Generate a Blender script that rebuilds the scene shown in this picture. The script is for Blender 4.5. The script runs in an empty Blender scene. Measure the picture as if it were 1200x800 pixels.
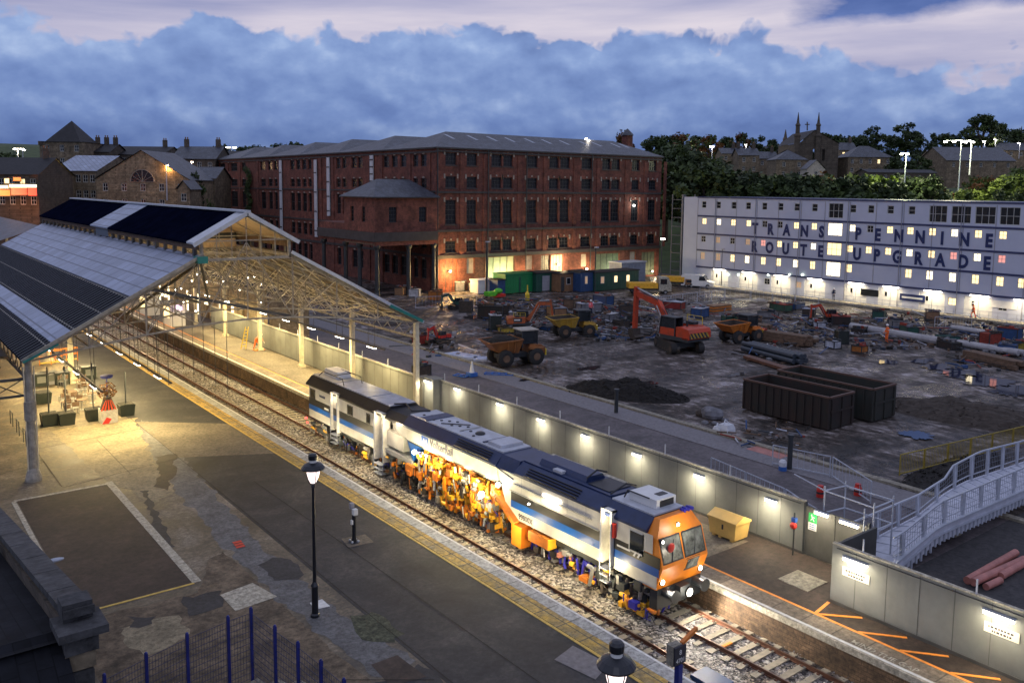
import bpy, math, random
from mathutils import Vector, Matrix, noise
random.seed(7)
R_=random.Random(11)
S=bpy.context.scene
COL=S.collection
# ---------------------------------------------------------------- camera calibration
F=1012.75; PX,PY=600.,330.; CH=15.8
def _n(v): return v.normalized()
AX=_n(Vector((1921-PX,-(234-PY),-F))); AY=_n(Vector((-185-PX,-(212-PY),-F))); AZ=AX.cross(AY)
def ray(u,v):
    d=Vector((u-PX,-(v-PY),-F)); return Vector((d.dot(AX),d.dot(AY),d.dot(AZ)))
def at(u,v,z=0.):
    d=ray(u,v); t=(z-CH)/d.z; return Vector((d.x*t,d.y*t,z))
def onX(u,v,X):
    d=ray(u,v); t=X/d.x; return Vector((X,d.y*t,CH+d.z*t))
def onY(u,v,Y):
    d=ray(u,v); t=Y/d.y; return Vector((d.x*t,Y,CH+d.z*t))
def atD(u,v,D):
    d=ray(u,v)/F*D; return Vector((d.x,d.y,d.z+CH))
cam=bpy.data.cameras.new('camera'); co=bpy.data.objects.new('camera',cam); COL.objects.link(co)
cam.sensor_width=36; cam.lens=F/1200*36; cam.shift_y=-(400-PY)/1200; cam.clip_end=6000; cam.clip_start=.1
m=Matrix((AX,AY,AZ)).to_4x4(); m.translation=(0,0,CH); co.matrix_world=m; S.camera=co
S.view_settings.view_transform='Standard'; S.view_settings.look='None'; S.view_settings.exposure=.2; S.view_settings.gamma=1
# ---------------------------------------------------------------- materials
MATS={}
def srgb(r,g,b):
    f=lambda c:(c/255/12.92) if c/255<=.04045 else ((c/255+.055)/1.055)**2.4
    return (f(r),f(g),f(b))
def mat(key,col=(.5,.5,.5),rough=.6,metal=0,var=.25,scale=2.,bump=.0,bscale=None,emit=None,es=1.,detail=5,kind=None,col2=None,dist=.02,spec=.5,grain=0):
    m=bpy.data.materials.new(key); m.use_nodes=True; nt=m.node_tree; N=nt.nodes; L=nt.links
    p=N['Principled BSDF']; p.inputs['Roughness'].default_value=rough; p.inputs['Metallic'].default_value=metal
    p.inputs['Specular IOR Level'].default_value=spec
    if emit:
        p.inputs['Base Color'].default_value=(*col,1)
        p.inputs['Emission Color'].default_value=(*emit,1); p.inputs['Emission Strength'].default_value=es
        MATS[key]=m; return m
    tc=N.new('ShaderNodeTexCoord'); nz=N.new('ShaderNodeTexNoise'); nz.inputs['Scale'].default_value=scale; nz.inputs['Detail'].default_value=detail
    nz.inputs['Roughness'].default_value=.65
    L.new(tc.outputs['Object'],nz.inputs['Vector'])
    cr=N.new('ShaderNodeValToRGB'); cr.color_ramp.elements[0].position=.3; cr.color_ramp.elements[1].position=.7
    c2=col2 or tuple(min(1,c*(1+var)) for c in col); c1=tuple(c*(1-var) for c in col) if not col2 else col
    cr.color_ramp.elements[0].color=(*c1,1); cr.color_ramp.elements[1].color=(*c2,1)
    L.new(nz.outputs['Fac'],cr.inputs['Fac']); out=cr.outputs['Color']
    if kind in('brick','stone','slate','corr','corrY','slab','roofsheet'):
        sx=N.new('ShaderNodeSeparateXYZ'); L.new(tc.outputs['Object'],sx.inputs[0])
        ad=N.new('ShaderNodeMath'); ad.operation='ADD'; L.new(sx.outputs['X'],ad.inputs[0]); L.new(sx.outputs['Y'],ad.inputs[1])
        cb=N.new('ShaderNodeCombineXYZ')
        if kind in('slab',):
            L.new(sx.outputs['Y'],cb.inputs[0]); L.new(sx.outputs['X'],cb.inputs[1])
        elif kind in('slate','roofsheet'):
            L.new(sx.outputs['Y'],cb.inputs[0]); L.new(sx.outputs['X'],cb.inputs[1])
        else:
            L.new(ad.outputs[0],cb.inputs[0]); L.new(sx.outputs['Z'],cb.inputs[1])
        if kind in('corr','corrY'):
            w=N.new('ShaderNodeMath'); w.operation='SINE'; mu=N.new('ShaderNodeMath'); mu.operation='MULTIPLY'; mu.inputs[1].default_value=bscale or 20
            L.new(sx.outputs['Y'] if kind=='corrY' else ad.outputs[0],mu.inputs[0]); L.new(mu.outputs[0],w.inputs[0]); hgt=w.outputs[0]
            bn=N.new('ShaderNodeBump'); bn.inputs['Strength'].default_value=bump or .5; bn.inputs['Distance'].default_value=dist
            L.new(hgt,bn.inputs['Height']); L.new(bn.outputs[0],p.inputs['Normal'])
        else:
            b=N.new('ShaderNodeTexBrick'); L.new(cb.outputs[0],b.inputs['Vector']); b.inputs['Scale'].default_value=1
            sp={'brick':(.45,.15,.012),'stone':(.7,.32,.02),'slate':(.5,.3,.012),'slab':(1.25,1.0,.03),'roofsheet':(1.6,.75,.045)}[kind]
            b.inputs['Brick Width'].default_value=sp[0]; b.inputs['Row Height'].default_value=sp[1]; b.inputs['Mortar Size'].default_value=sp[2]
            b.inputs['Mortar Smooth'].default_value=.2
            if kind in('slab','roofsheet'): b.offset=0
            L.new(cr.outputs['Color'],b.inputs['Color1'])
            hs=N.new('ShaderNodeHueSaturation'); hs.inputs['Value'].default_value=.72; L.new(cr.outputs['Color'],hs.inputs['Color']); L.new(hs.outputs[0],b.inputs['Color2'])
            b.inputs['Mortar'].default_value=(*[c*(.45 if kind!='roofsheet' else .35) for c in col],1)
            out=b.outputs['Color']
            bn=N.new('ShaderNodeBump'); bn.inputs['Strength'].default_value=.4; bn.inputs['Distance'].default_value=dist; bn.invert=True
            L.new(b.outputs['Fac'],bn.inputs['Height']); L.new(bn.outputs[0],p.inputs['Normal'])
    elif kind=='rust':
        n3=N.new('ShaderNodeTexNoise'); n3.inputs['Scale'].default_value=1.3; n3.inputs['Detail'].default_value=8; L.new(tc.outputs['Object'],n3.inputs['Vector'])
        mx=N.new('ShaderNodeMix'); mx.data_type='RGBA'; L.new(n3.outputs['Fac'],mx.inputs[0]); L.new(out,mx.inputs[6]); mx.inputs[7].default_value=(.09,.04,.025,1); out=mx.outputs[2]
    elif bump:
        n2=N.new('ShaderNodeTexNoise'); n2.inputs['Scale'].default_value=bscale or scale*4; n2.inputs['Detail'].default_value=6
        L.new(tc.outputs['Object'],n2.inputs['Vector'])
        bn=N.new('ShaderNodeBump'); bn.inputs['Strength'].default_value=bump; bn.inputs['Distance'].default_value=dist
        L.new(n2.outputs['Fac'],bn.inputs['Height']); L.new(bn.outputs[0],p.inputs['Normal'])
    if grain:
        n4=N.new('ShaderNodeTexNoise'); n4.inputs['Scale'].default_value=grain; n4.inputs['Detail'].default_value=12; n4.inputs['Roughness'].default_value=.8; L.new(tc.outputs['Object'],n4.inputs['Vector'])
        r4=N.new('ShaderNodeValToRGB'); r4.color_ramp.elements[0].position=.36; r4.color_ramp.elements[1].position=.65; r4.color_ramp.elements[0].color=(.45,.44,.42,1); r4.color_ramp.elements[1].color=(1.6,1.6,1.55,1); L.new(n4.outputs['Fac'],r4.inputs['Fac'])
        m4=N.new('ShaderNodeMix'); m4.data_type='RGBA'; m4.blend_type='MULTIPLY'; m4.inputs[0].default_value=1; L.new(out,m4.inputs[6]); L.new(r4.outputs[0],m4.inputs[7]); out=m4.outputs[2]
    L.new(out,p.inputs['Base Color'])
    MATS[key]=m; return m
W1=(1,.72,.38); W2=(1,.8,.52); W3=(1,.9,.75)
mat('brick',(.165,.056,.04),.85,grain=1.5,kind='brick',var=.45,scale=.5,dist=.01)
mat('brick_red',(.2,.062,.04),.85,grain=1.5,kind='brick',var=.3,scale=.8,dist=.01)
mat('stone',(.2,.155,.105),.85,grain=1.5,kind='stone',var=.4,scale=.6)
mat('stone_dark',(.1,.08,.06),.85,kind='stone',var=.4,scale=.8)
mat('stone_pale',(.26,.2,.13),.8,grain=1.5,kind='stone',var=.3,scale=.8)
mat('stonetrim',(.3,.26,.22),.8,var=.3,scale=3)
mat('course',(.045,.04,.04),.7,var=.3,scale=1)
mat('slate',(.06,.068,.092),.5,grain=1.5,kind='slate',var=.4,scale=.7)
mat('slate_dark',(.018,.018,.022),.7,kind='slate',var=.4,scale=.9)
mat('roof_panel',(.3,.35,.47),.45,kind='roofsheet',var=.18,scale=.8,dist=.03)
mat('roof_corr',(.006,.006,.008),.8,var=.4,scale=1,spec=.05); mat('roof_rib',(.06,.065,.08),.5,var=.2)
mat('roof_dark',(.003,.004,.012),1.,kind='corrY',bscale=2*math.pi/.3,bump=.25,var=.4,scale=1,dist=.02,spec=.0)
mat('roof_white',(.5,.52,.56),.5,var=.15,scale=2)
mat('boards_dark',(.13,.1,.065),.75,kind='corr',bscale=30,bump=.3,var=.4,scale=2); mat('boards',(.42,.31,.19),.6,kind='corr',bscale=30,bump=.3,var=.2,scale=2)
mat('iron_cream',(.62,.56,.4),.5,var=.2,scale=4)
mat('iron_grey',(.3,.27,.22),.5,var=.4,scale=3)
mat('iron_dark',(.06,.06,.06),.5,var=.3,scale=3)
mat('teal',(.02,.2,.17),.5); mat('glass',(.02,.025,.03),.08,var=.2,spec=.8)
mat('glass_pane',(.012,.014,.018),.25,var=.6,scale=.35,spec=.35)
mat('frame_dark',(.03,.035,.04),.5); mat('frame_white',(.55,.55,.52),.5)
mat('lit_window',(.8,.7,.5),.5,emit=(1,.72,.32),es=1.6); mat('lit_window_dim',(.5,.4,.3),.5,emit=(.9,.5,.22),es=.3)
mat('lit_window_bright',(.8,.7,.5),.5,emit=(1,.85,.55),es=2.2); mat('lit_pink',(.5,.4,.3),.5,emit=(1,.35,.3),es=.8)
mat('tube_warm',(.9,.9,.9),.5,emit=(1,.88,.7),es=14); mat('tube_white',(.9,.9,.9),.5,emit=(1,.95,.85),es=9)
mat('bulb',(.9,.9,.9),.5,emit=(1,.93,.8),es=16); mat('bulb_green',(.9,.9,.9),.5,emit=(.85,1,.7),es=10)
mat('neon_red',(.5,.1,.1),.5,emit=(1,.08,.03),es=1.3); mat('neon_orange',(.5,.1,.1),.5,emit=(1,.42,.06),es=.8); mat('neon_purple',(.5,.1,.5),.5,emit=(.8,.5,1),es=5)
mat('tail_red',(.5,.02,.02),.4,emit=(1,.05,.05),es=4)
mat('office_panel',(.54,.57,.68),.5,scale=.35,col2=(.46,.49,.6),detail=9); mat('office_band',(.035,.045,.12),.5,var=.2); mat('letter_navy',(.012,.025,.11),.5)
mat('panel_white',(.72,.72,.7),.5,var=.08); mat('hoard',(.15,.158,.15),.6,kind='corr',bscale=2*math.pi/.28,bump=.12,var=.22,scale=.55,dist=.01)
mat('hoard_dark',(.07,.07,.065),.6,var=.3,scale=1.); mat('sign_ivory',(.75,.7,.58),.5,var=.05); mat('sign_green',(.02,.35,.08),.5); mat('sign_blue',(.03,.1,.4),.5)
mat('ink',(.03,.03,.04),.6)
mat('asphalt',(.03,.03,.034),.75,grain=5,var=.35,scale=.5,bump=.3,bscale=40,dist=.01)
mat('asphalt_brown',(.038,.025,.02),.75,grain=3,var=.5,scale=.5,bump=.3,bscale=40,dist=.01)
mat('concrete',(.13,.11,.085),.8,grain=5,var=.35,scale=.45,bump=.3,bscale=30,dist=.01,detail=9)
mat('concrete_pale',(.24,.22,.18),.8,grain=5,var=.3,scale=1.2,bump=.3,bscale=30,dist=.01,detail=9)
mat('coping',(.44,.44,.43),.7,grain=5,kind='slab',var=.18,scale=1.5); mat('tactile',(.26,.22,.14),.7,grain=5,kind='slab',col2=(.68,.42,.06),scale=1.6)
mat('coping_far',(.24,.19,.14),.75,grain=5,kind='slab',var=.3,scale=1.2)
mat('paint_white',(.7,.7,.66),.6,var=.2,scale=6); mat('paint_yellow',(.6,.4,.08),.6,var=.3,scale=4); mat('paint_orange',(.85,.3,.04),.6,var=.2,scale=5)
mat('paint_worn',(.38,.35,.28),.7,grain=5,var=.35,scale=7,detail=8); mat('steel_cover',(.16,.15,.16),.6,var=.3,scale=5); mat('brick_plat',(.13,.08,.045),.85,grain=5,kind='brick',var=.6,scale=1.2)
mat('rail_rust',(.13,.055,.03),.6,var=.3,scale=4); mat('rail_top',(.28,.2,.15),.3,metal=.8); mat('sleeper',(.3,.26,.19),.85,var=.25,scale=3,bump=.3)
mat('train_white',(.7,.69,.62),.35,scale=1.1,col2=(.5,.47,.4),detail=10); mat('train_grey',(.4,.4,.38),.4,var=.12,scale=2); mat('train_navy',(.015,.03,.09),.35,var=.25,scale=2)
mat('train_blue',(.01,.09,.36),.35,var=.15); mat('train_black',(.02,.02,.022),.4,var=.3); mat('train_roof',(.58,.61,.68),.4,scale=1.6,col2=(.36,.37,.4),detail=10)
mat('train_orange',(.95,.3,.02),.4,scale=1.5,col2=(.75,.2,.015),detail=8); mat('mach_yellow',(.8,.42,.03),.4,var=.25,scale=3); mat('mach_orange',(.75,.22,.02),.45,scale=2.5,col2=(.4,.13,.03),detail=9)
mat('hose_blue',(.03,.03,.35),.5); mat('steel',(.35,.35,.35),.35,metal=.6); mat('grease',(.05,.04,.035),.5,var=.5,scale=5,bump=.4); mat('interior_white',(.7,.68,.6),.5)
mat('tyre',(.02,.02,.02),.8,bump=.3); mat('exc_red',(.6,.05,.01),.5,scale=1.2,col2=(.3,.05,.02),detail=9); mat('exc_orange',(.5,.1,.02),.6,scale=1.6,col2=(.2,.07,.03),detail=9); mat('dump_orange',(.4,.15,.03),.6,kind='rust'); mat('dump_yellow',(.6,.36,.03),.6,scale=1.6,col2=(.24,.16,.05),detail=9)
mat('mud',(.05,.038,.03),.8,var=.4,scale=3,bump=.5); mat('soil',(.011,.009,.008),.9,var=.5,scale=3,bump=1.,bscale=8,dist=.1)
mat('skip_rust',(.014,.017,.015),.75,scale=.9,col2=(.035,.017,.013),detail=8); mat('skip_green',(.018,.026,.022),.7,scale=1.2,col2=(.035,.028,.022),detail=8)
mat('cab_green',(.01,.2,.06),.5,var=.15); mat('cab_blue',(.02,.06,.16),.5); mat('cab_darkgreen',(.015,.07,.05),.5); mat('cab_grey',(.3,.3,.33),.5,var=.15); mat('cab_brown',(.22,.12,.06),.6)
mat('timber',(.13,.08,.05),.8,var=.4,scale=3); mat('pipe_dark',(.03,.04,.055),.4); mat('pipe_pink',(.4,.16,.13),.5); mat('pipe_grey',(.33,.32,.33),.5); mat('blue',(.03,.12,.4),.5); mat('red',(.55,.03,.02),.5); mat('hivis',(.95,.16,.02),.6,var=.1); mat('hivis_pink',(.95,.12,.14),.6); mat('skin',(.45,.25,.17),.6); mat('helmet',(.8,.8,.8),.3); mat('navy_cloth',(.02,.03,.07),.8)
mat('bag_white',(.6,.62,.66),.7,var=.15,bump=.4,bscale=6,dist=.05); mat('galv',(.42,.45,.52),.5,metal=.1,var=.15); mat('yellow_paint',(.7,.5,.03),.5); mat('ramp_mesh',(.5,.52,.6),.5,var=.15); mat('blue_paint',(.02,.03,.2),.4); mat('lamp_black',(.012,.014,.02),.3); mat('lamp_glass',(.8,.8,.8),.3)
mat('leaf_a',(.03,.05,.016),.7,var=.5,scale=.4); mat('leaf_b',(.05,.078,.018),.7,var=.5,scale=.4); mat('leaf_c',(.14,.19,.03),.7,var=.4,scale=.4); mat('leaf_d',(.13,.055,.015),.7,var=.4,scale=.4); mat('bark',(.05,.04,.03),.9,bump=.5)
mat('grass',(.045,.07,.015),.9,var=.5,scale=.15,bump=.6,bscale=1.5,dist=.2); mat('roof_tile',(.12,.11,.12),.6,grain=5,kind='slate'); mat('plaster',(.4,.36,.3),.8); mat('flower',(.5,.05,.1),.7); mat('leafy',(.05,.12,.02),.7); mat('tarp_yellow',(.5,.5,.15),.7)
def gmat(key,build):
    m=bpy.data.materials.new(key); m.use_nodes=True; nt=m.node_tree; build(nt.nodes,nt.links,nt.nodes['Principled BSDF']); MATS[key]=m
def ramp(N,L,fac,stops):
    r=N.new('ShaderNodeValToRGB'); e=r.color_ramp.elements
    while len(e)<len(stops): e.new(.5)
    for k,(p,c) in enumerate(stops): e[k].position=p; e[k].color=(*c,1) if len(c)==3 else c
    L.new(fac,r.inputs['Fac']); return r.outputs['Color']
def nzn(N,L,sc,vec=None,det=6,rg=.6,dist=0,sx=1,sy=1,rot=0):
    tc=N.new('ShaderNodeTexCoord'); mp=N.new('ShaderNodeMapping'); mp.inputs['Scale'].default_value=(sx,sy,1); mp.inputs['Rotation'].default_value=(0,0,rot)
    L.new(tc.outputs['Object'],mp.inputs[0]); n=N.new('ShaderNodeTexNoise'); n.inputs['Scale'].default_value=sc; n.inputs['Detail'].default_value=det; n.inputs['Roughness'].default_value=rg; n.inputs['Distortion'].default_value=dist
    L.new(mp.outputs[0],n.inputs['Vector']); return n.outputs['Fac']
def yard(N,L,p):
    a=nzn(N,L,.16,det=10,rg=.72,dist=.6,sx=1,sy=1.6,rot=.5); b=nzn(N,L,1.3,det=8,rg=.75,sx=1.2,sy=.5,rot=.3)
    mx=N.new('ShaderNodeMath'); mx.operation='MULTIPLY_ADD'; mx.inputs[1].default_value=.5; L.new(b,mx.inputs[0])
    m2=N.new('ShaderNodeMath'); m2.operation='MULTIPLY'; m2.inputs[1].default_value=.5; L.new(a,m2.inputs[0]); L.new(m2.outputs[0],mx.inputs[2])
    L.new(ramp(N,L,mx.outputs[0],[(.42,(.009,.007,.006)),(.475,(.03,.022,.017)),(.515,(.082,.064,.055)),(.56,(.21,.18,.17)),(.615,(.46,.42,.44))]),p.inputs['Base Color'])
    L.new(ramp(N,L,nzn(N,L,.22,det=8,rg=.6,sx=.6,sy=1.5,rot=.2),[(.4,(.85,)*3),(.56,(.27,)*3)]),p.inputs['Roughness'])
    tc=N.new('ShaderNodeTexCoord'); mp=N.new('ShaderNodeMapping'); mp.inputs['Rotation'].default_value=(0,0,.75); L.new(tc.outputs['Object'],mp.inputs[0])
    w=N.new('ShaderNodeTexWave'); w.inputs['Scale'].default_value=.45; w.inputs['Distortion'].default_value=9; w.inputs['Detail'].default_value=3; w.inputs['Detail Scale'].default_value=.35; L.new(mp.outputs[0],w.inputs['Vector'])
    ad=N.new('ShaderNodeMath'); ad.operation='MULTIPLY_ADD'; ad.inputs[1].default_value=.35; L.new(w.outputs['Fac'],ad.inputs[0]); L.new(b,ad.inputs[2]); b=ad.outputs[0]
    bn=N.new('ShaderNodeBump'); bn.inputs['Strength'].default_value=.9; bn.inputs['Distance'].default_value=.16; L.new(b,bn.inputs['Height']); L.new(bn.outputs[0],p.inputs['Normal'])
gmat('yard_mud',yard)
def ballast(N,L,p):
    tc=N.new('ShaderNodeTexCoord'); v=N.new('ShaderNodeTexVoronoi'); v.inputs['Scale'].default_value=10; L.new(tc.outputs['Object'],v.inputs['Vector'])
    bw=N.new('ShaderNodeRGBToBW'); L.new(v.outputs['Color'],bw.inputs[0])
    c=ramp(N,L,bw.outputs[0],[(.2,(.03,.028,.028)),(.5,(.2,.185,.17)),(.8,(.62,.59,.55))])
    d=ramp(N,L,nzn(N,L,.5,det=6),[(.35,(.45,.36,.28)),(.65,(1,1,1))])
    mx=N.new('ShaderNodeMix'); mx.data_type='RGBA'; mx.blend_type='MULTIPLY'; mx.inputs[0].default_value=1; L.new(c,mx.inputs[6]); L.new(d,mx.inputs[7])
    L.new(mx.outputs[2],p.inputs['Base Color']); p.inputs['Roughness'].default_value=.85
    bn=N.new('ShaderNodeBump'); bn.inputs['Strength'].default_value=1; bn.inputs['Distance'].default_value=.06; bn.invert=True; L.new(v.outputs['Distance'],bn.inputs['Height']); L.new(bn.outputs[0],p.inputs['Normal'])
gmat('ballast',ballast)
def gravel(N,L,p):
    L.new(ramp(N,L,nzn(N,L,3,det=10,rg=.8),[(.3,(.01,.01,.012)),(.7,(.07,.065,.065))]),p.inputs['Base Color']); p.inputs['Roughness'].default_value=.85
gmat('gravel_dark',gravel)
def fine(N,L,p,c):
    f=ramp(N,L,nzn(N,L,5,det=12,rg=.8,dist=.4),[(.35,(.45,.44,.42)),(.5,(.95,.95,.95)),(.66,(1.7,1.65,1.6))])
    mx=N.new('ShaderNodeMix'); mx.data_type='RGBA'; mx.blend_type='MULTIPLY'; mx.inputs[0].default_value=1; L.new(c,mx.inputs[6]); L.new(f,mx.inputs[7]); L.new(mx.outputs[2],p.inputs['Base Color'])
def patch(N,L,p):
    a=nzn(N,L,.35,det=12,rg=.72,dist=.8); fine(N,L,p,ramp(N,L,a,[(.34,(.035,.03,.024)),(.45,(.085,.07,.05)),(.54,(.16,.13,.09)),(.66,(.27,.23,.17))]))
    L.new(ramp(N,L,a,[(.35,(.45,)*3),(.6,(.8,)*3)]),p.inputs['Roughness'])
gmat('patchy',patch)
def asph(N,L,p):
    a=nzn(N,L,.4,det=10,rg=.7,dist=.5)
    fine(N,L,p,ramp(N,L,a,[(.33,(.009,.009,.012)),(.5,(.023,.023,.027)),(.68,(.06,.056,.053))])); p.inputs['Roughness'].default_value=.7
    bn=N.new('ShaderNodeBump'); bn.inputs['Strength'].default_value=.3; bn.inputs['Distance'].default_value=.01; L.new(nzn(N,L,40),bn.inputs['Height']); L.new(bn.outputs[0],p.inputs['Normal'])
gmat('asphalt_near',asph)
def water(N,L,p):
    p.inputs['Base Color'].default_value=(.02,.02,.025,1); p.inputs['Roughness'].default_value=.03; p.inputs['Specular IOR Level'].default_value=1
    bn=N.new('ShaderNodeBump'); bn.inputs['Strength'].default_value=.05; bn.inputs['Distance'].default_value=.02; L.new(nzn(N,L,2),bn.inputs['Height']); L.new(bn.outputs[0],p.inputs['Normal'])
gmat('water',water)
def cabface(N,L,p): pass
# ---------------------------------------------------------------- mesh builder and object helpers
LOC={}
class MB:
    def __init__(s,m=None): s.v=[]; s.f=[]; s.m=[]; s.keys=[]; s.d=m
    def mi(s,k):
        k=k or s.d
        if k not in s.keys: s.keys.append(k)
        return s.keys.index(k)
    def add(s,vs,fs,m=None):
        o=len(s.v); s.v+=[tuple(v) for v in vs]; i=s.mi(m)
        for f in fs: s.f.append(tuple(o+k for k in f)); s.m.append(i)
        return s
    def quad(s,a,b,c,d,m=None): return s.add([a,b,c,d],[(0,1,2,3)],m)
    def box(s,x0,x1,y0,y1,z0,z1,m=None,rot=0,piv=None):
        vs=[Vector((x,y,z)) for z in(z0,z1) for y in(y0,y1) for x in(x0,x1)]
        if rot:
            pv=piv or Vector(((x0+x1)/2,(y0+y1)/2,0)); M=Matrix.Rotation(rot,3,'Z'); vs=[M@(v-pv)+pv for v in vs]
        return s.add(vs,[(0,2,3,1),(4,5,7,6),(0,1,5,4),(2,6,7,3),(0,4,6,2),(1,3,7,5)],m)
    def cbox(s,c,sz,m=None,M=None):
        vs=[Vector((x*sz[0]/2,y*sz[1]/2,z*sz[2]/2)) for z in(-1,1) for y in(-1,1) for x in(-1,1)]
        if M: vs=[M@v for v in vs]
        return s.add([v+Vector(c) for v in vs],[(0,2,3,1),(4,5,7,6),(0,1,5,4),(2,6,7,3),(0,4,6,2),(1,3,7,5)],m)
    def bar(s,a,b,w,h=None,m=None,up=(0,0,1)):
        a=Vector(a); b=Vector(b); h=h or w; d=b-a; l=d.length
        if l<1e-5: return s
        d/=l; u=Vector(up)
        if abs(d.dot(u))>.98: u=Vector((0,1,0))
        x=d.cross(u).normalized(); y=x.cross(d)
        vs=[p+x*i*w/2+y*j*h/2 for p in(a,b) for i,j in((-1,-1),(1,-1),(1,1),(-1,1))]
        return s.add(vs,[(0,1,2,3),(7,6,5,4),(0,4,5,1),(1,5,6,2),(2,6,7,3),(3,7,4,0)],m)
    def tube(s,a,b,r,r2=None,n=8,m=None,caps=True):
        a=Vector(a); b=Vector(b); r2=r if r2 is None else r2; d=(b-a).normalized(); u=Vector((0,0,1)) if abs(d.z)<.9 else Vector((1,0,0))
        x=d.cross(u).normalized(); y=x.cross(d)
        vs=[a+(x*math.cos(t)+y*math.sin(t))*r for t in[2*math.pi*k/n for k in range(n)]]+[b+(x*math.cos(t)+y*math.sin(t))*r2 for t in[2*math.pi*k/n for k in range(n)]]
        fs=[(k,(k+1)%n,n+(k+1)%n,n+k) for k in range(n)]
        if caps: fs+=[tuple(range(n))[::-1],tuple(range(n,2*n))]
        return s.add(vs,fs,m)
    def path(s,pts,r,n=6,m=None):
        for a,b in zip(pts,pts[1:]): s.tube(a,b,r,n=n,m=m)
        return s
    def lathe(s,prof,c=(0,0,0),n=16,m=None):
        c=Vector(c); vs=[];k=len(prof)
        for (r,z) in prof:
            for i in range(n): t=2*math.pi*i/n; vs.append(c+Vector((r*math.cos(t),r*math.sin(t),z)))
        fs=[(j*n+i,j*n+(i+1)%n,(j+1)*n+(i+1)%n,(j+1)*n+i) for j in range(k-1) for i in range(n)]
        fs+=[tuple(range(n))[::-1],tuple((k-1)*n+i for i in range(n))]
        return s.add(vs,fs,m)
    def ball(s,c,r,m=None,n=10,sq=(1,1,1)):
        k=max(4,n//2); vs=[]; c=Vector(c)
        for j in range(k+1):
            ph=math.pi*j/k-math.pi/2
            for i in range(n): t=2*math.pi*i/n; vs.append(c+Vector((r*sq[0]*math.cos(ph)*math.cos(t),r*sq[1]*math.cos(ph)*math.sin(t),r*sq[2]*math.sin(ph))))
        return s.add(vs,[(j*n+i,j*n+(i+1)%n,(j+1)*n+(i+1)%n,(j+1)*n+i) for j in range(k) for i in range(n)],m)
    def prism(s,poly,h,axis='y',o=0.,m=None):
        # poly in 2D; extruded from o to o+h along axis.  x: (y,z)  y: (x,z)  z: (x,y)
        def P(p,t):
            return {'x':(t,p[0],p[1]),'y':(p[0],t,p[1]),'z':(p[0],p[1],t)}[axis]
        n=len(poly); vs=[P(p,o) for p in poly]+[P(p,o+h) for p in poly]
        return s.add(vs,[tuple(range(n))[::-1],tuple(range(n,2*n))]+[(k,(k+1)%n,n+(k+1)%n,n+k) for k in range(n)],m)
    def build(s,name,parent=None,world=True,loc=None,smooth=False):
        me=bpy.data.meshes.new(name); off=Vector((0,0,0))
        if parent is not None and world: off=LOC.get(parent.name,Vector((0,0,0)))
        if loc is not None: off=Vector(loc)
        me.from_pydata([(v[0]-off.x,v[1]-off.y,v[2]-off.z) for v in s.v],[],s.f)
        for k in s.keys: me.materials.append(MATS[k])
        me.polygons.foreach_set('material_index',s.m)
        if smooth: me.polygons.foreach_set('use_smooth',[True]*len(s.f))
        me.update()
        o=bpy.data.objects.new(name,me); COL.objects.link(o)
        if parent is not None: o.parent=parent; LOC[o.name]=LOC.get(parent.name,Vector((0,0,0))) if world else Vector((0,0,0))
        elif loc is not None: o.location=loc; LOC[o.name]=Vector(loc)
        return o
def tag(o,label=None,cat=None,group=None,kind=None):
    if label: o['label']=label
    if cat: o['category']=cat
    if group: o['group']=group
    if kind: o['kind']=kind
    return o
def thing(name,label,cat,loc=(0,0,0),rz=0,group=None,kind=None):
    o=bpy.data.objects.new(name,None); COL.objects.link(o); o.location=loc; o.rotation_euler=(0,0,rz); LOC[o.name]=Vector(loc); o.empty_display_size=.3
    return tag(o,label,cat,group,kind)
def struct(name,mb): return tag(mb.build(name),kind='structure')
KIDS={}
def dup(root,loc,rz=None,label=None,group=None,scale=None):
    def cp(o,par):
        c=o.copy(); COL.objects.link(c)
        if par is not None: c.parent=par
        for ch in [q for q in bpy.data.objects if q.parent==o and q is not c]: cp(ch,c)
        return c
    kids=list(root.children_recursive)
    mp={root:root.copy()}; COL.objects.link(mp[root])
    for k in kids:
        c=k.copy(); COL.objects.link(c); mp[k]=c
    for k in kids: mp[k].parent=mp[k.parent]
    r=mp[root]; r.location=loc; LOC[r.name]=Vector(loc)
    if rz is not None: r.rotation_euler=(0,0,rz)
    if label: r['label']=label
    if group: r['group']=group
    if scale: r.scale=(scale,)*3
    return r
def lamp(name,kind,loc,power,col=W2,size=.1,parent=None,rot=None,spot=None,blend=.6,sy=None):
    l=bpy.data.lights.new(name,kind); l.energy=power; l.color=col
    if kind=='AREA':
        l.size=size
        if sy: l.shape='RECTANGLE'; l.size_y=sy
    else: l.shadow_soft_size=size
    if kind=='SPOT': l.spot_size=spot or 2.; l.spot_blend=blend
    o=bpy.data.objects.new(name,l); COL.objects.link(o)
    if parent is not None:
        o.parent=parent; o.location=Vector(loc)-LOC.get(parent.name,Vector((0,0,0)))
    else: o.location=loc
    if rot is not None: o.rotation_euler=rot
    return o
def aim(o,d): o.rotation_euler=Vector(d).to_track_quat('-Z','Y').to_euler()
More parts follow.
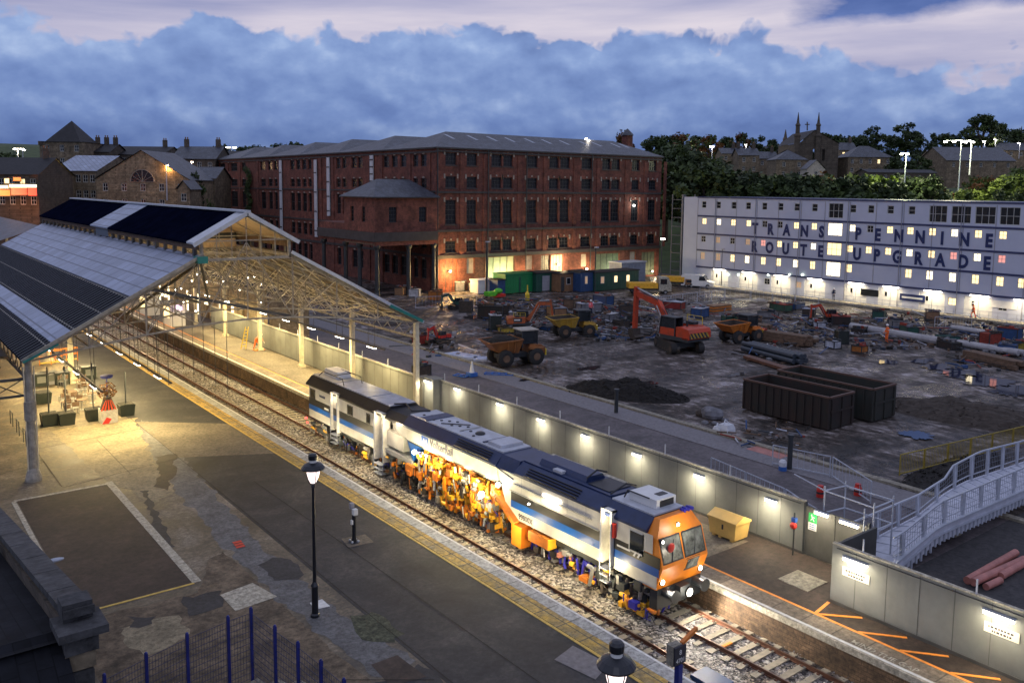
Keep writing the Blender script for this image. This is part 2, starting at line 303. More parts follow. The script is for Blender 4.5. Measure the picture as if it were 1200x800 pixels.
def wall(mb,o,u,w,h,ops,depth=.2,m=None,mrev=None,inn=None):
    """wall face from point o along unit vector u, height h; rectangular openings (u0,u1,z0,z1) really cut, with reveals going to the inside"""
    o=Vector(o); u=Vector(u).normalized(); n=inn or Vector((-u.y,u.x,0)) # inside direction
    us=sorted({0,w}|{a for q in ops for a in q[:2]}); zs=sorted({0,h}|{a for q in ops for a in q[2:4]})
    us=[a for a in us if 0<=a<=w]; zs=[a for a in zs if 0<=a<=h]
    P=lambda a,z,d=0:o+u*a+Vector((0,0,z))+n*d
    for j in range(len(zs)-1):
        zc=(zs[j]+zs[j+1])/2; run=None
        for i in range(len(us)-1):
            uc=(us[i]+us[i+1])/2
            hole=any(q[0]<uc<q[1] and q[2]<zc<q[3] for q in ops)
            if not hole and run is None: run=us[i]
            if run is not None and (hole or i==len(us)-2):
                e=us[i] if hole else us[i+1]
                mb.quad(P(run,zs[j]),P(e,zs[j]),P(e,zs[j+1]),P(run,zs[j+1]),m); run=None
    for q in ops:
        a,b,c,d=q[:4]; mr=mrev or m
        mb.quad(P(a,c),P(b,c),P(b,c,depth),P(a,c,depth),mr); mb.quad(P(a,d,depth),P(b,d,depth),P(b,d),P(a,d),mr)
        mb.quad(P(a,c),P(a,c,depth),P(a,d,depth),P(a,d),mr); mb.quad(P(b,c,depth),P(b,c),P(b,d),P(b,d,depth),mr)
def window(o,u,q,depth,parent,inn,glass='glass_pane',frame='frame_dark',nx=2,nz=3,fw=.06,name='window',build=True,mb=None,arch=False):
    o=Vector(o); u=Vector(u); P=lambda a,z,d=0:o+u*a+Vector((0,0,z))+inn*d
    b=mb or MB(); a0,a1,z0,z1=q[:4]; dd=depth-.01
    b.quad(P(a0,z0,dd),P(a1,z0,dd),P(a1,z1,dd),P(a0,z1,dd),glass)
    def fb(x0,x1,y0,y1): # frame slab
        pts=[P(x0,y0,dd-.05),P(x1,y0,dd-.05),P(x1,y1,dd-.05),P(x0,y1,dd-.05),P(x0,y0,dd-.005),P(x1,y0,dd-.005),P(x1,y1,dd-.005),P(x0,y1,dd-.005)]
        b.add(pts,[(0,1,2,3),(0,4,5,1),(1,5,6,2),(2,6,7,3),(3,7,4,0)],frame)
    fb(a0,a0+fw,z0,z1); fb(a1-fw,a1,z0,z1); fb(a0+fw,a1-fw,z0,z0+fw); fb(a0+fw,a1-fw,z1-fw,z1)
    for k in range(1,nx): x=a0+(a1-a0)*k/nx; fb(x-fw/3,x+fw/3,z0+fw,z1-fw)
    for k in range(1,nz): z=z0+(z1-z0)*k/nz; fb(a0+fw,a1-fw,z-fw/3,z+fw/3)
    if mb is None: return b.build(name,parent)
def text_obj(s,size,M,m,parent=None,name='lettering',ext=.01,offset=0.,sx=1.,align='LEFT',sp=1.):
    c=bpy.data.curves.new('t','FONT'); c.body=s; c.size=size; c.extrude=ext; c.offset=offset; c.align_x=align; c.space_character=sp; c.resolution_u=3
    t=bpy.data.objects.new('t',c); COL.objects.link(t); dg=bpy.context.evaluated_depsgraph_get(); dg.update()
    me=bpy.data.meshes.new_from_object(t.evaluated_get(dg)); bpy.data.objects.remove(t)
    me.materials.clear(); me.materials.append(MATS[m]); off=LOC.get(parent.name,Vector((0,0,0))) if parent is not None else Vector((0,0,0))
    me.transform(Matrix.Translation(-off)@M@Matrix.Diagonal((sx,1,1,1))); me.name=name
    o=bpy.data.objects.new(name,me); COL.objects.link(o)
    if parent is not None: o.parent=parent
    return o
def MfaceX(x,y,z): # text facing -X, reading towards -Y
    return Matrix(((0,0,-1,x),(-1,0,0,y),(0,1,0,z),(0,0,0,1)))
def MfloorX(x,y,z): return Matrix(((0,1,0,x),(-1,0,0,y),(0,0,1,z),(0,0,0,1)))
# ================================================================ SETTING
def hill(x,y):
    d=math.hypot(x,y); az=math.degrees(math.atan2(x,y)) # 0 = along the tracks
    k=min(1,max(0,(az-18)/22)); s=lambda a,b,t:(lambda q:q*q*(3-2*q))(min(1,max(0,(t-a)/(b-a))))
    r=s(122,175,x*.97)*7*s(-400,60,y+0) + s(165,290,d)*10*(1 if x>120 else 0)*s(118,150,x) + s(300,560,d)*17*k
    l=s(600,1700,d)*62
    h=r+l*(1-.55*k)+ (noise.noise(Vector((x*.006,y*.006,0)))*6 if d>320 else 0)
    return max(0,h)*(s(118,135,x) if x<140 and y<205 else 1)*(1 if x>118 or y>230 else 0)
def ground():
    xs=[-900,-500,-250,-120,-60,-20,0,10,20.82]; xr=[26.94,32,45,60,80,100,118,122,126,130,136,142,150,160,172,185,200,220,240,260,280,300,330,360,400,440,480,520,570,620,700,800,950,1100,1400,1800,2400]
    ys=[-700,-400,-200,-100,-50,0,25,50,75,100,125,150,175,200,215,230,250,275,300,340,380,430,480,540,600,680,760,850,950,1100,1300,1600,2000,2600,3400]
    b=MB('grass'); cols=[(x,0) for x in xs]+[(20.82,-1.3),(26.94,-1.3)]+[(x,0) for x in xr]
    n=len(cols); vs=[(x,y,(z if z<0 else (hill(x,y) if (x>118 or y>205) else 0)-.02)) for y in ys for x,z in cols]
    fs=[];
    for j in range(len(ys)-1):
        for i in range(n-1): fs.append((j*n+i,j*n+i+1,(j+1)*n+i+1,(j+1)*n+i))
    b.add(vs,fs); o=b.build('terrain',smooth=False); tag(o,kind='structure')
ground()
def sheet(name,poly,z,m,tz=None):
    b=MB(m); b.add([(p[0],p[1],z) for p in poly],[tuple(range(len(poly)))]); return struct(name,b)
def rect(name,x0,x1,y0,y1,z,m): return sheet(name,[(x0,y0),(x1,y0),(x1,y1),(x0,y1)],z,m)
# yard with gentle relief
b=MB('yard_mud'); nx,ny=90,80; X0,X1,Y0,Y1=44.4,122,-10,215
g=[]
for j in range(ny+1):
    for i in range(nx+1):
        x=X0+(X1-X0)*i/nx; y=Y0+(Y1-Y0)*j/ny
        g.append((x,y,.03+.05*noise.noise(Vector((x*.25,y*.25,3)))))
b.add(g,[(j*(nx+1)+i,j*(nx+1)+i+1,(j+1)*(nx+1)+i+1,(j+1)*(nx+1)+i) for j in range(ny) for i in range(nx)]); o=b.build('yard_ground',smooth=True); tag(o,kind='structure')
mat('old_platform',(.085,.072,.078),.6,grain=3,var=.5,scale=.5,bump=.3,bscale=10,dist=.02,detail=10)
rect('bay_platform',32.42,44.3,2,135,.012,'old_platform')
b=MB('concrete_pale'); b.box(44.0,44.45,2,110,-.05,.16); b.box(35.4,35.9,22,110,.013,.06); struct('bay_kerb',b)
b=MB('old_platform'); b.box(36.3,36.36,20,100,.013,.03,'rail_rust'); b.box(41.5,43.9,20,110,.013,.05,'steel_cover'); struct('old_siding_strip',b)
for k,(uv0,uv1) in enumerate([((697,476),(725,489)),((958,561),(1045,588)),((518,397),(560,412))]):
    a=at(*uv0); c=at(*uv1); b=MB('paint_white'); b.bar(a+Vector((0,0,.03)),c+Vector((0,0,.03)),.15,.03); struct('painted_line',b)
# near platform
rect('platform_surface',-10,8.2,5,120,.004,'patchy')
rect('platform_concrete',8.2,14.44,5,120,.008,'patchy')
rect('platform_asphalt',14.45,19.45,2,125,.008,'asphalt_near')
mat('strip_grey',(.11,.11,.115),.75,var=.4,scale=1.2,detail=9,grain=5); mat('brown_patch',(.12,.09,.06),.85,var=.7,scale=.9,detail=10,grain=4); mat('mossy',(.06,.065,.04),.9,var=.6,scale=3,detail=9,grain=6); mat('yellow_conc',(.24,.2,.13),.8,var=.4,scale=.8,detail=9,grain=5)
def rough(P,seed=0,amp=.16):
    out=[]
    for a,c in zip(P,P[1:]+P[:1]):
        a=Vector(a);c=Vector(c); n=max(1,int((c-a).length/.3)); d=(c-a).normalized() if n>1 else Vector((1,0)); nn=Vector((-d.y,d.x))
        for k in range(n):
            q=a+(c-a)*k/n; out.append(tuple(q+nn*amp*(noise.noise(Vector((q.x*1.3,q.y*1.3,seed)))*1.6+noise.noise(Vector((q.x*5,q.y*5,seed)))*.7)))
    return out
def pxp(name,pts,z,m,amp=.2): return sheet(name,rough([tuple(at(u,v))[:2] for u,v in pts],z*100,amp),z,m)
pxp('platform_asphalt_widening',[(440,800),(492,777),(700,960),(560,1010)],.012,'asphalt_near')
pxp('concrete_strip',[(165,492),(178,496),(312,645),(400,720),(488,774),(474,786),(445,795),(380,745),(330,705),(262,640),(205,575),(178,535),(158,505)],.012,'strip_grey')
pxp('worn_concrete',[(118,722),(232,694),(246,655),(262,645),(330,708),(398,768),(436,800),(360,860),(140,860),(100,790)],.011,'brown_patch',.12)
pxp('pale_concrete',[(60,505),(158,490),(178,535),(205,575),(180,590),(125,562),(98,540)],.013,'yellow_conc')
pxp('pale_concrete',[(133,735),(205,722),(222,748),(170,768),(150,760)],.014,'yellow_conc')
pxp('moss_patch',[(410,722),(440,715),(470,742),(462,755),(425,750)],.016,'mossy')
pxp('dark_stain',[(302,662),(318,655),(340,656),(356,668),(350,678),(325,679),(308,672)],.017,'asphalt')
pxp('dark_stain',[(164,576),(172,575),(205,640),(190,642)],.018,'asphalt'); pxp('dark_stain',[(180,535),(205,532),(207,548),(196,575),(182,570),(187,552)],.019,'asphalt_brown')
pxp('dark_stain',[(215,700),(258,692),(262,712),(222,722)],.018,'asphalt'); pxp('dark_stain',[(150,722),(185,722),(178,732),(152,735)],.019,'asphalt')
sheet('asphalt_patch',[(14.6,50.5),(19.4,48),(19.4,56),(14.6,60)],.0145,'concrete') ; bpy.data.objects['asphalt_patch'].name='platform_worn_lit_patch'  # worn paving; edge of the shed's lamplight is painted into its paler tone
rect('car_park_patch',6.0,10.15,33.9,48.0,.016,'asphalt_brown')
b=MB('concrete_pale'); b.box(10.15,10.5,33.8,48.4,0,.022,'paint_worn'); b.box(5.9,10.15,48.0,48.22,0,.024,'paint_worn'); b.box(5.0,10.2,33.7,33.82,0,.022,'paint_yellow'); b.box(5.75,5.95,38,48,0,.02,'paint_worn'); struct('car_park_edging',b)
for k,(p,m) in enumerate([([tuple(at(*q))[:2] for q in((258,697),(296,683),(325,699),(276,716))],'paint_worn'),([(18.4,19.2),(19.4,19.6),(19.2,21.2),(18.1,20.9)],'steel_cover'),([(13.1,28.9),(13.7,28.8),(13.7,29.5),(13.2,29.5)],'paint_white'),([(16.7,33.2),(17.9,33.1),(18,34.1),(16.9,34.3)],'concrete'),([(12.9,22.8),(14.1,22.6),(14,24.3),(13,24.3)],'asphalt_brown')]):
    sheet('ground_patch',p,.02+.003*(k%2),m)
mat('joint',(.02,.016,.012),.9)
b=MB('joint')
for p in [((8.2,49),(8.2,64)),((11.6,49),(11.6,57)),((8.2,48.8),(14.6,50.4)),((14.58,20),(14.58,62)),((8.2,57),(14.6,58)),((16.9,14),(16.6,44)),((11.9,24),(14.2,22.3)),((3,52),(8.2,54))]: b.bar((*p[0],.0275),(*p[1],.0275),.02,.004)
struct('surface_joint',b)
b=MB('red')
for k in range(3): b.box(12.75+k*.03,12.83+k*.03+.3,36.0+k*.28,36.2+k*.28,.03,.036)
struct('red_marking',b)
# platform edges
b=MB('coping'); b.box(20.24,20.86,1,126,-.16,.03,'coping'); struct('platform_edge_slabs',b)
b=MB('tactile'); b.box(19.56,20.24,1,126,-.05,.026); struct('tactile_paving',b)
b=MB('paint_yellow'); b.box(19.42,19.54,1,126,-.02,.024); b.box(20.76,20.86,1,126,.031,.034,'paint_white'); struct('platform_edge_line',b)
rect('far_platform',26.94,32.4,2,60,.004,'asphalt_brown'); rect('far_platform_worn',28.2,32.4,46,126,.01,'concrete')
rect('far_platform_worn',28.3,31.6,23.2,27.5,.01,'concrete')
b=MB('coping_far'); b.box(27.14,28.0,1,126,-.16,.024); b.box(26.86,27.14,1,126,-.2,.03,'paint_worn'); b.box(26.98,27.1,1,126,.031,.034,'paint_white'); struct('far_platform_edge',b)
b=MB('paint_orange'); b.box(28.0,28.13,1,126,-.02,.026)
for p in [((28.1,17.5),(29.3,17.7)),((28.12,17.4),(29.2,16.25)),((28.12,15.76),(29.15,14.5)),((28.12,14.2),(29.1,13.0)),((28.12,12.46),(29.05,11.3)),((28.12,10.9),(29.05,9.6))]: b.bar((*p[0],.022),(*p[1],.022),.12,.01)
struct('orange_hatching',b)
b=MB('concrete_pale'); b.box(29.4,30.8,18.7,20.1,0,.03); struct('paving_patch',b)
text_o=text_obj('MIND THE GAP',.38,MfloorX(27.2,15.55,.032),'paint_worn',name='platform_lettering',ext=.002,offset=.006,sx=.92); tag(text_o,kind='structure')
for x,z in ((20.8,0),(26.96,0)):
    b=MB('brick_plat'); b.box(x,x+.02*(1 if x>22 else 1),1,126,-1.28,-.16) if x<22 else b.box(26.93,26.99,1,126,-1.28,-.18); struct('platform_wall',b)
# trackbed
b=MB('ballast'); ny=260; prof=[(20.83,-1.16),(21.3,-1.1),(22.1,-1.08),(22.8,-1.06),(23.3,-1.1),(23.8,-1.12),(24.3,-1.09),(25.5,-1.07),(26.4,-1.1),(26.92,-1.2)]
g=[]
for j in range(ny+1):
    y=1+125*j/ny
    for (x,z) in prof: g.append((x,y,z+.035*noise.noise(Vector((x*2.3,y*2.3,0)))))
n=len(prof); b.add(g,[(j*n+i,j*n+i+1,(j+1)*n+i+1,(j+1)*n+i) for j in range(ny) for i in range(n-1)]); o=b.build('ballast_bed',smooth=True); tag(o,kind='structure')
b=MB('coping_far')
rr=random.Random(3)
for k in range(9000):
    x=rr.uniform(20.95,26.8); y=2+60*rr.random()**1.3; s=rr.uniform(.025,.05)
    if min(abs(x-q) for q in(22.77,24.76,26.2))<.1: continue
    c=Vector((x,y,-1.06+rr.uniform(-.03,.02))); m=rr.choice(['ston1','ston2','ston3'])
    v=[c+Vector((rr.uniform(-1,1)*s,rr.uniform(-1,1)*s,rr.uniform(0,1)*s*1.2)) for _ in range(5)]
    b.add(v,[(0,1,2),(0,2,3),(1,3,2),(0,4,1),(0,3,4),(1,4,3)],m)
mat('ston1',(.16,.15,.14),.9); mat('ston2',(.34,.32,.3),.9); mat('ston3',(.08,.07,.07),.9)
o=b.build('loose_ballast'); tag(o,'loose grey ballast stones lying between the rails','ballast',kind='stuff')
def track(name,xc,lab):
    t=thing(name,kind='structure',label=None,cat=None,loc=(xc,0,-1.07))
    for s in(-1,1):
        b=MB('rail_rust'); x=xc+s*.7525
        b.box(x-.07,x+.07,1,126,-1.07,-1.05); b.box(x-.012,x+.012,1,126,-1.05,-.955); b.box(x-.036,x+.036,1,126,-.955,-.915); b.box(x-.028,x+.028,1,126,-.9145,-.912,'rail_top')
        b.build('rail',t)
    rs=random.Random(5); ys=[8+.66*k for k in range(90)]
    for y in ys:
        b=MB('sleeper'); b.prism([(xc-1.25,-1.12),(xc+1.25,-1.12),(xc+1.25,-1.05),(xc+.9,-1.035),(xc-.9,-1.035),(xc-1.25,-1.05)],.26,'y',y+rs.uniform(-.03,.03))
        for s in(-1,1):
            for q in(-1,1): b.box(xc+s*.7525+q*.1-.04,xc+s*.7525+q*.1+.04,y+.08,y+.18,-1.04,-1.0,'rail_rust')
        b.build('sleeper',t)
track('railway_track',22.03,''); track('railway_track',25.47,'')
b=MB('blue'); b.box(23.3,24.5,14.2,15.3,-1.08,-1.03,'steel_cover'); struct('trough_cover',b)
c=at(690*0+768,742,-.915)
b=MB('cab_blue'); b.box(22.35,23.2,17.4,18.6,-1.06,-.9); o=b.build('track_board',loc=(22.8,18,-1.06)); tag(o,'dark blue board laid across the near rail of the front track','board')
b=MB('paint_orange'); b.cbox((25.1,19.2,-1.0),(.5,.12,.06)); o=b.build('rail_marker',loc=(25.1,19.2,-1.06)); tag(o,'small orange marker lying between the rails ahead of the train','marker')
# puddles
def puddle(u,v,rx,ry,seed):
    c=at(u,v,0); rs=random.Random(seed); n=90; pts=[]
    for k in range(n):
        t=2*math.pi*k/n; r=1+.6*noise.noise(Vector((math.cos(t)*1.5,math.sin(t)*1.5,seed)))+.45*noise.noise(Vector((math.cos(t)*5,math.sin(t)*5,seed)))+.25*noise.noise(Vector((math.cos(t)*12,math.sin(t)*12,seed)))
        pts.append((c.x+rx*r*math.cos(t),c.y+ry*r*math.sin(t)))
    b=MB('water'); b.add([(p[0],p[1],.095) for p in pts],[tuple(range(n))]); o=b.build('puddle'); tag(o,kind='structure')
for k,a in enumerate([(1160,447,2.6,1.6),(1127,438,2.2,1.5),(1100,431,1.6,1.1),(1185,458,2.5,1.3),(1080,424,1.5,.8),(1074,511,1.0,.9),(1040,425,1.2,.8),(720,362,2.5,1.5),(880,352,3,1.5),(560,372,2,1.2),(960,400,1.3,.7),(860,440,1.6,.5),(690,432,1.3,.5),(760,450,1,.5),(620,445,.9,.4)]): puddle(*a,k)
# ================================================================ TRAIN SHED
SH=thing('station_canopy','long pitched train shed roof on iron trusses beside the platforms','canopy',(19.1,51,0))
XL,XR,XM=7.2,31.0,19.1; YF,YB=51.,101.
def zs(x):  # rafter height
    d=abs(x-XM); return 6.6+(11.55-6.6)*( (11.9-d)/9.1 ) if d>2.7 else 12.55+(2.7-d)/2.7*1.5
truss_y=[YF+9.6*k for k in range(6)]
sub=[YF+4.8*k for k in range(11)]
for k,y in enumerate(sub):
    main=k%2==0; b=MB('iron_grey'); w=.16 if main else .1
    xl=16.4;xr=21.8
    for s in(-1,1):
        e=(XM+s*11.9,y,6.55); kn=(XM+s*2.7,y,11.5)
        b.bar(e,kn,w,w*1.4)
        b.bar((XM+s*2.7,y,11.3),(XM+s*2.7,y,12.55),w,w); b.bar((XM+s*2.75,y,12.5),(XM,y,14.0),w*.7,w)
        if main or k<3:
            # lower chord of half truss, cambered, and web
            lo=[(XM+s*11.9,y,6.45),(XM+s*8.9,y,6.9),(XM+s*5.9,y,7.3),(XM+s*2.9,y,7.6),(XM,y,7.7)]
            for a,c in zip(lo,lo[1:]): b.bar(a,c,.08,.1)
            rf=lambda d:(XM+s*d,y,6.55+(11.5-6.55)*(11.9-d)/9.2)
            for i,d in enumerate([8.9,5.9,2.9]):
                b.bar(lo[i+1],rf(d),.07,.07)
                if i<2: b.bar(lo[i+1],rf(d-3),.05,.05); b.bar(rf(d),lo[i+2],.045,.045)
            b.bar(lo[3],(XM,y,12.4),.05,.05); b.bar(lo[1],rf(10.4),.04,.04); b.bar(rf(4.4),lo[2],.04,.04)
    b.bar((xl,y,12.5),(xr,y,12.5),.07,.07); b.bar((XM,y,7.7),(XM,y,14),.05,.05); b.bar((xl,y,11.4),(xr,y,11.4),.12,.16)
    if k==0:
        for d in(-1.8,-.9,.9,1.8): b.bar((XM+d,y,11.4),(XM+d,y,14-abs(d)*.55),.05,.05)
    b.build('roof_truss',SH)
for s in(-1,1):
    xc=XM+s*11.9
    b=MB('iron_dark' if s<0 else 'iron_grey')   # eaves lattice girder
    b.bar((xc,YF,6.5),(xc,YB,6.5),.16,.2); b.bar((xc,YF,5.4),(xc,YB,5.4),.12,.14)
    for k in range(int((YB-YF)/1.6)):
        y=YF+1.6*k; b.bar((xc,y,5.4),(xc,y+1.6,6.5),.05,.05); b.bar((xc,y,6.5),(xc,y+1.6,5.4),.05,.05)
    b.build('lattice_girder',SH)
    for y in truss_y:
        if s<0 and y!=YF: continue
        b=MB('iron_cream' if s>0 else 'iron_grey')
        if s>0:
            b.bar((xc,y,0),(xc,y,5.4),.3,.34); b.bar((xc,y,0),(xc,y,.25),.5,.5); b.bar((xc,y,4.9),(xc,y,5.0),.42,.46); b.bar((xc,y,5.3),(xc,y,6.5),.3,.3)
        else:
            b.lathe([(.42,0),(.42,.15),(.3,.55),(.22,.7),(.2,3.3)],(xc,y,0),14); b.lathe([(.3,3.3),(.3,4.3),(.2,4.35),(.17,6.5)],(xc,y,0),14,'cab_grey' if False else 'iron_grey')
            for dx in(-.24,.24): b.tube((xc+dx,y-.1,.3),(xc+dx,y-.1,6.2),.035,n=6,m='iron_cream')
        b.build('column',SH)
for x in(13.6,):
    for y in (75.,84.6,94.2):
        b=MB('iron_cream'); b.lathe([(.5,0),(.45,.3),(.22,.5),(.17,4.5),(.3,5.),(.16,5.1),(.16,7.2)],(x,y,0),12); b.build('column',SH)
# purlins
b=MB('iron_grey')
for s in(-1,1):
    for d in(11,9.6,8.2,6.8,5.4,4.0,3.0):
        z=6.55+(11.5-6.55)*(11.9-d)/9.2+.12; b.bar((XM+s*d,YF-.3,z),(XM+s*d,YB,z),.08,.12)
    b.bar((XM+s*2.7,YF,11.5),(XM+s*2.7,YB,11.5),.16,.2); b.bar((XM+s*2.7,YF,12.5),(XM+s*2.7,YB,12.5),.12,.14)
    for d in(8.9,2.9): b.bar((XM+s*d,YF,6.95 if d>5 else 7.65),(XM+s*d,YB,6.95 if d>5 else 7.65),.06,.06)
b.build('purlin',SH)
b=MB('iron_cream')
for k in range(10):
    y=YF+4.8*k; rf=lambda d:6.5+(11.5-6.55)*(11.9-d)/9.2
    for (d0,d1) in((11.6,7.4),(7.4,3.0)):
        b.bar((XM+d0,y,rf(d0)),(XM+d1,y+4.8,rf(d1)),.06,.06); b.bar((XM+d1,y,rf(d1)),(XM+d0,y+4.8,rf(d0)),.06,.06)
    for d in(10.4,8.9,7.4,5.9,4.4): b.bar((XM+d,y,6.6+.14*(11.9-d)),(XM+d,y+4.8,rf(d)),.04,.04); b.bar((XM+d,y,rf(d)),(XM+d,y+4.8,6.6+.14*(11.9-d)),.04,.04)
b.build('wind_brace',SH)
# wind bracing from the near valley to mid truss as seen under the front slope
b=MB('iron_dark')
for (a,c) in [((13.6,51.2,9.9),(19.1,60,7.7)),((16.4,51.2,11.3),(14.2,60,7.2)),((16.4,51.2,11.3),(19.1,58,7.7)),((13.4,51.2,9.9),(22,51.3,7.6))]: b.bar(a,c,.12,.16)
b.build('brace',SH)
def slope(name,d0,d1,y0,y1,m,s=-1,th=.08,lift=.22):
    b=MB(m); f=lambda d:6.55+(11.5-6.55)*(11.9-d)/9.2+lift
    P=lambda d,y,q:(XM+s*d,y,f(d)+q)
    vs=[P(d0,y0,0),P(d1,y0,0),P(d1,y1,0),P(d0,y1,0),P(d0,y0,-th),P(d1,y0,-th),P(d1,y1,-th),P(d0,y1,-th)]
    b.add(vs,[(0,1,2,3),(0,4,5,1),(1,5,6,2),(2,6,7,3),(3,7,4,0)]); b.add([vs[4],vs[5],vs[6],vs[7]],[(3,2,1,0)],'boards' if s<0 else m)
    return b.build(name,SH)
slope('roof_sheeting',6.72,2.75,YF-.35,YB,'roof_panel')
slope('roof_sheeting',9.75,6.74,YF-.35,YB,'roof_corr',lift=.16)
slope('roof_sheeting',10.75,9.77,YF-.35,YB,'roof_panel',lift=.2)
slope('roof_sheeting',12.2,10.77,YF-.35,YB,'roof_corr',lift=.16)
rb=MB('roof_rib')
for (d0,d1) in((9.75,6.74),(12.2,10.77)):
    f=lambda d:6.55+(11.5-6.55)*(11.9-d)/9.2+.19
    k=0
    while YF-.2+.62*k<YB: y=YF-.2+.62*k; rb.bar((XM-d0,y,f(d0)),(XM-d1,y,f(d1)),.09,.05); k+=1
rb.build('roof_rib',SH)
# far slope: boarded with open glazing bars between the sheets
for y0 in [YF-.35+3.2*k for k in range(16)]:
    slope('roof_sheeting',12.1,2.75,y0,y0+2.6,'boards_dark',s=1,th=.06)
b=MB('roof_corr'); 
for k in range(7): 
    x=XM-9.75+k*.43; 
b=MB('iron_grey'); b.bar((XM-12.25,YF-.4,6.55),(XM-2.7,YF-.4,11.75),.1,.18); b.build('verge_board',SH); b=MB('roof_white'); b.bar((XM+12.25,YF-.4,6.5),(XM+2.7,YF-.4,11.72),.12,.2); b.build('verge_board',SH)
b=MB('teal'); b.box(16.0,16.6,YF-.55,YF+.2,11.25,11.65); b.build('gutter',SH); b=MB('teal'); b.bar((XM+12.1,YF-.5,6.6),(XM+9.6,YF-.5,7.85),.16,.2); b.build('gutter',SH); b=MB('teal'); b.bar((XM-12.2,YF-.5,6.5),(XM-10.5,YF-.5,7.3),.08,.1); b.build('gutter',SH)
# ridge ventilator
b=MB('roof_dark')
for s in(-1,1):
    for (y0,y1,m) in ((YF-.2,YF+1.3,'roof_white'),(YF+1.3,71.7,'roof_dark'),(71.7,77.6,'roof_panel'),(77.6,YB,'roof_dark')):
        e=XM+s*3.15; a=[(e,y0,12.42),(XM,y0,14.2),(XM,y1,14.2),(e,y1,12.42)]; lf=.02 if m!='roof_dark' else 0
        a=[(p[0],p[1],p[2]+lf) for p in a]; b.add(a+[(p[0],p[1],p[2]-.1) for p in a],[(0,1,2,3),(7,6,5,4),(0,4,5,1),(1,5,6,2),(2,6,7,3),(3,7,4,0)],m)
b.build('ridge_roof',SH)
b=MB('roof_white'); b.box(XM-.22,XM+.22,YF-.25,YB,14.18,14.3); 
for s in(-1,1): b.bar((XM+s*3.25,YF-.3,12.3),(XM,YF-.3,14.14),.1,.24)
b.build('ridge_cap',SH)
for s in(-1,1):
    b=MB('iron_dark'); x=XM+s*2.85
    b.box(x-.05,x+.05,YF+.1,YB,12.0,12.42,'timber'); b.box(x-.04,x+.04,YF+.1,YB,11.45,11.6,'roof_white' if s<0 else 'iron_dark')
    for k in range(26): y=YF+.6+k*1.95; b.box(x-.09,x+.09,y,y+.3,11.6,12.0,'iron_dark')
    if s<0: b.box(x-.12,x-.06,72.5,76.5,11.7,12.4,'roof_panel')
    b.build('louvre_side',SH)
b=MB('boards'); b.box(16.5,21.7,59.9,59.98,11.5,12.1); b.box(16.5,21.7,59.9,59.98,12.1,12.5,'frame_dark'); b.prism([(16.5,12.5),(21.7,12.5),(XM,13.95)],.08,'y',59.9); b.build('boarding',SH)
for s in(-1,1):
    b=MB('boards'); e=XM+s*3.1; b.quad((e,YF,12.28),(XM,YF,14.02),(XM,YB,14.02),(e,YB,12.28)); b.build('soffit',SH)
for q in(53.5,57.5): lamp('light','POINT',(19.1,q,11.9),55,(1,.72,.36),.3,SH)  # added points brighten the ridge boards from inside; no fittings there
for q in(54,62,72,84): lamp('light','POINT',(26.5,q,5.6),200,(1,.72,.36),.4,SH); lamp('light','POINT',(13.0,q+2,5.4),170,(1,.74,.38),.4,SH)
# roof of the next bay seen beyond on the left
SB=thing('side_roof','low dark slate roof left of the train shed','roof',(-2,60,0))
b=MB('slate_dark'); b.add([(7.0,56,5.9),(7.0,150,5.9),(-6,150,8.6),(-6,56,8.6)],[(0,1,2,3)]); b.add([(7.0,56,5.75),(7.0,150,5.75),(-6,150,8.45),(-6,56,8.45)],[(3,2,1,0)],'boards'); b.build('slates',SB)
b=MB('iron_dark')
for y in(51.3,60,70): 
    b.bar((7,y,5.5),(-6,y,5.5),.12,.14); b.bar((7,y,4.6),(-6,y,4.6),.1,.12)
    for k in range(8): b.bar((7-1.6*k,y,5.5),(5.4-1.6*k,y,4.6),.05,.05); b.bar((7-1.6*k,y,4.6),(5.4-1.6*k,y,5.5),.05,.05)
for y in(70,90,110): b.bar((-6,y,0),(-6,y,8.4),.25,.25)
b.build('girder',SB)
SL=thing('far_shed_roof','dark slate roof beyond the light sheeted slope','roof',(10,125,0))
b=MB('slate'); b.add([(16.3,101.2,11.3),(16.3,150,11.3),(-2,150,5),(-2,101.2,5)],[(0,1,2,3)]); b.build('slates',SL); b=MB('iron_grey')
for y in(110,125,140): b.bar((16,y,0),(16,y,11.2),.3,.3); b.bar((2,y,0),(2,y,6.3),.3,.3)
b.build('post',SL)
# hanging strip lights and trays
def strip(x,y,z,lab,grp,L=1.3,pw=60,hang=2.5):
    t=thing('strip_light',lab,'light',(x,y,z),0,grp)
    b=MB('iron_grey'); b.box(x-.09,x+.09,y-L/2,y+L/2,z+.05,z+.1); b.build('casing',t)
    b=MB('tube_white'); b.box(x-.07,x+.07,y-L/2+.03,y+L/2-.03,z-.01,z+.048); b.build('tube',t)
    b=MB('iron_dark')
    for q in(-.5,.5): b.bar((x,y+q,z+.1),(x,y+q,z+hang),.025,.025)
    b.build('hanger',t)
    lamp('light','AREA',(x,y,z-.06),pw,(1,.76,.34),.15,t,rot=(0,0,0),sy=1.2)
    return t
n1=['nearest the open end','second from the open end','third from the open end','fourth from the open end','fifth from the open end','sixth from the open end','seventh from the open end']
for k in range(7): strip(15.3,57.0+4.85*k,3.5,'strip light in the row beside the track, '+n1[k],'strip lights over the front platform',pw=420,hang=3.9)
for k in range(5): strip(11.4,56.4+4.9*k,3.5,'strip light in the row above the seating, '+n1[k],'strip lights over the seating',pw=380,hang=3.6)
for k in range(8): strip(29.9 if k>7 else 30.2,56.0+5.2*k,4.0,'strip light over far platform, '+(n1+['farthest from the open end'])[k],'strip lights over the far platform',pw=520,hang=3)
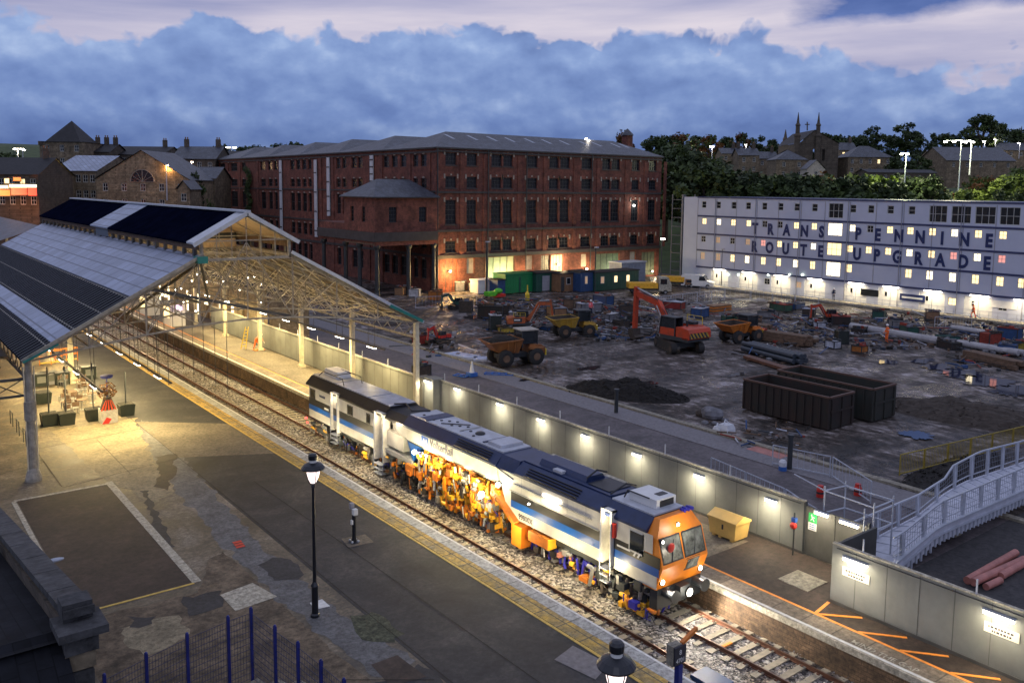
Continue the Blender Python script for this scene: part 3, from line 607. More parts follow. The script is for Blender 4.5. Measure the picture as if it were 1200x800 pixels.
for x,lab in((15.3,'dark lighting tray above the front platform edge'),(11.4,'dark lighting tray above the planters'),(30.2,'dark lighting tray above the far platform')):
    t=MB('iron_dark'); z=3.62 if x<20 else 4.12; t.box(x-.06,x+.06,54,96,z,z+.1); tag(t.build('cable_tray',loc=(x,54,z)),lab,'cable tray')
for y in [52+2.2*k for k in range(14)]:
    for (x,z0,z1) in((18.1,7.5,3.0),(14.6,7.2,4.0)): b=MB('iron_dark'); b.tube((x,y,z0),(x,y,z1),.02,n=4); b.build('hanging_rod',SH)
# the brightly lit depth of the station
ST=thing('station_building','long platform building lit by warm lamps deep under the train shed','building',(35,92,0))
b=MB('stone_pale'); wall(b,(33.5,128,0),(0,-1,0),44,5,[(k*4+1,k*4+2.3,0,2.6) for k in range(10)],.2,'stone_pale'); b.box(33.7,38,84,128,4.9,5.1,'slate_dark'); b.box(33.7,38,84,84.2,0,4.9)
b.build('wall',ST)
for k in range(10):
    b=MB('lit_window_bright' if k%3 else 'timber'); b.quad((33.68,127-k*4,.02),(33.68,125.7-k*4,.02),(33.68,125.7-k*4,2.58),(33.68,127-k*4,2.58)); b.build('door',ST)
for k,(x,y,z,m,sz) in enumerate([(28.6,97,2.3,'neon_purple',(.2,1.5,.35)),(29,104,3.0,'lit_window_bright',(.15,2,.4)),(30,92,3.4,'lit_window_bright',(.15,1.2,.5)),(24,122,3.4,'lit_window',(3,.2,.6)),(18,124,3.2,'lit_window_bright',(4,.2,.5))]):
    t=thing('illuminated_sign',['purple lit sign hanging deep under the train shed','long cream lit sign over the far platform','short cream lit sign over the far platform','warm lit panel at the far end above the track','wide bright panel at the far end of the front platform'][k],'sign',(x,y,z))
    b=MB(m); b.cbox((x,y,z),sz); b.build('panel',t); b=MB('iron_dark'); b.bar((x,y,z+sz[2]/2),(x,y,z+2.4),.04,.04); b.build('hanger',t)
for k,(x,y) in enumerate([(28.9,100),(28.9,110)]):
    t=thing('kiosk',['small cream kiosk with posters on the far platform','second cream kiosk farther along the far platform'][k],'kiosk',(x,y,0)); b=MB('panel_white'); b.box(x-.8,x+.8,y-1.5,y+1.5,0,2.5); b.build('wall',t); b=MB('slate_dark'); b.box(x-1,x+1,y-1.7,y+1.7,2.5,2.65); b.build('roof',t); b=MB('lit_window'); b.box(x-.83,x-.805,y-1,y+1,.9,2.1); b.build('window',t)
rr=random.Random(4)
names=['beside the cream columns','above the station building','at the far end of the shed','over the track at the far end']
for k in range(60):
    x=rr.uniform(21.5,31.0); y=rr.uniform(72,122); z=rr.uniform(4.8,8.0)
    b=MB('bulb'); b.ball((x,y,z),rr.uniform(.05,.1),n=8); b.bar((x,y,z+.1),(x,y,z+1.2),.03,.03,'iron_dark'); o=b.build('pendant_lamp',loc=(x,y,z)); tag(o,'one of the small bright lamps hanging deep under the train shed','lamp','pendant lamps deep in the shed')
for (x,y) in((27,100),(20,112),(30,118),(14,100)): lamp('light','POINT',(x,y,4.6),900,(1,.72,.36),.4)
# ================================================================ WAREHOUSE
WX,WY,WX1,WY1,WE=70.,109.,118.2,205.,21.6
WH=thing('brick_warehouse','long five storey red brick goods warehouse with slate roofs behind the yard','building',(WX,WY,0))
def WXs(u,v=180): return onY(u,v,WY).x
nwin=0
rows_r=[(19.1,20.9,3),(15.7,17.4,3),(10.2,13.9,5),(5.95,7.7,3)]
ux=[(522,535),(547,559),(576,588),(590,601),(617,630),(644,655),(657,668),(682,694),(706,716),(717,727),(741,750),(761,770)]
ops=[]; info=[]
for (z0,z1,nz) in rows_r:
    for (a,c) in ux:
        q=(WXs(a)-WX,WXs(c)-WX,z0,z1); ops.append(q); info.append(nz)
gfu=[(519,536,.05,4.9,'brick_red'),(547,556,2.6,5,'plaster'),(571,603,.3,4.95,'cream_door'),(617,625,2.6,4.9,'plaster'),(634,645,.3,4.8,'concrete_pale'),(646,660,.3,4.8,'cream_door'),(681,688,2.5,4.7,'plaster'),(698,726,.3,4.6,'door_green'),(738,745,2.3,4.7,'plaster'),(752,768,.3,4.5,'door_green')]
mat('cream_door',(.5,.45,.3),.6,var=.15,scale=1); mat('door_green',(.12,.15,.1),.6)
gops=[(WXs(a,300)-WX,WXs(c,300)-WX,z0,z1) for (a,c,z0,z1,m) in gfu]
b=MB('brick'); wall(b,(WX,WY,0),(1,0,0),WX1-WX,WE,ops+gops,.3,'brick','brick_red')
for q in [(WX1,WY),]: b.quad((WX1,WY,0),(WX1,WY1,0),(WX1,WY1,WE),(WX1,WY,WE))
b.quad((WX1,WY1,0),(WX,WY1,0),(WX,WY1,WE),(WX1,WY1,WE))
# brick pilasters, proud
for u in(513,541,568,608,638,673,700,733,755,778):
    x=WXs(u,250); b.box(x-.35,x+.35,WY-.12,WY,5.4,WE-.8,'brick')
b.build('wall',WH)
for q,nz in zip(ops,info):
    window((WX,WY,0),(1,0,0),q,.3,WH,Vector((0,1,0)),nx=3,nz=nz,fw=.09)
for (g,q) in zip(gfu,gops):
    b=MB(g[4]); o=Vector((WX,WY+.28,0)); b.quad(o+Vector((q[0],0,q[2])),o+Vector((q[1],0,q[2])),o+Vector((q[1],0,q[3])),o+Vector((q[0],0,q[3])))
    w=q[1]-q[0]
    if w>1.8:
        for k in range(1,4): x=q[0]+w*k/4; b.box(WX+x-.04,WX+x+.04,WY+.24,WY+.275,q[2],q[3],'frame_dark')
    b.build('door' if q[2]<1 else 'window',WH)
b=MB('stonetrim')
for (z0,z1,nz) in rows_r:
    for (a,c) in ux:
        x0=WXs(a);x1=WXs(c)
        for x in(x0-.18,x1+.18,(x0+x1)/2): b.box(x-.13,x+.13,WY-.08,WY-.002,z1+.05-(0.35 if x!=(x0+x1)/2 else -.1),z1+.4)
        b.box(x0-.1,x1+.1,WY-.07,WY-.002,z0-.16,z0-.02,'course')
for z,h in((5.05,.55),(9.1,.35),(14.9,.3),(21.0,.25)): b.box(WX-.3,WX1+.1,WY-.2,WY-.004,z,z+h,'course')
b.box(WX-.4,WX1+.3,WY-.35,WY+.3,WE-.12,WE+.1,'course')
for u in(512,571,616,692): x=WXs(u,250); b.tube((x,WY-.22,0),(x,WY-.22,WE),.09,n=6,m='frame_dark')
b.build('stone_trim',WH)
# long left face
def YW(u,v=200): return onX(u,v,WX).y
rl=[(18.9,20.7,3),(15.6,17.1,3),(10.9,14.4,4),(6.5,8.7,2),(1.8,4.8,2)]
opl=[];inl=[]
groups=[(257,264),(270,278),(305,311),(314,319),(340,345),(347,352),(354,359),(394,399),(401,406),(412,418),(419,425),(449,456),(459,466),(469,476),(484,490),(493,500)]
groups+=[(283,288),(321,325),(361,365),(267,269)]
for (z0,z1,nz) in rl:
    for (a,c) in groups:
        y0=YW(a);y1=YW(c); opl.append((WY1-y0,WY1-y1,z0,z1)); inl.append(nz)
LFT=WY1
opl=[q for q in opl if q[0]>0]
b=MB('brick'); wall(b,(WX,WY1,0),(0,-1,0),WY1-WY,WE,opl,.3,'brick','brick_red')
for u in(252.5,281,302,328,376,390,432,447,480,503):
    y=YW(u); b.box(WX-.15,WX,y-.5,y+.5,0,WE-.6,'brick')
b.build('wall',WH)
for i,q in enumerate(opl[:51]): window((WX,WY1,0),(0,-1,0),q,.3,WH,Vector((1,0,0)),nx=1,nz=2,fw=.12)
mb=MB()
for q in opl[51:]: window((WX,WY1,0),(0,-1,0),q,.3,WH,Vector((1,0,0)),nx=1,nz=2,fw=.12,mb=mb)
tag(mb.build('window',WH),kind='stuff')
b=MB('stonetrim')
for q in opl: 
    y=WY1-(q[0]+q[1])/2; b.box(WX-.08,WX-.003,y-.3,y+.3,q[3]+.05,q[3]+.25)
for z,h in((5.2,.4),(9.3,.3),(15.0,.25),(20.9,.25)): b.box(WX-.18,WX-.004,WY,WY1,z,z+h,'course')
b.box(WX-.4,WX+.3,WY,WY1,WE-.12,WE+.1,'course')
b.build('stone_trim',WH)
for (u,z0,z1) in((330,6.3,20.8),(371,6.3,20.6),(386,10.4,20.9),(437,16.2,20.9)):
    y=YW(u); b=MB('roof_white'); b.box(WX-.32,WX-.16,y-.55,y+.55,z0,z1)
    for k in range(4): z=z0+(z1-z0)*(k+.3)/4; b.box(WX-.36,WX-.33,y-.58,y+.58,z,z+.22,'frame_dark')
    b.build('loading_door_strip',WH)
for u in(292,): 
    y=YW(u)
# ridged roofs with hipped ends on the long face
nR=6; sp=(WY1-WY)/nR
for k in range(nR):
    y0=WY+k*sp; y1=y0+sp; ym=(y0+y1)/2; z=WE+.1; zr=WE+3.0; xa=WX-.4; xb=WX1+.3
    b=MB('slate'); A=(xa,y0 if k else y0-.35,z);B=(xb,y0 if k else y0-.35,z);C=(xb,y1,z);D=(xa,y1,z);E=(xa+7,ym,zr);F_=(xb-5,ym,zr)
    b.add([A,B,C,D,E,F_],[(0,1,5,4),(2,3,4,5),(3,0,4),(1,2,5)]); 
    r=b.build('roof',WH)
    if k==0:
        sb=MB('paint_worn')
        for u in(533,560,583,604,627,647,668,692,706,728,738):
            x=onY(u,165,ym-4).x; 
            def R(yy): return z+(zr-z)*(yy-y0)/(ym-y0)
            for (ya) in(y0+4.2,):
                sb.add([(x-.3,ya,R(ya)+.06),(x+.3,ya,R(ya)+.06),(x+.3-.4,ya+2.2,R(ya+2.2)+.06),(x-.3-.4,ya+2.2,R(ya+2.2)+.06)],[(0,1,2,3)],'glass_light')
        mat('glass_light',(.2,.23,.3),.2,var=.2)
        sb.build('skylight',r)
# annex hoist house
b=MB('brick'); ay=WY-.0; AXL=59.25; aY1=118.
wall(b,(AXL,WY-.5,7.7),(1,0,0),WX-AXL-.36,6.6,[(2.2,3.5,3.0,5.2),(7.2,8.5,3.0,5.2)],.25,'brick','brick_red')
wall(b,(AXL,aY1,7.7),(0,-1,0),aY1-WY+.5,6.6,[(2,3,3,5.2),(5.5,6.5,3,5.2)],.25,'brick','brick_red')
b.box(AXL,WX-.4,WY-.4,aY1,7.5,7.69,'timber')
b.box(AXL+.2,WX-.4,aY1,127,7.6,10.3,'brick')
b.build('annex_wall',WH)
window((AXL,WY-.5,7.7),(1,0,0),(2.2,3.5,3,5.2),.25,WH,Vector((0,1,0)),nx=3,nz=4); window((AXL,WY-.5,7.7),(1,0,0),(7.2,8.5,3,5.2),.25,WH,Vector((0,1,0)),nx=3,nz=4)
window((AXL,aY1,7.7),(0,-1,0),(2,3,3,5.2),.25,WH,Vector((1,0,0)),nx=2,nz=4); window((AXL,aY1,7.7),(0,-1,0),(5.5,6.5,3,5.2),.25,WH,Vector((1,0,0)),nx=2,nz=4)
b=MB('slate'); z=14.35; A=(AXL-.6,WY-1.1,z);B=(WX-.2,WY-1.1,z);C=(WX-.2,aY1+.5,z);D=(AXL-.6,aY1+.5,z);E=(AXL+3.0,(WY+aY1)/2,16.9);F_=(WX-2.2,(WY+aY1)/2,16.9)
b.add([A,B,C,D,E,F_],[(0,1,5,4),(2,3,4,5),(3,0,4),(1,2,5)]); b.box(AXL-.6,WX-.2,WY-1.1,aY1+.5,z-.15,z-.01,'course'); b.build('annex_roof',WH)
b=MB('course'); b.box(AXL-.2,WX-.36,WY-.75,WY-.51,8.0,9.3); b.box(AXL-.25,AXL-.01,WY-.7,127,8.0,9.3); b.box(AXL-.15,WX-.36,WY-.62,WY-.51,7.4,8.0,'brick_red'); b.build('annex_girder',WH)
for (x,y) in((AXL+.4,WY-.2),(AXL+5.6,WY-.2),(AXL+.4,114),(AXL+.4,118.5),(AXL+.4,126),(WX-.8,WY-.2),(AXL+5.6,118)):
    b=MB('frame_dark'); b.lathe([(.5,0),(.45,.5),(.32,.7),(.3,6.8),(.5,7.2),(.5,7.5)],(x,y,0),10); b.build('annex_column',WH)
# rooftop turret and vent
b=MB('brick'); p=onY(735,165,WY+20); b.box(p.x-.8,p.x+.8,p.y-.8,p.y+.8,20,26.8); b.lathe([(1.3,26.8),(1.2,27.1),(.08,28.2)],(p.x,p.y,0),8,'slate'); b.build('turret',WH)
# climbing plant on the long face
def leaves(name,pts,r,n,size,mats,seed,parent=None,loc=None,flat=None):
    rs=random.Random(seed); b=MB()
    for c in pts:
        c=Vector(c); m=rs.choice(mats)
        for k in range(n):
            d=Vector((rs.gauss(0,1),rs.gauss(0,1),rs.gauss(0,1))); d.normalize(); rr=r*rs.random()**.45
            p=c+d*rr; 
            if flat: p=Vector((p.x if flat!='x' else c.x+rs.uniform(-.25,.1),p.y,p.z))
            s=size*rs.uniform(.6,1.3); a=Vector((rs.gauss(0,1),rs.gauss(0,1),rs.gauss(0,.7))).normalized()*s; q=Vector((rs.gauss(0,1),rs.gauss(0,1),rs.gauss(0,.7))); q=a.cross(q).normalized()*s*.7
            b.add([p-a,p-q,p+a,p+q],[(0,1,2,3)],m if rs.random()<.8 else rs.choice(mats))
    return b.build(name,parent,loc=loc)
y=YW(292); rs=random.Random(2)
iv=thing('climbing_plant','tall dark ivy climbing the long face of the brick warehouse','plant',(WX-.3,y,0))
leaves('foliage',[(WX-.35,y+rs.uniform(-1.4,1.4),z) for z in [1+.55*k for k in range(34)]],1.1,70,.2,['leaf_a','leaf_b'],3,iv,flat='x')
b=MB('bark'); b.path([(WX-.3,y,0),(WX-.3,y+.3,7),(WX-.3,y-.3,14),(WX-.3,y,18)],.08); b.build('stem',iv)
# wall lamps on the ground floor
for k,(u,v,col,pw) in enumerate([(528,318,(1,.62,.22),2200),(590,325,(.85,1,.5),900),(611,320,(1,.6,.25),500),(655,310,(1,.75,.4),1600),(688,315,(1,.7,.35),600),(722,316,(.9,.95,.6),350),(765,318,(1,.75,.45),300)]):
    p=onY(u,v,WY-.5)
    t=thing('wall_lamp',['orange wall lamp at the left corner of the warehouse ground floor','greenish lamp lighting the wide shutter of the warehouse','small lamp between two warehouse shutters','bright lamp over the middle warehouse bay','lamp on the warehouse wall above the blue cabin','lamp by the dark green warehouse shutter','rightmost wall lamp of the warehouse'][k],'lamp',p,0,'warehouse wall lamps')
    b=MB('bulb'); b.box(p.x-.15,p.x+.15,p.y,p.y+.12,p.z-.1,p.z+.1); b.build('lens',t); b=MB('frame_dark'); b.box(p.x-.2,p.x+.2,p.y+.12,p.y+.48,p.z-.05,p.z+.12); b.build('housing',t)
    lamp('light','POINT',(p.x,p.y-1.1,p.z),pw,col,.3,t)
# roof beacon and lit window
for k,(u,v) in enumerate([(687,163.5),(743,241)]):
    p=onY(u,v,WY+9 if k==0 else WY-.2); b=MB('bulb'); b.ball(p,.28 if k==0 else .2,n=8); b.bar(p+Vector((0,0,-.1)),p+Vector((0,.25,-1.6 if k==0 else -.1)),.08,.08,'frame_dark'); tag(b.build('floodlight',loc=p),['bright flood lamp standing on the warehouse roof ridge','small bright lamp on the upper wall of the warehouse'][k],'light')
    lamp('light','POINT',p+Vector((0,-.8,.2)),150,W3,.2)
# ================================================================ OFFICE BLOCK
OX=111.5; OT=14.5; OY1=94.5; OY0=28.
OF=thing('office_block','five storey blue grey modular office block with large navy lettering','building',(OX,OY1,0))
def OY(u,v): return onX(u,v,OX).y
lv=[11.55,8.65,5.95,3.2]; 
r1=[825,842,860,877,896,915,934,955,1000,1021,1044,1069]
r2=[(825,1),(842,3),(859,1),(877,1),(896,0),(914,0),(933,1),(954,1),(999,3),(1020,0),(1043,1),(1067,1),(1093,1),(1119,3),(1147,1),(1176,1)]
r3=[(824,0),(841,2),(858,0),(876,2),(894,4),(913,1),(932,1),(953,3),(996,1),(1018,1),(1041,1),(1066,3),(1092,1),(1118,4),(1146,3),(1175,4)]
r4=[(823,2),(841,2),(858,1),(875,3),(894,1),(912,1),(932,3),(952,1),(995,1),(1065,1),(1090,3),(1117,3),(1144,1),(1173,1),(1199,1)]
gm={0:'glass_pane',1:'lit_window',2:'lit_window_dim',3:'lit_window_bright',4:'lit_pink'}
wins=[]
HW=.46
for u in r1: y=OY(u,241); wins.append((y+HW,y-HW,12.85,13.95,'glass_pane',1,2))
for u,c in r2: y=OY(u,265); wins.append((y+HW,y-HW,10.2,11.2,gm[c],2,2))
for u,c in r3: y=OY(u,287); wins.append((y+HW,y-HW,7.3,8.3,gm[c],2,2))
for u,c in r4: y=OY(u,308); wins.append((y+HW,y-HW,4.45,5.65,gm[c],2,2))
for (a,c) in((1089,1110),(1115,1138),(1143,1167),(1172,1196)): wins.append((OY(a,250),OY(c,250),11.95,14.1,'glass_pane',3,1.0))
for (z0,z1,m) in((12.0,14.1,'glass_pane'),(9.5,11.3,'lit_window_bright'),(6.7,8.5,'lit_window'),(3.7,5.75,'lit_window_bright')): wins.append((OY(971,250),OY(988,250),z0,z1,m,3,1))
ops=[(OY1-w[0],OY1-w[1],w[2],w[3]) for w in wins]
drs=[]
for u in(843,877,915,955,1003,1044,1093,1148): y=OY(u,330); drs.append((y+1.7,y-1.7))
gops=[(OY1-a,OY1-c,.5,2.85) for a,c in drs]
gw=[(OY1-OY(u,345)-.5,OY1-OY(u,345)+.5,1.5,2.4) for u in(1020,1116,1176,898,935)]
b=MB('office_panel'); wall(b,(OX,OY1,0),(0,-1,0),OY1-OY0,OT,ops+gops+gw,.12,'office_panel','frame_white')
b.quad((OX,OY1,0),(OX+14,OY1,0),(OX+14,OY1,OT),(OX,OY1,OT)); b.quad((OX,OY0,0),(OX+14,OY0,0),(OX+14,OY0,OT),(OX,OY0,OT)); b.quad((OX+14,OY1,0),(OX+14,OY0,0),(OX+14,OY0,OT),(OX+14,OY1,OT))
for k in range(18): # module joints
    y=OY1-3.9*k; b.box(OX-.03,OX,y-.05,y+.05,3.4,OT-.2,'cab_grey')
b.build('wall',OF)
for w,q in zip(wins,ops): window((OX,OY1,0),(0,-1,0),q,.12,OF,Vector((1,0,0)),glass=w[4],frame='frame_white',nx=w[5],nz=2,fw=.07)
for k,q in enumerate(gw): window((OX,OY1,0),(0,-1,0),q,.12,OF,Vector((1,0,0)),glass=['glass_pane','lit_window','glass_pane','glass_pane','lit_window_dim'][k],frame='frame_white',nx=2,nz=2,fw=.05)
for q in gops:
    b=MB('panel_white'); y=OY1; b.quad((OX+.11,y-q[0],.5),(OX+.11,y-q[1],.5),(OX+.11,y-q[1],2.85),(OX+.11,y-q[0],2.85)); m_=(q[0]+q[1])/2
    b.box(OX+.07,OX+.105,y-m_-.03,y-m_+.03,.5,2.85,'cab_grey'); b.box(OX+.06,OX+.1,y-m_+.5,y-m_+.8,1.7,2.3,'glass_pane'); b.build('door',OF)
b=MB('office_band')
for z in lv: b.box(OX-.06,OX-.002,OY0,OY1,z-.13,z+.13)
b.box(OX-.12,OX+14.1,OY0-.1,OY1+.1,OT,OT+.2); b.build('floor_band',OF)
L2='TRANS PENNINE'; p2=[885,903,922,943,963,None,1006,1029,1054,1079,1105,1131,1160]
L3='ROUTE UPGRADE'; p3=[884,902,921,942,962,None,1005,1028,1052,1077,1103,1130,1158]
for S_,P_,z in((L2,p2,9.2),(L3,p3,6.4)):
    for c,u in zip(S_,P_):
        if c==' ': continue
        y=OY(u,268 if z>9 else 289)
        text_obj(c,2.25,MfaceX(OX-.05,y,z),'letter_navy',OF,'letter',.02,.1,.76,'CENTER')
# stair tower
b=MB('office_panel'); b.box(OX,OX+10,OY1+.02,OY1+3,0,OT+.1); b.build('stair_tower',OF)
T2=thing('scaffold_stair','dark scaffold stair tower at the left end of the office block','stair tower',(OX,OY1+4.5,0)); b=MB('steel_cover')
for y in(OY1+3.3,OY1+5.6):
    for x in(OX,OX+3): b.bar((x,y,0),(x,y,15),.12,.12)
for k in range(10): z=1.5*k+.6; b.bar((OX,OY1+3.3,z),(OX,OY1+5.6,z),.07,.07); b.bar((OX,OY1+5.6,z),(OX+3,OY1+5.6,z),.07,.07)
b.build('frame',T2); b=MB('frame_dark')
for k in range(5): b.bar((OX+.3,OY1+3.5,k*3),(OX+2.7,OY1+5.4,k*3+2.9),.7,.08)
b.build('stairs',T2)
b=MB('pipe_grey'); b.box(OX-.02,OX+.1,OY1+3.35,OY1+3.5,0,15) ; b.build('panel',T2)
# walkway, rail, canopy lamps
b=MB('concrete_pale'); b.box(OX-2.2,OX-.02,OY0,OY1+3,-.02,.42); b.box(OX-2.25,OX-2.2,OY0,OY1+3,.2,.45,'paint_worn'); b.build('walkway',OF)
b=MB('cab_grey')
for k in range(9): y=OY1-3.9*(2*k+1)+.25; b.tube((OX-.07,y,.45),(OX-.07,y,OT-.1),.05,n=6)
b.build('downpipe',OF)
rp=MB('galv')
for z in(.95,1.45): rp.bar((OX-2.15,OY0,z),(OX-2.15,OY1+2,z),.05,.05)
for k in range(64):
    y=OY0+1.05*k; rp.bar((OX-2.15,y,.4),(OX-2.15,y,1.45),.035,.035)
rp.build('railing',OF)
for k,(u,v) in enumerate([(843,314),(877,318),(915,321.5),(955,325.5),(1003,330),(1044,334),(1093,339.5),(1148,345.5),(1200,351)]):
    y=onX(u,v,OX-.2).y
    t=thing('canopy_light',['first','second','third','fourth','fifth','sixth','seventh','eighth','ninth'][k]+' white strip lamp from the left over the office doors','light',(OX-.2,y,3.0),0,'strip lamps over the office doors')
    b=MB('tube_warm'); b.box(OX-.3,OX-.14,y-1.1,y+1.1,2.98,3.12); b.build('tube',t); b=MB('panel_white'); b.box(OX-.36,OX-.07,y-1.15,y+1.15,3.12,3.17); b.build('casing',t)
    lamp('light','AREA',(OX-1.1,y,2.92),105,(1,.82,.5),.4,t,rot=(0,0,0),sy=2.2)
for k,u in enumerate([853,865,900,925,940]):
    p=onX(u,322,OX-.15); b=MB('bulb_green'); b.ball(p,.12,n=8); b.bar(p,p+Vector((.13,0,0)),.06,.06,'frame_dark'); tag(b.build('bulkhead_lamp',loc=p),['bulkhead lamp beside the first office door','bulkhead lamp left of the second office door','bulkhead lamp left of the third office door','bulkhead lamp right of the third office door','bulkhead lamp left of the fourth office door'][k],'lamp','round lamps on the office wall')
for k,(u,v,w_,m) in enumerate([(1019,343,2.6,'glass_pane'),(1069,349,3.4,'letter_navy'),(1176,357,3.2,'panel_white')]):
    p=onX(u,v,OX-.06); b=MB(m); b.box(OX-.1,OX-.04,p.y-w_/2,p.y+w_/2,p.z-.45,p.z+.45); 
    if m=='letter_navy':
        b.box(OX-.12,OX-.1,p.y-1.4,p.y+1.4,p.z-.12,p.z+.12,'panel_white')
    tag(b.build('notice_board',loc=p),['dark notice board on the office wall between two doors','navy sign with a white strip on the office wall','pale notice board at the right end of the office wall'][k],'sign')
# ================================================================ TRAIN
TR=thing('maintenance_train','long white and navy track maintenance train with orange cab and yellow tamping gear','train',(25.475,38,-.915))
xa,xb=24.15,26.80
def tb(name,mb,par=None): return mb.build(name,par or TR)
def band(b,y0,y1,bands,ins=0.):
    for z0,z1,m in bands: b.box(xa+ins,xb-ins,y0,y1,z0,z1,m)
bands=[(.35,.86,'train_white'),(.86,1.2,'train_blue'),(1.2,1.66,'train_black'),(1.66,2.45,'train_white')]
b=MB(); band(b,44.25,53.6,bands); b.box(xa+.02,xb-.02,44.25,53.6,.3,.349,'train_black'); rear=tb('body',b)
b=MB(); band(b,24.95,31.2,bands); band(b,22.7,24.3,bands); b.box(xa+.35,xb,24.3,24.95,.35,2.45,'train_white')
# raked start of the lower body
b.prism([(31.2,.35),(31.2,2.45),(32.3,2.45),(31.6,.9),(31.35,.35)],xb-xa,'x',xa,'train_white')
body=tb('body',b)
b=MB('train_white'); b.box(xa,xb,32.3,40.6,1.78,2.45); b.box(xa+.02,xb-.02,32.3,40.6,1.68,1.779,'train_black'); b.prism([(40.6,2.45),(40.6,1.78),(41.9,2.0),(41.9,2.45)],xb-xa,'x',xa); tb('main_beam',b)
def roof(y0,y1,mc,mt,zt=3.02,inx=.42,panels=True):
    b=MB(mc); b.prism([(xa-.03,2.45),(xa-.03,2.56),(xa+inx,zt),(xb-inx,zt),(xb+.03,2.56),(xb+.03,2.45)],y1-y0,'y',y0)
    r=tb('roof',b)
    if mt:
        b=MB(mt); b.box(xa+inx+.04,xb-inx-.04,y0+.06,y1-.06,zt+.003,zt+.07); b.build('roof_panel',r)
    return r
r=roof(50.6,54.0,'train_black','train_grey'); 
b=MB('panel_white'); b.prism([(25.2,3.09),(26.3,3.09),(26.2,3.5),(25.3,3.5)],1.9,'y',51.6); b.build('air_unit',r)
b=MB('train_black')
for q in(24.7,26.0): b.path([(q,49.5,3.1),(q,49.7,3.5),(q,52.5,3.5),(q,53.2,3.1)],.03)
b.bar((24.7,51,3.5),(26,51,3.5),.05); b.build('roof_rail',r)
roof(46.0,50.58,'train_black','train_roof'); r=roof(43.4,45.98,'train_black','train_roof')
b=MB('bulb'); 
r=roof(41.2,43.38,'train_black',None,2.9)
b=MB('train_black'); b.path([(25.0,43.6,3.1),(25.2,42.6,3.3),(25.0,41.6,3.1),(25.8,40.9,3.15)],.05); b.build('cable',r)
r=roof(32.4,41.18,'train_navy','train_roof')
b=MB('train_navy'); b.box(xa+.45,xb-.45,39.3,40.1,3.095,3.13); b.box(xa+.6,xb-.6,34.2,34.35,3.095,3.14)
for k in range(14): b.cbox((25+.9*((k*37)%10)/10,35.5+k*.38,3.11),(.12,.12,.05),'train_black')
b.ball((25.5,35.6,3.12),.28,'train_black',10,(1,1,.4)); b.box(xa+.7,xb-.6,32.9,34.0,3.1,3.24,'train_roof'); b.bar((24.9,38.4,3.13),(26,37.2,3.13),.05,.04,'train_black'); b.bar((24.9,36.6,3.13),(26.3,36.6,3.13),.05,.04,'train_grey'); b.build('roof_fitting',r)
b=MB('train_black')
for k in range(4): z=2.62+k*.1; x=xa+.0+k*.085; b.box(x-.03,x+.01,33.0,36.0,z,z+.05); 
b.build('louvre',r)
# step where the roof changes
b=MB('train_navy'); b.add([(xa-.03,32.39,2.45),(xb+.03,32.39,2.45),(xb+.03,31.0,2.2),(xa-.03,31.0,2.2),(xa+.4,32.39,3.02),(xb-.4,32.39,3.02),(xb-.4,31.0,3.02),(xa+.4,31.0,3.02)],[(0,1,2,3),(4,7,6,5),(0,3,7,4),(1,5,6,2),(3,2,6,7),(0,4,5,1)]); tb('roof_step',b)
r=roof(25.0,30.98,'train_navy','train_navy',3.0,.5)
b=MB('train_navy'); b.prism([(24.95,3.075),(26.1,3.075),(25.95,3.3),(25.1,3.3)],3.2,'y',26.9); b.box(24.75,25.2,28.3,28.9,3.08,3.2,'train_roof'); b.box(24.9,26.2,25.4,26.7,3.08,3.11,'train_black'); b.path([(24.9,26.8,3.3),(25.4,26.7,3.6),(26.1,26.8,3.35)],.04,m='train_black'); b.path([(24.8,25.2,3.1),(25.6,25.1,3.4),(26.4,25.3,3.1)],.04,m='train_black'); b.box(26.35,26.6,26,31,2.95,3.02,'paint_worn'); b.build('roof_fitting',r)
b=MB('train_black')
for k in range(4): z=2.6+k*.09; x=xa-.01+k*.105; b.box(x-.03,x+.01,26.6,30.2,z,z+.045)
b.build('louvre',r)
r=roof(22.5,24.98,'train_navy','train_roof',2.98,.42)
b=MB('panel_white'); b.box(25.1,26.25,22.9,24.4,3.06,3.42); b.box(25.3,26.1,22.88,22.9,3.1,3.36,'train_black'); b.box(25.6,26.1,23.2,23.5,3.42,3.44,'train_black'); b.path([(25.0,24.6,3.1),(25.0,24.4,3.45),(25.0,23.2,3.45)],.03,m='train_black'); b.build('air_unit',r)
# cab front
b=MB('train_orange'); prof=[(xa,.3),(xa,2.35),(xa+.42,2.98),(xb-.42,2.98),(xb,2.35),(xb,.3)]
yo=lambda z: 22.05-.28*(1-abs(z-1.25)/1.75) if z<3 else 22.1
cs=[(xa,.3),(xa,1.25),(xa+.02,2.35),(xa+.42,2.98),(xb-.42,2.98),(xb-.02,2.35),(xb,1.25),(xb,.3)]
fr=[(x,{.3:21.95,1.25:21.62,2.35:21.95,2.98:22.2}[z],z) for x,z in cs]; bk=[(x,22.7,z) for x,z in cs]
n=8; b.add(fr+bk,[(0,1,6,7)[::-1],(1,2,5,6)[::-1],(2,3,4,5)[::-1],(7,6,14,15),(0,8,9,1)[::1]]+[(k,n+k,n+k+1,k+1) for k in range(1,7)],'train_orange')
cab=tb('cab_front',b)
b=MB('train_white'); b.box(xa-.012,xa-.003,22.15,22.7,1.7,2.45); b.box(xa-.012,xa-.003,21.9,22.7,.35,.86); b.box(xa-.012,xa-.003,21.75,22.7,1.2,1.66,'train_black'); b.box(xa-.012,xa-.003,21.8,22.7,.86,1.2,'train_blue'); b.build('livery_panel',cab)
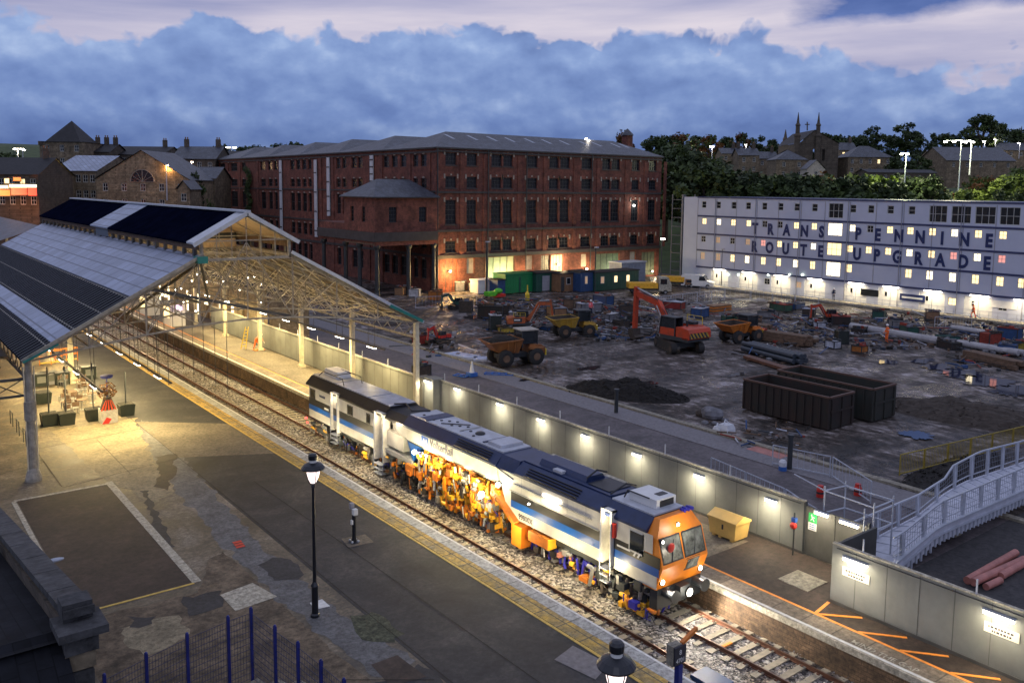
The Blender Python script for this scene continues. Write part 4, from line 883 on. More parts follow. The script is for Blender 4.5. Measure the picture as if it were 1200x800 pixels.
def facept(x,z,d=0):
    y=(21.95+(21.62-21.95)*(z-.3)/.95) if z<1.25 else 21.62+(.33)*(z-1.25)/1.1 if z<2.35 else 21.95+.25*(z-2.35)/.63
    return (x,y-d,z)
def fpanel(x0,x1,z0,z1,m,d=.012): 
    b=MB(m); P=facept; b.add([P(x0,z0,d),P(x1,z0,d),P(x1,z1,d),P(x0,z1,d),P(x0,z0,-.02),P(x1,z0,-.02),P(x1,z1,-.02),P(x0,z1,-.02)],[(0,1,2,3),(0,4,5,1),(1,5,6,2),(2,6,7,3),(3,7,4,0)]); return b
def cabwin(x0,x1,z0,z1):
    b=fpanel(x0-.06,x1+.06,z0-.06,z1+.06,'train_black',.01); w=b.build('windscreen',cab)
    b=fpanel(x0,x1,z0,z1,'cab_glass',.022); b.build('pane',w); return w
mat('cab_glass',(.16,.17,.15),.1,var=.9,scale=2.2,spec=.8)
w=cabwin(xa+.14,25.35,1.45,2.3)
b=MB('red'); b.ball((24.75,21.75,1.95),.2,n=10,sq=(1,.3,1)); b.build('driver_seat',w)
w=cabwin(25.55,xb-.14,1.45,2.3); cabwin(25.6,26.3,.86,1.28)
b=MB('train_black'); b.bar(facept(24.7,1.42,.04),facept(25.0,2.2,.04),.03,.02); b.bar(facept(26.0,1.42,.04),facept(26.3,2.2,.04),.03,.02); b.build('wiper',cab)
def headlight(x,y,z,r=.09,pw=120,m='bulb',d=(0,-1,-.25)):
    b=MB('train_black'); b.tube((x,y,z),(x,y+.12,z),r*1.35,n=12); h=tb('headlight',b); b=MB(m); b.tube((x,y-.012,z),(x,y-.002,z),r,n=12); b.build('lens',h)
    if pw: l=lamp('light','SPOT',(x,y-.05,z),pw,W3,.08,TR,spot=2.4); aim(l,d)
headlight(24.38,21.8,.62,.1,160); headlight(26.6,21.8,.62,.1,160); headlight(25.45,22.05,2.62,.08,0); lamp('light','POINT',(25.45,21.3,2.75),38,(1,.9,.7),.06,TR); lamp('light','POINT',(24.38,21.2,.66),14,(1,.9,.7),.06,TR); lamp('light','POINT',(26.6,21.2,.66),14,(1,.9,.7),.06,TR); lamp('light','POINT',(25.7,21.1,-.1),25,(1,.95,.8),.06,TR); headlight(25.7,21.55,-.05,.16,1500,d=(0,-1,-.5)); headlight(24.3,21.78,2.28,.06,0)
b=MB('frame_dark'); b.box(25.2,25.75,21.6,22.4,-.15,.28); b.tube((24.6,21.35,.15),(24.6,21.9,.15),.18,n=12); b.tube((26.35,21.35,.15),(26.35,21.9,.15),.18,n=12); b.tube((24.6,21.3,.15),(24.6,21.35,.15),.26,n=14); b.tube((26.35,21.3,.15),(26.35,21.35,.15),.26,n=14); b.box(24.2,26.75,21.9,22.3,-.5,.29); tb('buffer_beam',b)
b=MB('hose_blue')
for k in range(5): b.cbox((26.0+.12*k,22.3,3.02+.04*(k%2)),(.08,.25,.12))
tb('roof_horn',b)
# side windows and doors
def sidepanel(name,y0,y1,z0,z1,m,d=.015,par=None):
    b=MB(m); b.box(xa-d,xa-.002,y0,y1,z0,z1); return b.build(name,par or TR)
w=sidepanel('side_window',22.62,23.45,1.42,2.33,'frame_white',.012); sidepanel('pane',22.68,23.38,1.5,2.28,'glass',.02,w)
for (y0,y1) in((52.6,53.4),(47.2,48.0),(45.0,45.5)):
    w=sidepanel('side_window',y0,y1,1.68 if y0<50 else 1.6,2.3,'train_black',.012); 
    sidepanel('pane',y0+.08,y1-.08,1.76,2.22,'glass_pane',.02,w)
for y in (52.0,46.3,44.9,29.0,27.2,30.4,26.0): sidepanel('panel_joint',y-.012,y+.012,1.68,2.44,'train_grey',.006)
b=MB('train_grey'); b.box(xa-.05,xa-.002,25.6,31.0,1.98,2.04); b.box(xa-.03,xa-.002,25.2,31.3,1.62,1.66); tb('side_rail',b)
b=MB('tube_warm'); b.box(xa-.08,xa-.05,27.6,28.8,2.1,2.18); tb('side_lamp',b); lamp('light','AREA',(xa-.2,28.2,2.1),50,W2,.15,TR,rot=(0,math.radians(25),0),sy=1.)
# lit door pillars
def pillar(y0,y1,m,z0,z1,inner=None):
    b=MB(m); b.box(xa-.14,xa+.34,y0,y0+.1,z0,z1); b.box(xa-.14,xa+.34,y1-.1,y1,z0,z1); b.box(xa+.3,xa+.36,y0,y1,z0,z1); b.box(xa-.12,xa+.3,y0,y1,z1-.06,z1,m)
    o=tb('door_recess',b); 
    if inner:
        b=MB(inner); b.box(xa+.1,xa+.29,y0+.3,y1-.35,z0+.4,z1-.5); b.build('cabinet',o)
    b=MB('galv'); b.tube((xa-.16,y0+.02,z0-.6),(xa-.16,y0+.02,z1-.5),.02,n=5); b.tube((xa-.16,y1-.02,z0-.6),(xa-.16,y1-.02,z1-.5),.02,n=5)
    for k in range(3): b.box(xa-.25,xa+.1,y0+.12,y1-.12,z0-.75+k*.28,z0-.71+k*.28)
    b.build('step',o)
    lamp('light','POINT',(xa-.25,(y0+y1)/2,z1-.25),30,W2,.05,TR)
pillar(24.3,24.96,'interior_white',.45,2.75); pillar(49.1,50.05,'interior_white',.2,2.7,'mach_orange'); pillar(43.2,44.3,'interior_white',-.2,2.7)
b=MB('train_navy'); b.box(xa-.13,xa-.002,24.15,24.29,1.7,2.3,'red'); b.build('notice',TR)
# gap section behind the main machine
b=MB('train_white'); b.box(xa+.1,xb-.1,41.3,43.2,.9,1.75); b.box(xa+.5,xb-.5,41.3,43.2,1.76,2.4,'interior_white'); b.box(xa,xb,40.2,43.2,.45,.7,'train_grey'); b.prism([(40.2,.5),(40.2,1.1),(39.5,1.5),(39.7,1.75),(40.9,1.75)],xb-xa-.2,'x',xa+.1,'train_blue'); tb('equipment_cabin',b)
lamp('light','POINT',(23.7,42.2,2.3),90,W2,.1,TR)
b=MB('frame_dark'); b.box(xa+.3,xb-.3,24.8,31.0,-.1,.3); tb('underframe',b); b=MB('frame_dark'); b.box(xa+.9,xb-.9,39,44.31,.1,.28); b.box(xa+.3,xb-.3,44.3,53.6,-.05,.3); b.box(xa+.2,xb-.2,53.59,54.0,.1,.9); tb('underframe',b)
def bogie(yc,hb=.9,n=2):
    b=MB('frame_dark'); 
    for x in(xa+.05,xb-.25): b.box(x,x+.2,yc-hb-.5,yc+hb+.5,-.5,-.2); b.box(x-.02,x+.22,yc-.35,yc+.35,-.2,.1)
    b.box(xa+.3,xb-.3,yc-.25,yc+.25,-.5,0)
    for y in(yc-hb*.5,yc+hb*.5): b.lathe([(.1,-.2),(.13,0),(.1,.2)],(xa+.12,y,0),8,'grease')
    g=tb('bogie',b)
    for y in((yc-hb,yc+hb) if n==2 else (yc,)):
        b=MB('steel')
        for s in(-1,1):
            x=25.475+s*.75; b.tube((x-.06,y,-.455),(x+.06,y,-.455),.46,n=20,m='frame_dark'); b.tube((x-.062*1 if s<0 else x+.0,y,-.455),(x-.068 if s<0 else x+.068,y,-.455),.38,n=20,m='steel'); b.tube((x-.075,y,-.455),(x+.075,y,-.455),.12,n=10,m='grease')
        b.tube((24.75,y,-.455),(26.2,y,-.455),.08); b.build('wheelset',g)
bogie(51.2); bogie(41.2,.95); bogie(24.0,.9); 
bogie(45.5,.3,1)
# tamping and lining gear
rs=random.Random(21)
def gear(name,y0,y1,x0,x1,z0,z1,n,mats,seed):
    rs=random.Random(seed); b=MB()
    for k in range(n):
        y=rs.uniform(y0,y1); x=x0+(x1-x0)*rs.random()**1.6; z=rs.uniform(z0,z1); m=rs.choice(mats); t=rs.random()
        if t<.4: h=rs.uniform(.3,.9); b.tube((x,y,max(z0,z-h/2)),(x+rs.uniform(-.1,.1),y+rs.uniform(-.12,.12),min(z1,z+h/2)),rs.uniform(.03,.09),n=8,m=m)
        elif t<.65: b.cbox((x,y,z),(rs.uniform(.1,.35),rs.uniform(.1,.4),rs.uniform(.08,.4)),m)
        elif t<.85:
            p=[Vector((x,y,z))]
            for q in range(4): p.append(p[-1]+Vector((rs.uniform(-.12,.12),rs.uniform(-.3,.3),rs.uniform(-.25,.2))))
            b.path([Vector((max(x0-.1,v.x),v.y,min(z1,max(z0,v.z)))) for v in p],.018,5,rs.choice(['train_black','hose_blue','grease']))
        else: b.tube((x,y,z),(x,y+rs.uniform(.2,.5),z),rs.uniform(.05,.12),n=10,m=rs.choice(['steel','mach_yellow']))
    return b
b=MB('mach_orange')
b.box(25.0,26.6,33.6,39.3,.6,1.66); b.box(xa+.25,25.0,36.3,39.2,1.1,1.67,'train_orange'); b.box(xa+.3,25.0,34.4,36.2,.9,1.67,'mach_orange'); 
fr_=tb('machine_frame',b)
for k,(ya,yb) in enumerate([(32.2,33.4),(33.5,34.7),(34.8,36.0),(36.1,37.3),(37.4,38.6)]):
    b=MB('mach_yellow'); 
    for y in(ya+.2,yb-.2):
        for x in(24.25,24.7):
            b.box(x-.07,x+.07,y-.08,y+.08,-.3,1.2); b.tube((x,y,-.75),(x,y,-.3),.045,n=8,m='steel'); b.box(x-.1,x+.1,y-.04,y+.04,-.85,-.7,'mach_orange')
    b.box(24.15,24.85,ya+.1,yb-.1,.9,1.1); b.tube((24.2,ya+.1,.2),(24.2,yb-.1,.2),.1,n=12); b.tube((24.3,(ya+yb)/2,.2),(24.3,(ya+yb)/2,1.5),.11,n=12,m='mach_orange'); b.tube((24.25,(ya+yb)/2,-.05),(24.25,(ya+yb)/2,.2),.3,n=14,m='mach_yellow')
    b.box(24.2,26.7,(ya+yb)/2-.1,(ya+yb)/2+.1,.2,.5)
    tb('tamping_unit',b)
gm_=['mach_yellow','mach_yellow','mach_orange','mach_orange','steel','grease','train_orange','interior_white']
tb('pipework',gear('g',32.0,39.4,23.95,25.4,-.8,1.55,620,gm_,1))
tb('pipework',gear('g',39.4,42.8,24.0,26.2,-.85,.5,120,['grease','steel','frame_dark','mach_orange','train_black'],2))
tb('pipework',gear('g',25.4,31.2,24.3,26.2,-.85,-.05,200,['hose_blue','hose_blue','hose_blue','steel','grease','train_black','pipe_pink'],3))
tb('pipework',gear('g',22.2,25.6,24.0,26.4,-.85,.2,120,['frame_dark','grease','frame_dark','steel'],4))
tb('pipework',gear('g',21.9,23.6,23.9,25.2,-.85,-.45,60,['mach_yellow','mach_yellow','mach_orange','hose_blue'],5))
tb('pipework',gear('g',44.0,53.4,24.1,26,-.85,.1,160,['grease','frame_dark','frame_dark','mach_orange','steel','grease'],6))
# arm with box foot
b=MB('mach_orange'); b.bar((24.1,32.4,1.3),(24.0,30.6,.25),.3,.22); b.box(23.85,24.45,30.0,30.75,-.75,.25,'train_orange'); b.box(24.0,24.3,32.3,32.6,.2,1.6); tb('lifting_arm',b)
b=MB('mach_orange'); b.box(24.0,24.5,28.3,29.7,-.25,.22); b.box(24.0,24.5,28.25,28.299,-.25,.22,'mach_yellow'); tb('tool_box',b)
b=MB('mach_yellow'); b.box(23.95,24.3,39.6,40.6,.05,.5,'mach_orange'); b.cbox((24.2,25.9,-.7),(.5,.5,.2),'mach_orange'); tb('tool_box',b)
b=MB('tail_red'); b.ball((24.6,54.05,.4),.09); b.ball((24.1,54.0,.1),.09); b.ball((24.0,53.6,-.1),.07); tb('tail_lamp',b)
for (x,y,z,pw,r) in [(23.85,39.45,1.45,110,.13),(23.8,33.1,.95,150,.16),(23.9,31.9,1.75,60,.12),(23.95,29.6,1.5,14,.05)]:
    b=MB('bulb'); b.ball((x,y,z),r,n=10); b.bar((x,y,z),(x+.3,y,z+.05),.05,.05,'frame_dark'); tb('work_lamp',b); lamp('light','POINT',(x-.22,y,z),pw*1.0,(1,.86,.5),.1,TR)
for y in(33.6,35.4,37.2,38.8): lamp('light','POINT',(23.7,y,1.5),150,(1,.8,.4),.08,TR)
for y in(24.5,27.0,30.2): lamp('light','POINT',(23.5,y,.2),130,(1,.82,.48),.06,TR)  # both low rows are added to brighten the ballast, without lamp bodies
for y in(45.0,48.2,51.5): lamp('light','POINT',(23.5,y,.2),110,(1,.82,.48),.06,TR)
# writing
text_obj('VolkerRail',.62,MfaceX(xa-.01,38.35,1.98),'letter_navy',TR,'lettering',.006,.012,.86)
b=MB('sign_blue'); b.box(xa-.012,xa-.002,38.5,39.2,1.95,2.4); k=tb('emblem',b); b=MB('panel_white'); b.prism([(38.55,2.0),(38.7,2.3),(38.82,2.12),(38.95,2.3),(39.12,2.0),(39.0,2.0),(38.93,2.13),(38.82,2.0),(38.7,2.13),(38.64,2.0)],.006,'x',xa-.019); b.build('emblem_mark',k)
text_obj('99800X',.36,MfaceX(xa-.01,30.6,.47),'ink',TR,'lettering',.004,.008,.9)
text_obj('VolkerRail',.24,MfaceX(xa-.01,52.0,1.98),'letter_navy',TR,'lettering',.004,.004,.86)
b=MB('panel_white')
for s_ in(0,.22): b.prism([(23.1-s_,1.28),(23.2-s_,1.28),(23.0-s_,1.6),(22.92-s_,1.6)],.006,'x',xa-.02)
b.box(xa-.02,xa-.014,23.35,24.1,1.38,1.46); b.box(xa-.02,xa-.014,50.6,51.2,1.3,1.42); b.build('emblem_mark',TR)
text_obj('99 800',.16,Matrix(((1,0,0,24.45),(0,0,1,21.7),(0,1,0,1.0),(0,0,0,1))),'ink',TR,'lettering',.002,.003) if False else None
# ================================================================ PLATFORM THINGS
def hoarding(name,lab,x,y0,y1,h=2.35,face='x',d=.12,xx=None):
    t=thing(name,lab,'hoarding',(x,y0,0),0)
    b=MB('hoard'); b.box(x,x+d,y0,y1,0.01,h); b.build('panel',t)
    b=MB('galv'); b.box(x-.02,x+d+.02,y0,y1,h,h+.05,'paint_worn'); b.build('capping',t)
    b=MB('hoard_dark'); y=y0+1.2; rj=random.Random(int(y1))
    while y<y1-.3: b.box(x-.006,x-.001,y-.012,y+.012,.05,h-.03); y+=1.22
    b.box(x-.03,x-.001,y0,y1,.0,.12); b.build('joint',t)
    b=MB('ink'); b.tube((x-.03,y0+.2,h-.12),(x-.03,y1-.2,h-.12),.016,n=5); b.build('cable',t)
    b=MB('frame_dark'); y=y0+.2
    while y<y1: b.bar((x+d+.05,y,0),(x+d+.05,y,h-.05),.08,.08); b.bar((x+d+.05,y,h-.4),(x+d+1.1,y,.05),.06,.06); y+=2.4
    b.build('post',t)
    b=MB('galv')
    for y in [y0+4.1*k for k in range(1,int((y1-y0)/4.1)+1)]: b.bar((x+.06,y,h+.05),(x+.06,y,h+.55),.05,.05)
    b.build('pole',t)
    return t
FR=hoarding('hoarding','near grey hoarding on the right along the orange hatching',29.4,-4,17.72)
FMd=hoarding('hoarding','long grey hoarding with a row of lamps behind the train',32.42,20.95,50.2)
FLd=hoarding('hoarding','brown grey hoarding beyond the cream columns on the far platform',31.75,52.3,96)
t=thing('hoarding','short boxed-out hoarding lit by a lamp between the two long ones','hoarding',(31.7,50.2,0)); b=MB('hoard_dark'); b.box(31.75,32.6,51.4,52.28,0,2.35); b.box(31.9,32.8,50.22,51.38,0,2.42,'hoard'); b.build('panel',t)
t=thing('gate','dark grey double gate with a green exit sign at the end of the long hoarding','gate',(32.46,19.5,0)); b=MB('hoard_dark'); b.box(32.44,32.52,19.5,20.9,.03,2.2); b.box(32.44,32.52,18.05,19.46,.03,2.2); b.build('door_leaf',t); b=MB('frame_dark'); b.box(32.4,32.56,20.9,20.98,0,2.35); b.box(32.4,32.56,17.95,18.03,0,2.35); b.build('frame',t)
b=MB('hoard'); b.box(29.55,32.4,17.6,17.72,0,2.3,'hoard_dark'); tag(b.build('hoarding',loc=(30,17.6,0)),'dark return panel joining the near hoarding to the gate','hoarding')
t=thing('exit_sign','green running man exit sign with a white panel on the dark gate','sign',(32.4,20.6,1.5)); b=MB('sign_green'); b.box(32.42,32.436,20.35,20.75,1.55,1.95); b.box(32.42,32.436,20.35,20.75,1.2,1.53,'panel_white'); b.build('panel',t)
b=MB('panel_white'); b.ball((32.415,20.6,1.88),.03,n=6); b.bar((32.415,20.6,1.84),(32.415,20.55,1.74),.012,.04); b.bar((32.415,20.55,1.74),(32.415,20.47,1.62),.012,.03); b.bar((32.415,20.56,1.73),(32.415,20.64,1.63),.012,.03); b.bar((32.415,20.58,1.81),(32.415,20.45,1.78),.012,.025)
for k in range(3): b.box(32.412,32.419,20.42,20.68,1.25+k*.09,1.28+k*.09,'sign_blue')
b.build('symbol',t)
def wlight(x,y,z,lab,L=.55,pw=125,spread=True):
    t=thing('hoarding_light',lab,'light',(x,y,z),0,'lamps along the hoardings')
    b=MB('tube_warm'); b.box(x-.14,x-.03,y-L/2,y+L/2,z-.06,z+.05); b.build('tube',t); b=MB('galv'); b.box(x-.15,x,y-L/2-.04,y+L/2+.04,z+.05,z+.08); b.build('casing',t)
    lamp('light','AREA',(x-.5,y,z-.02),pw*.55,(1,.85,.58),.12,t,rot=(0,math.radians(-12),0),sy=L)
    lamp('light','POINT',(x-.75,y,z-.1),pw*.3,(1,.87,.6),.12,t)
o_=['sixth','fifth','fourth','third','second']
mf=[(47.9,2.15),(43.05,2.1),(38.95,2.0),(35.0,1.95),(31.0,1.9),(26.8,1.9),(22.65,1.92)]
nm=['first','second','third','fourth','fifth','sixth','seventh']
for k,(y,z) in enumerate(mf): wlight(32.42,y,z,nm[k]+' lamp from the far end of the long hoarding behind the train',pw=[95,150,105,135,100,145,120][k])
wlight(31.9,50.8,2.2,'lamp on the boxed-out panel between the two long hoardings',.8)
wlight(32.44,20.1,2.1,'lamp above the dark gate with the exit sign',.6,60); wlight(31.9,18.5,2.3,'lamp at the return corner between gate and near hoarding',.8,80)
wlight(29.4,16.72,1.98,'lamp over the ivory sign at the left end of the near hoarding',.95,90); wlight(29.4,11.6,1.98,'lamp over the second ivory sign on the near hoarding',.95,90)
for k,(y,l) in enumerate([(16.7,'ivory sign under the lamp at the left end of the near hoarding'),(11.5,'ivory sign under the second lamp of the near hoarding')]):
    t=thing('sign',l,'sign',(29.38,y,1.5)); b=MB('sign_ivory'); b.box(29.37,29.399,y-.55,y+.55,1.28,1.62); b.build('panel',t)
    b=MB('ink')
    rs=random.Random(k)
    for (z,y0,y1) in((1.5,y+.42,y-.38),(1.37,y+.3,y-.25)):
        q=y0
        while q>y1: w_=rs.uniform(.04,.1); b.box(29.364,29.37,q-w_,q,z-.035,z+.035); q-=w_+.03
    b.build('lettering',t)
    if k==0:
        b=MB('sign_ivory')
        for q in range(4): b.box(29.39,29.399,y+.3-q*.16,y+.36-q*.16,1.7,1.78)
        b.build('lettering',t)
b=MB('sign_ivory'); b.box(32.4,32.42,30.7,30.75,1.4,1.5); 
# marker style post by the gate
t=thing('marker_post','thin dark post with a red and blue bag hanging beside the gate','post',at(929,650)); p=at(929,650); b=MB('frame_dark'); b.tube(p,p+Vector((0,0,1.9)),.035,n=6); b.build('pole',t); b=MB('red'); b.ball(p+Vector((-.05,0,1.35)),.17,n=10,sq=(.8,1,.9)); b.build('bag',t); b=MB('sign_blue'); b.cbox(p+Vector((0,0,1.6)),(.18,.2,.18)); b.build('bag',t)
# grit bin
p=at(848,630); gx,gy=31.3,24.1
t=thing('grit_bin','yellow grit bin with a pitched lid standing on the far platform behind the cab','bin',(gx,gy,0))
mat('bin_yellow',(.75,.48,.14),.5,var=.1,scale=2)
b=MB('bin_yellow'); b.add([(gx-.45,gy-.7,.12),(gx+.45,gy-.7,.12),(gx+.45,gy+.7,.12),(gx-.45,gy+.7,.12),(gx-.52,gy-.78,.85),(gx+.52,gy-.78,.85),(gx+.52,gy+.78,.85),(gx-.52,gy+.78,.85)],[(0,3,2,1),(0,1,5,4),(1,2,6,5),(2,3,7,6),(3,0,4,7)]); 
for y in(gy-.55,gy+.1,gy+.45): b.box(gx-.42,gx+.42,y,y+.15,0,.12)
b.build('body',t); b=MB('bin_yellow'); b.prism([(gx-.56,.86),(gx+.56,.86),(gx+.56,.95),(gx,1.18),(gx-.56,.95)],1.64,'y',gy-.82); b.build('lid',t); b=MB('ink'); b.box(gx-.545,gx-.525,gy-.1,gy-.02,.5,.72); b.build('latch',t)
# heritage lamp posts
def lamppost(x,y,lab):
    t=thing('lamp_post',lab,'street lamp',(x,y,0),0,'black lantern posts on the front platform')
    b=MB('lamp_black'); b.lathe([(.17,0),(.17,.1),(.12,.15),(.12,1.15),(.15,1.2),(.07,1.35),(.055,4.9),(.08,4.95),(.05,5.05)],(x,y,0),14); b.build('post',t)
    b=MB('lamp_black')
    for s in(-1,1):
        for ax in(0,1):
            pts=[Vector((0,0,5.0)),Vector((.17,0,5.12)),Vector((.2,0,5.28)),Vector((.26,0,5.5)),Vector((.28,0,5.65))]
            pts=[Vector((x+(q.x*s if ax==0 else 0),y+(q.x*s if ax else 0),q.z)) for q in pts]; b.path(pts,.014,5)
    b.build('bracket',t)
    b=MB('lantern_glass'); b.lathe([(.1,5.1),(.2,5.3),(.27,5.62)],(x,y,0),14); b.build('lantern',t)
    b=MB('bulb_soft'); b.lathe([(.24,5.6),(.2,5.52),(.02,5.5)],(x,y,0),12); b.build('bulb',t)
    b=MB('lamp_black'); b.lathe([(.42,5.62),(.43,5.66),(.33,5.78),(.16,5.86)],(x,y,0),20); b.lathe([(.13,5.86),(.13,5.96)],(x,y,0),14,'panel_white'); b.lathe([(.16,5.96),(.17,6.12),(.12,6.18),(.02,6.2)],(x,y,0),14); b.build('hood',t)
    lamp('light','POINT',(x,y,5.3),30,(1,.85,.75),.12,t)
mat('lantern_glass',(.7,.7,.7),.3,emit=(1,.8,.75),es=1.6); mat('bulb_soft',(.9,.9,.9),.5,emit=(1,.93,.85),es=14)
lamppost(12.92,28.43,'black lantern lamp post standing in the middle of the front platform'); _p=at(723,750,6.2); lamppost(_p.x,_p.y,'black lantern lamp post nearest the camera at the bottom edge')
# loudspeaker / camera post
q=at(415,635); t=thing('camera_post','short dark post with white cameras on a bolted base on the front platform','post',q)
b=MB('lamp_black'); b.lathe([(.28,0),(.28,.03),(.12,.05),(.09,.3),(.09,1.55)],q,10); 
for k in range(4): b.ball(q+Vector((.2*math.cos(k*1.57+.7),.2*math.sin(k*1.57+.7),.08)),.06,'galv',6)
b.build('pole',t); b=MB('panel_white'); b.cbox(q+Vector((-.02,-.14,1.45)),(.2,.2,.26)); b.cbox(q+Vector((0,.2,1.62)),(.16,.2,.26),'cab_grey'); b.cbox(q+Vector((-.1,0,.95)),(.08,.12,.2)); b.build('camera',t)
# platform number sign post near second lamp
q=at(765,800,0)+Vector((0,-.3,0)); q=Vector((18.6,17.7,0)) 
q=Vector((19.75,16.9,0)); t=thing('number_board','blue post with a black board of white digits at the front platform edge','sign',q)
b=MB('blue_paint'); b.box(q.x-.09,q.x+.09,q.y-.09,q.y+.09,0,1.15); b.build('post',t); b=MB('concrete_pale'); b.box(q.x-.3,q.x+.1,q.y-.02,q.y+.25,1.15,1.8); b.build('housing',t); b=MB('ink'); b.box(q.x-.28,q.x+.22,q.y-.09,q.y-.03,1.2,1.78); b.build('board',t)
text_obj('8',.22,Matrix(((1,0,0,q.x-.1),(0,0,1,q.y-.1),(0,1,0,1.52),(0,0,0,1)))@Matrix.Diagonal((1,1,-1,1)),'panel_white',t,'lettering',.004); text_obj('4701',.2,Matrix(((1,0,0,q.x-.24),(0,0,1,q.y-.1),(0,1,0,1.27),(0,0,0,1)))@Matrix.Diagonal((1,1,-1,1)),'panel_white',t,'lettering',.004)
b=MB('mach_orange'); b.bar((q.x+.1,q.y,1.8),(q.x+.9,q.y+.1,2.0),.12,.1); b.build('arm',t)
b=MB('galv'); 
t=thing('hand_rail','low steel steps railing beside the blue sign post','railing',(19.3,15.6,0))
for k in range(10): b.bar((19.9+.0*k,16.3-.22*k,0),(19.9,16.3-.22*k,.55),.02,.02)
b.bar((19.9,16.4,.55),(19.9,14.2,.55),.04,.04); b.path([(18.6,16.4,.0),(18.6,16.4,.8),(19.2,16.8,.8)],.03,m='lamp_black'); b.build('bars',t)
leafp=thing('planter_shrub','small yellow shrub in a pot beside the nearest lamp post','plant',(18.2,15.9,0)); leaves('foliage',[(18.2,15.9,.5),(18.5,15.7,.4),(18.0,15.6,.35)],.35,60,.07,['leaf_c','paint_yellow','leaf_d'],5,leafp); b=MB('timber'); b.lathe([(.25,0),(.32,.3)],(18.2,15.8,0),10); b.build('pot',leafp)
# blue mesh fence bottom left
pts=[tuple(at(u,v,2.46))[:2] for u,v in((72,813),(122,790),(171,765),(219,742),(267,722),(294,712),(322,733),(349,752),(376,773),(403,795),(430,817))]
t=thing('mesh_fence','dark blue wire mesh fence on square blue posts in the bottom left corner','fence',(8,27,0))
for (x,y) in pts: b=MB('blue_paint'); b.bar((x,y,0),(x,y,2.45),.09,.09); b.ball((x,y,2.46),.05,n=6); b.build('post',t)
mat('mesh_blue',(.03,.035,.09),.5)
for (p0,p1) in zip(pts,pts[1:]):
    b=MB('mesh_blue'); a=Vector((*p0,0)); c=Vector((*p1,0)); n=int((c-a).length/.09)
    for k in range(1,n): q=a+(c-a)*k/n; b.bar(q+Vector((0,0,.1)),q+Vector((0,0,2.3)),.008,.008)
    for k in range(12): b.bar(a+Vector((0,0,.12+k*.198)),c+Vector((0,0,.12+k*.198)),.013,.013)
    b.build('mesh_panel',t)
t=thing('stacked_boards','pale boards lying behind the blue mesh fence','boards',(9.9,25,0)); b=MB('concrete_pale'); 
for k in range(3): b.box(9.5+.5*k,9.9+.5*k,23.8-.6*k,25.6-.5*k,.02,.12+.05*k,rot=.3)
b.build('board',t)
# planters under the shed
def planter(u,v,lab,post=True,s=.5,m='planter_dark'):
    p=at(u,v); t=thing('planter',lab,'planter',p,0,'black tubs on the front platform'); b=MB(m); b.add([(p.x-s*.85,p.y-s*.85,.02),(p.x+s*.85,p.y-s*.85,.02),(p.x+s*.85,p.y+s*.85,.02),(p.x-s*.85,p.y+s*.85,.02),(p.x-s,p.y-s,.8),(p.x+s,p.y-s,.8),(p.x+s,p.y+s,.8),(p.x-s,p.y+s,.8)],[(0,3,2,1),(0,1,5,4),(1,2,6,5),(2,3,7,6),(3,0,4,7),(4,5,6,7)]); b.build('tub',t)
    if post: b=MB('frame_dark'); b.tube((p.x,p.y,.8),(p.x,p.y,3.0 if u>140 else 3.9),.05,n=6); b.build('post',t)
    b=MB('soil'); b.box(p.x-s*.9,p.x+s*.9,p.y-s*.9,p.y+s*.9,.801,.83); b.build('soil',t)
mat('planter_dark',(.015,.022,.018),.5)
planter(58,498,'black tub nearest the iron column'); planter(78,497,'black tub with a tall thin post, second from the iron column'); planter(110,492,'black tub left of the flower display'); planter(148,486,'black tub right of the flower display'); planter(50,472,'tall dark green tub behind the iron column',False,.55)
p=at(127,494); t=thing('flower_display','striped display stand topped with dark red foliage between two tubs','planter',p)
b=MB('worn_panel'); mat('worn_panel',(.4,.38,.34),.7,var=.3,scale=4); b.box(p.x-.5,p.x+.5,p.y-.5,p.y+.5,0,.9); b.build('stand',t); b=MB('exc_red')
for k in range(5): b.prism([(p.x-.55+k*.22,.91),(p.x-.45+k*.22,.91),(p.x-.2+k*.08,1.6),(p.x-.24+k*.08,1.6)],.03,'y',p.y-.56)
b.prism([(p.x-.5,.0),(p.x-.1,.0),(p.x+.1,.3),(p.x-.2,.45)],.02,'y',p.y-.53,'red'); b.lathe([(.5,.9),(.3,1.5),(.25,1.7)],p,10,'skip_rust'); b.build('awning',t); leaves('foliage',[p+Vector((0,0,2.1))],.6,260,.09,['leaf_d','mud','leaf_d'],4,t); b=MB('blue_paint'); b.lathe([(.35,3.0),(.4,3.15),(.05,3.2)],p,12); b.tube(p+Vector((0,0,1.7)),p+Vector((0,0,3.0)),.04); b.build('hood',t)
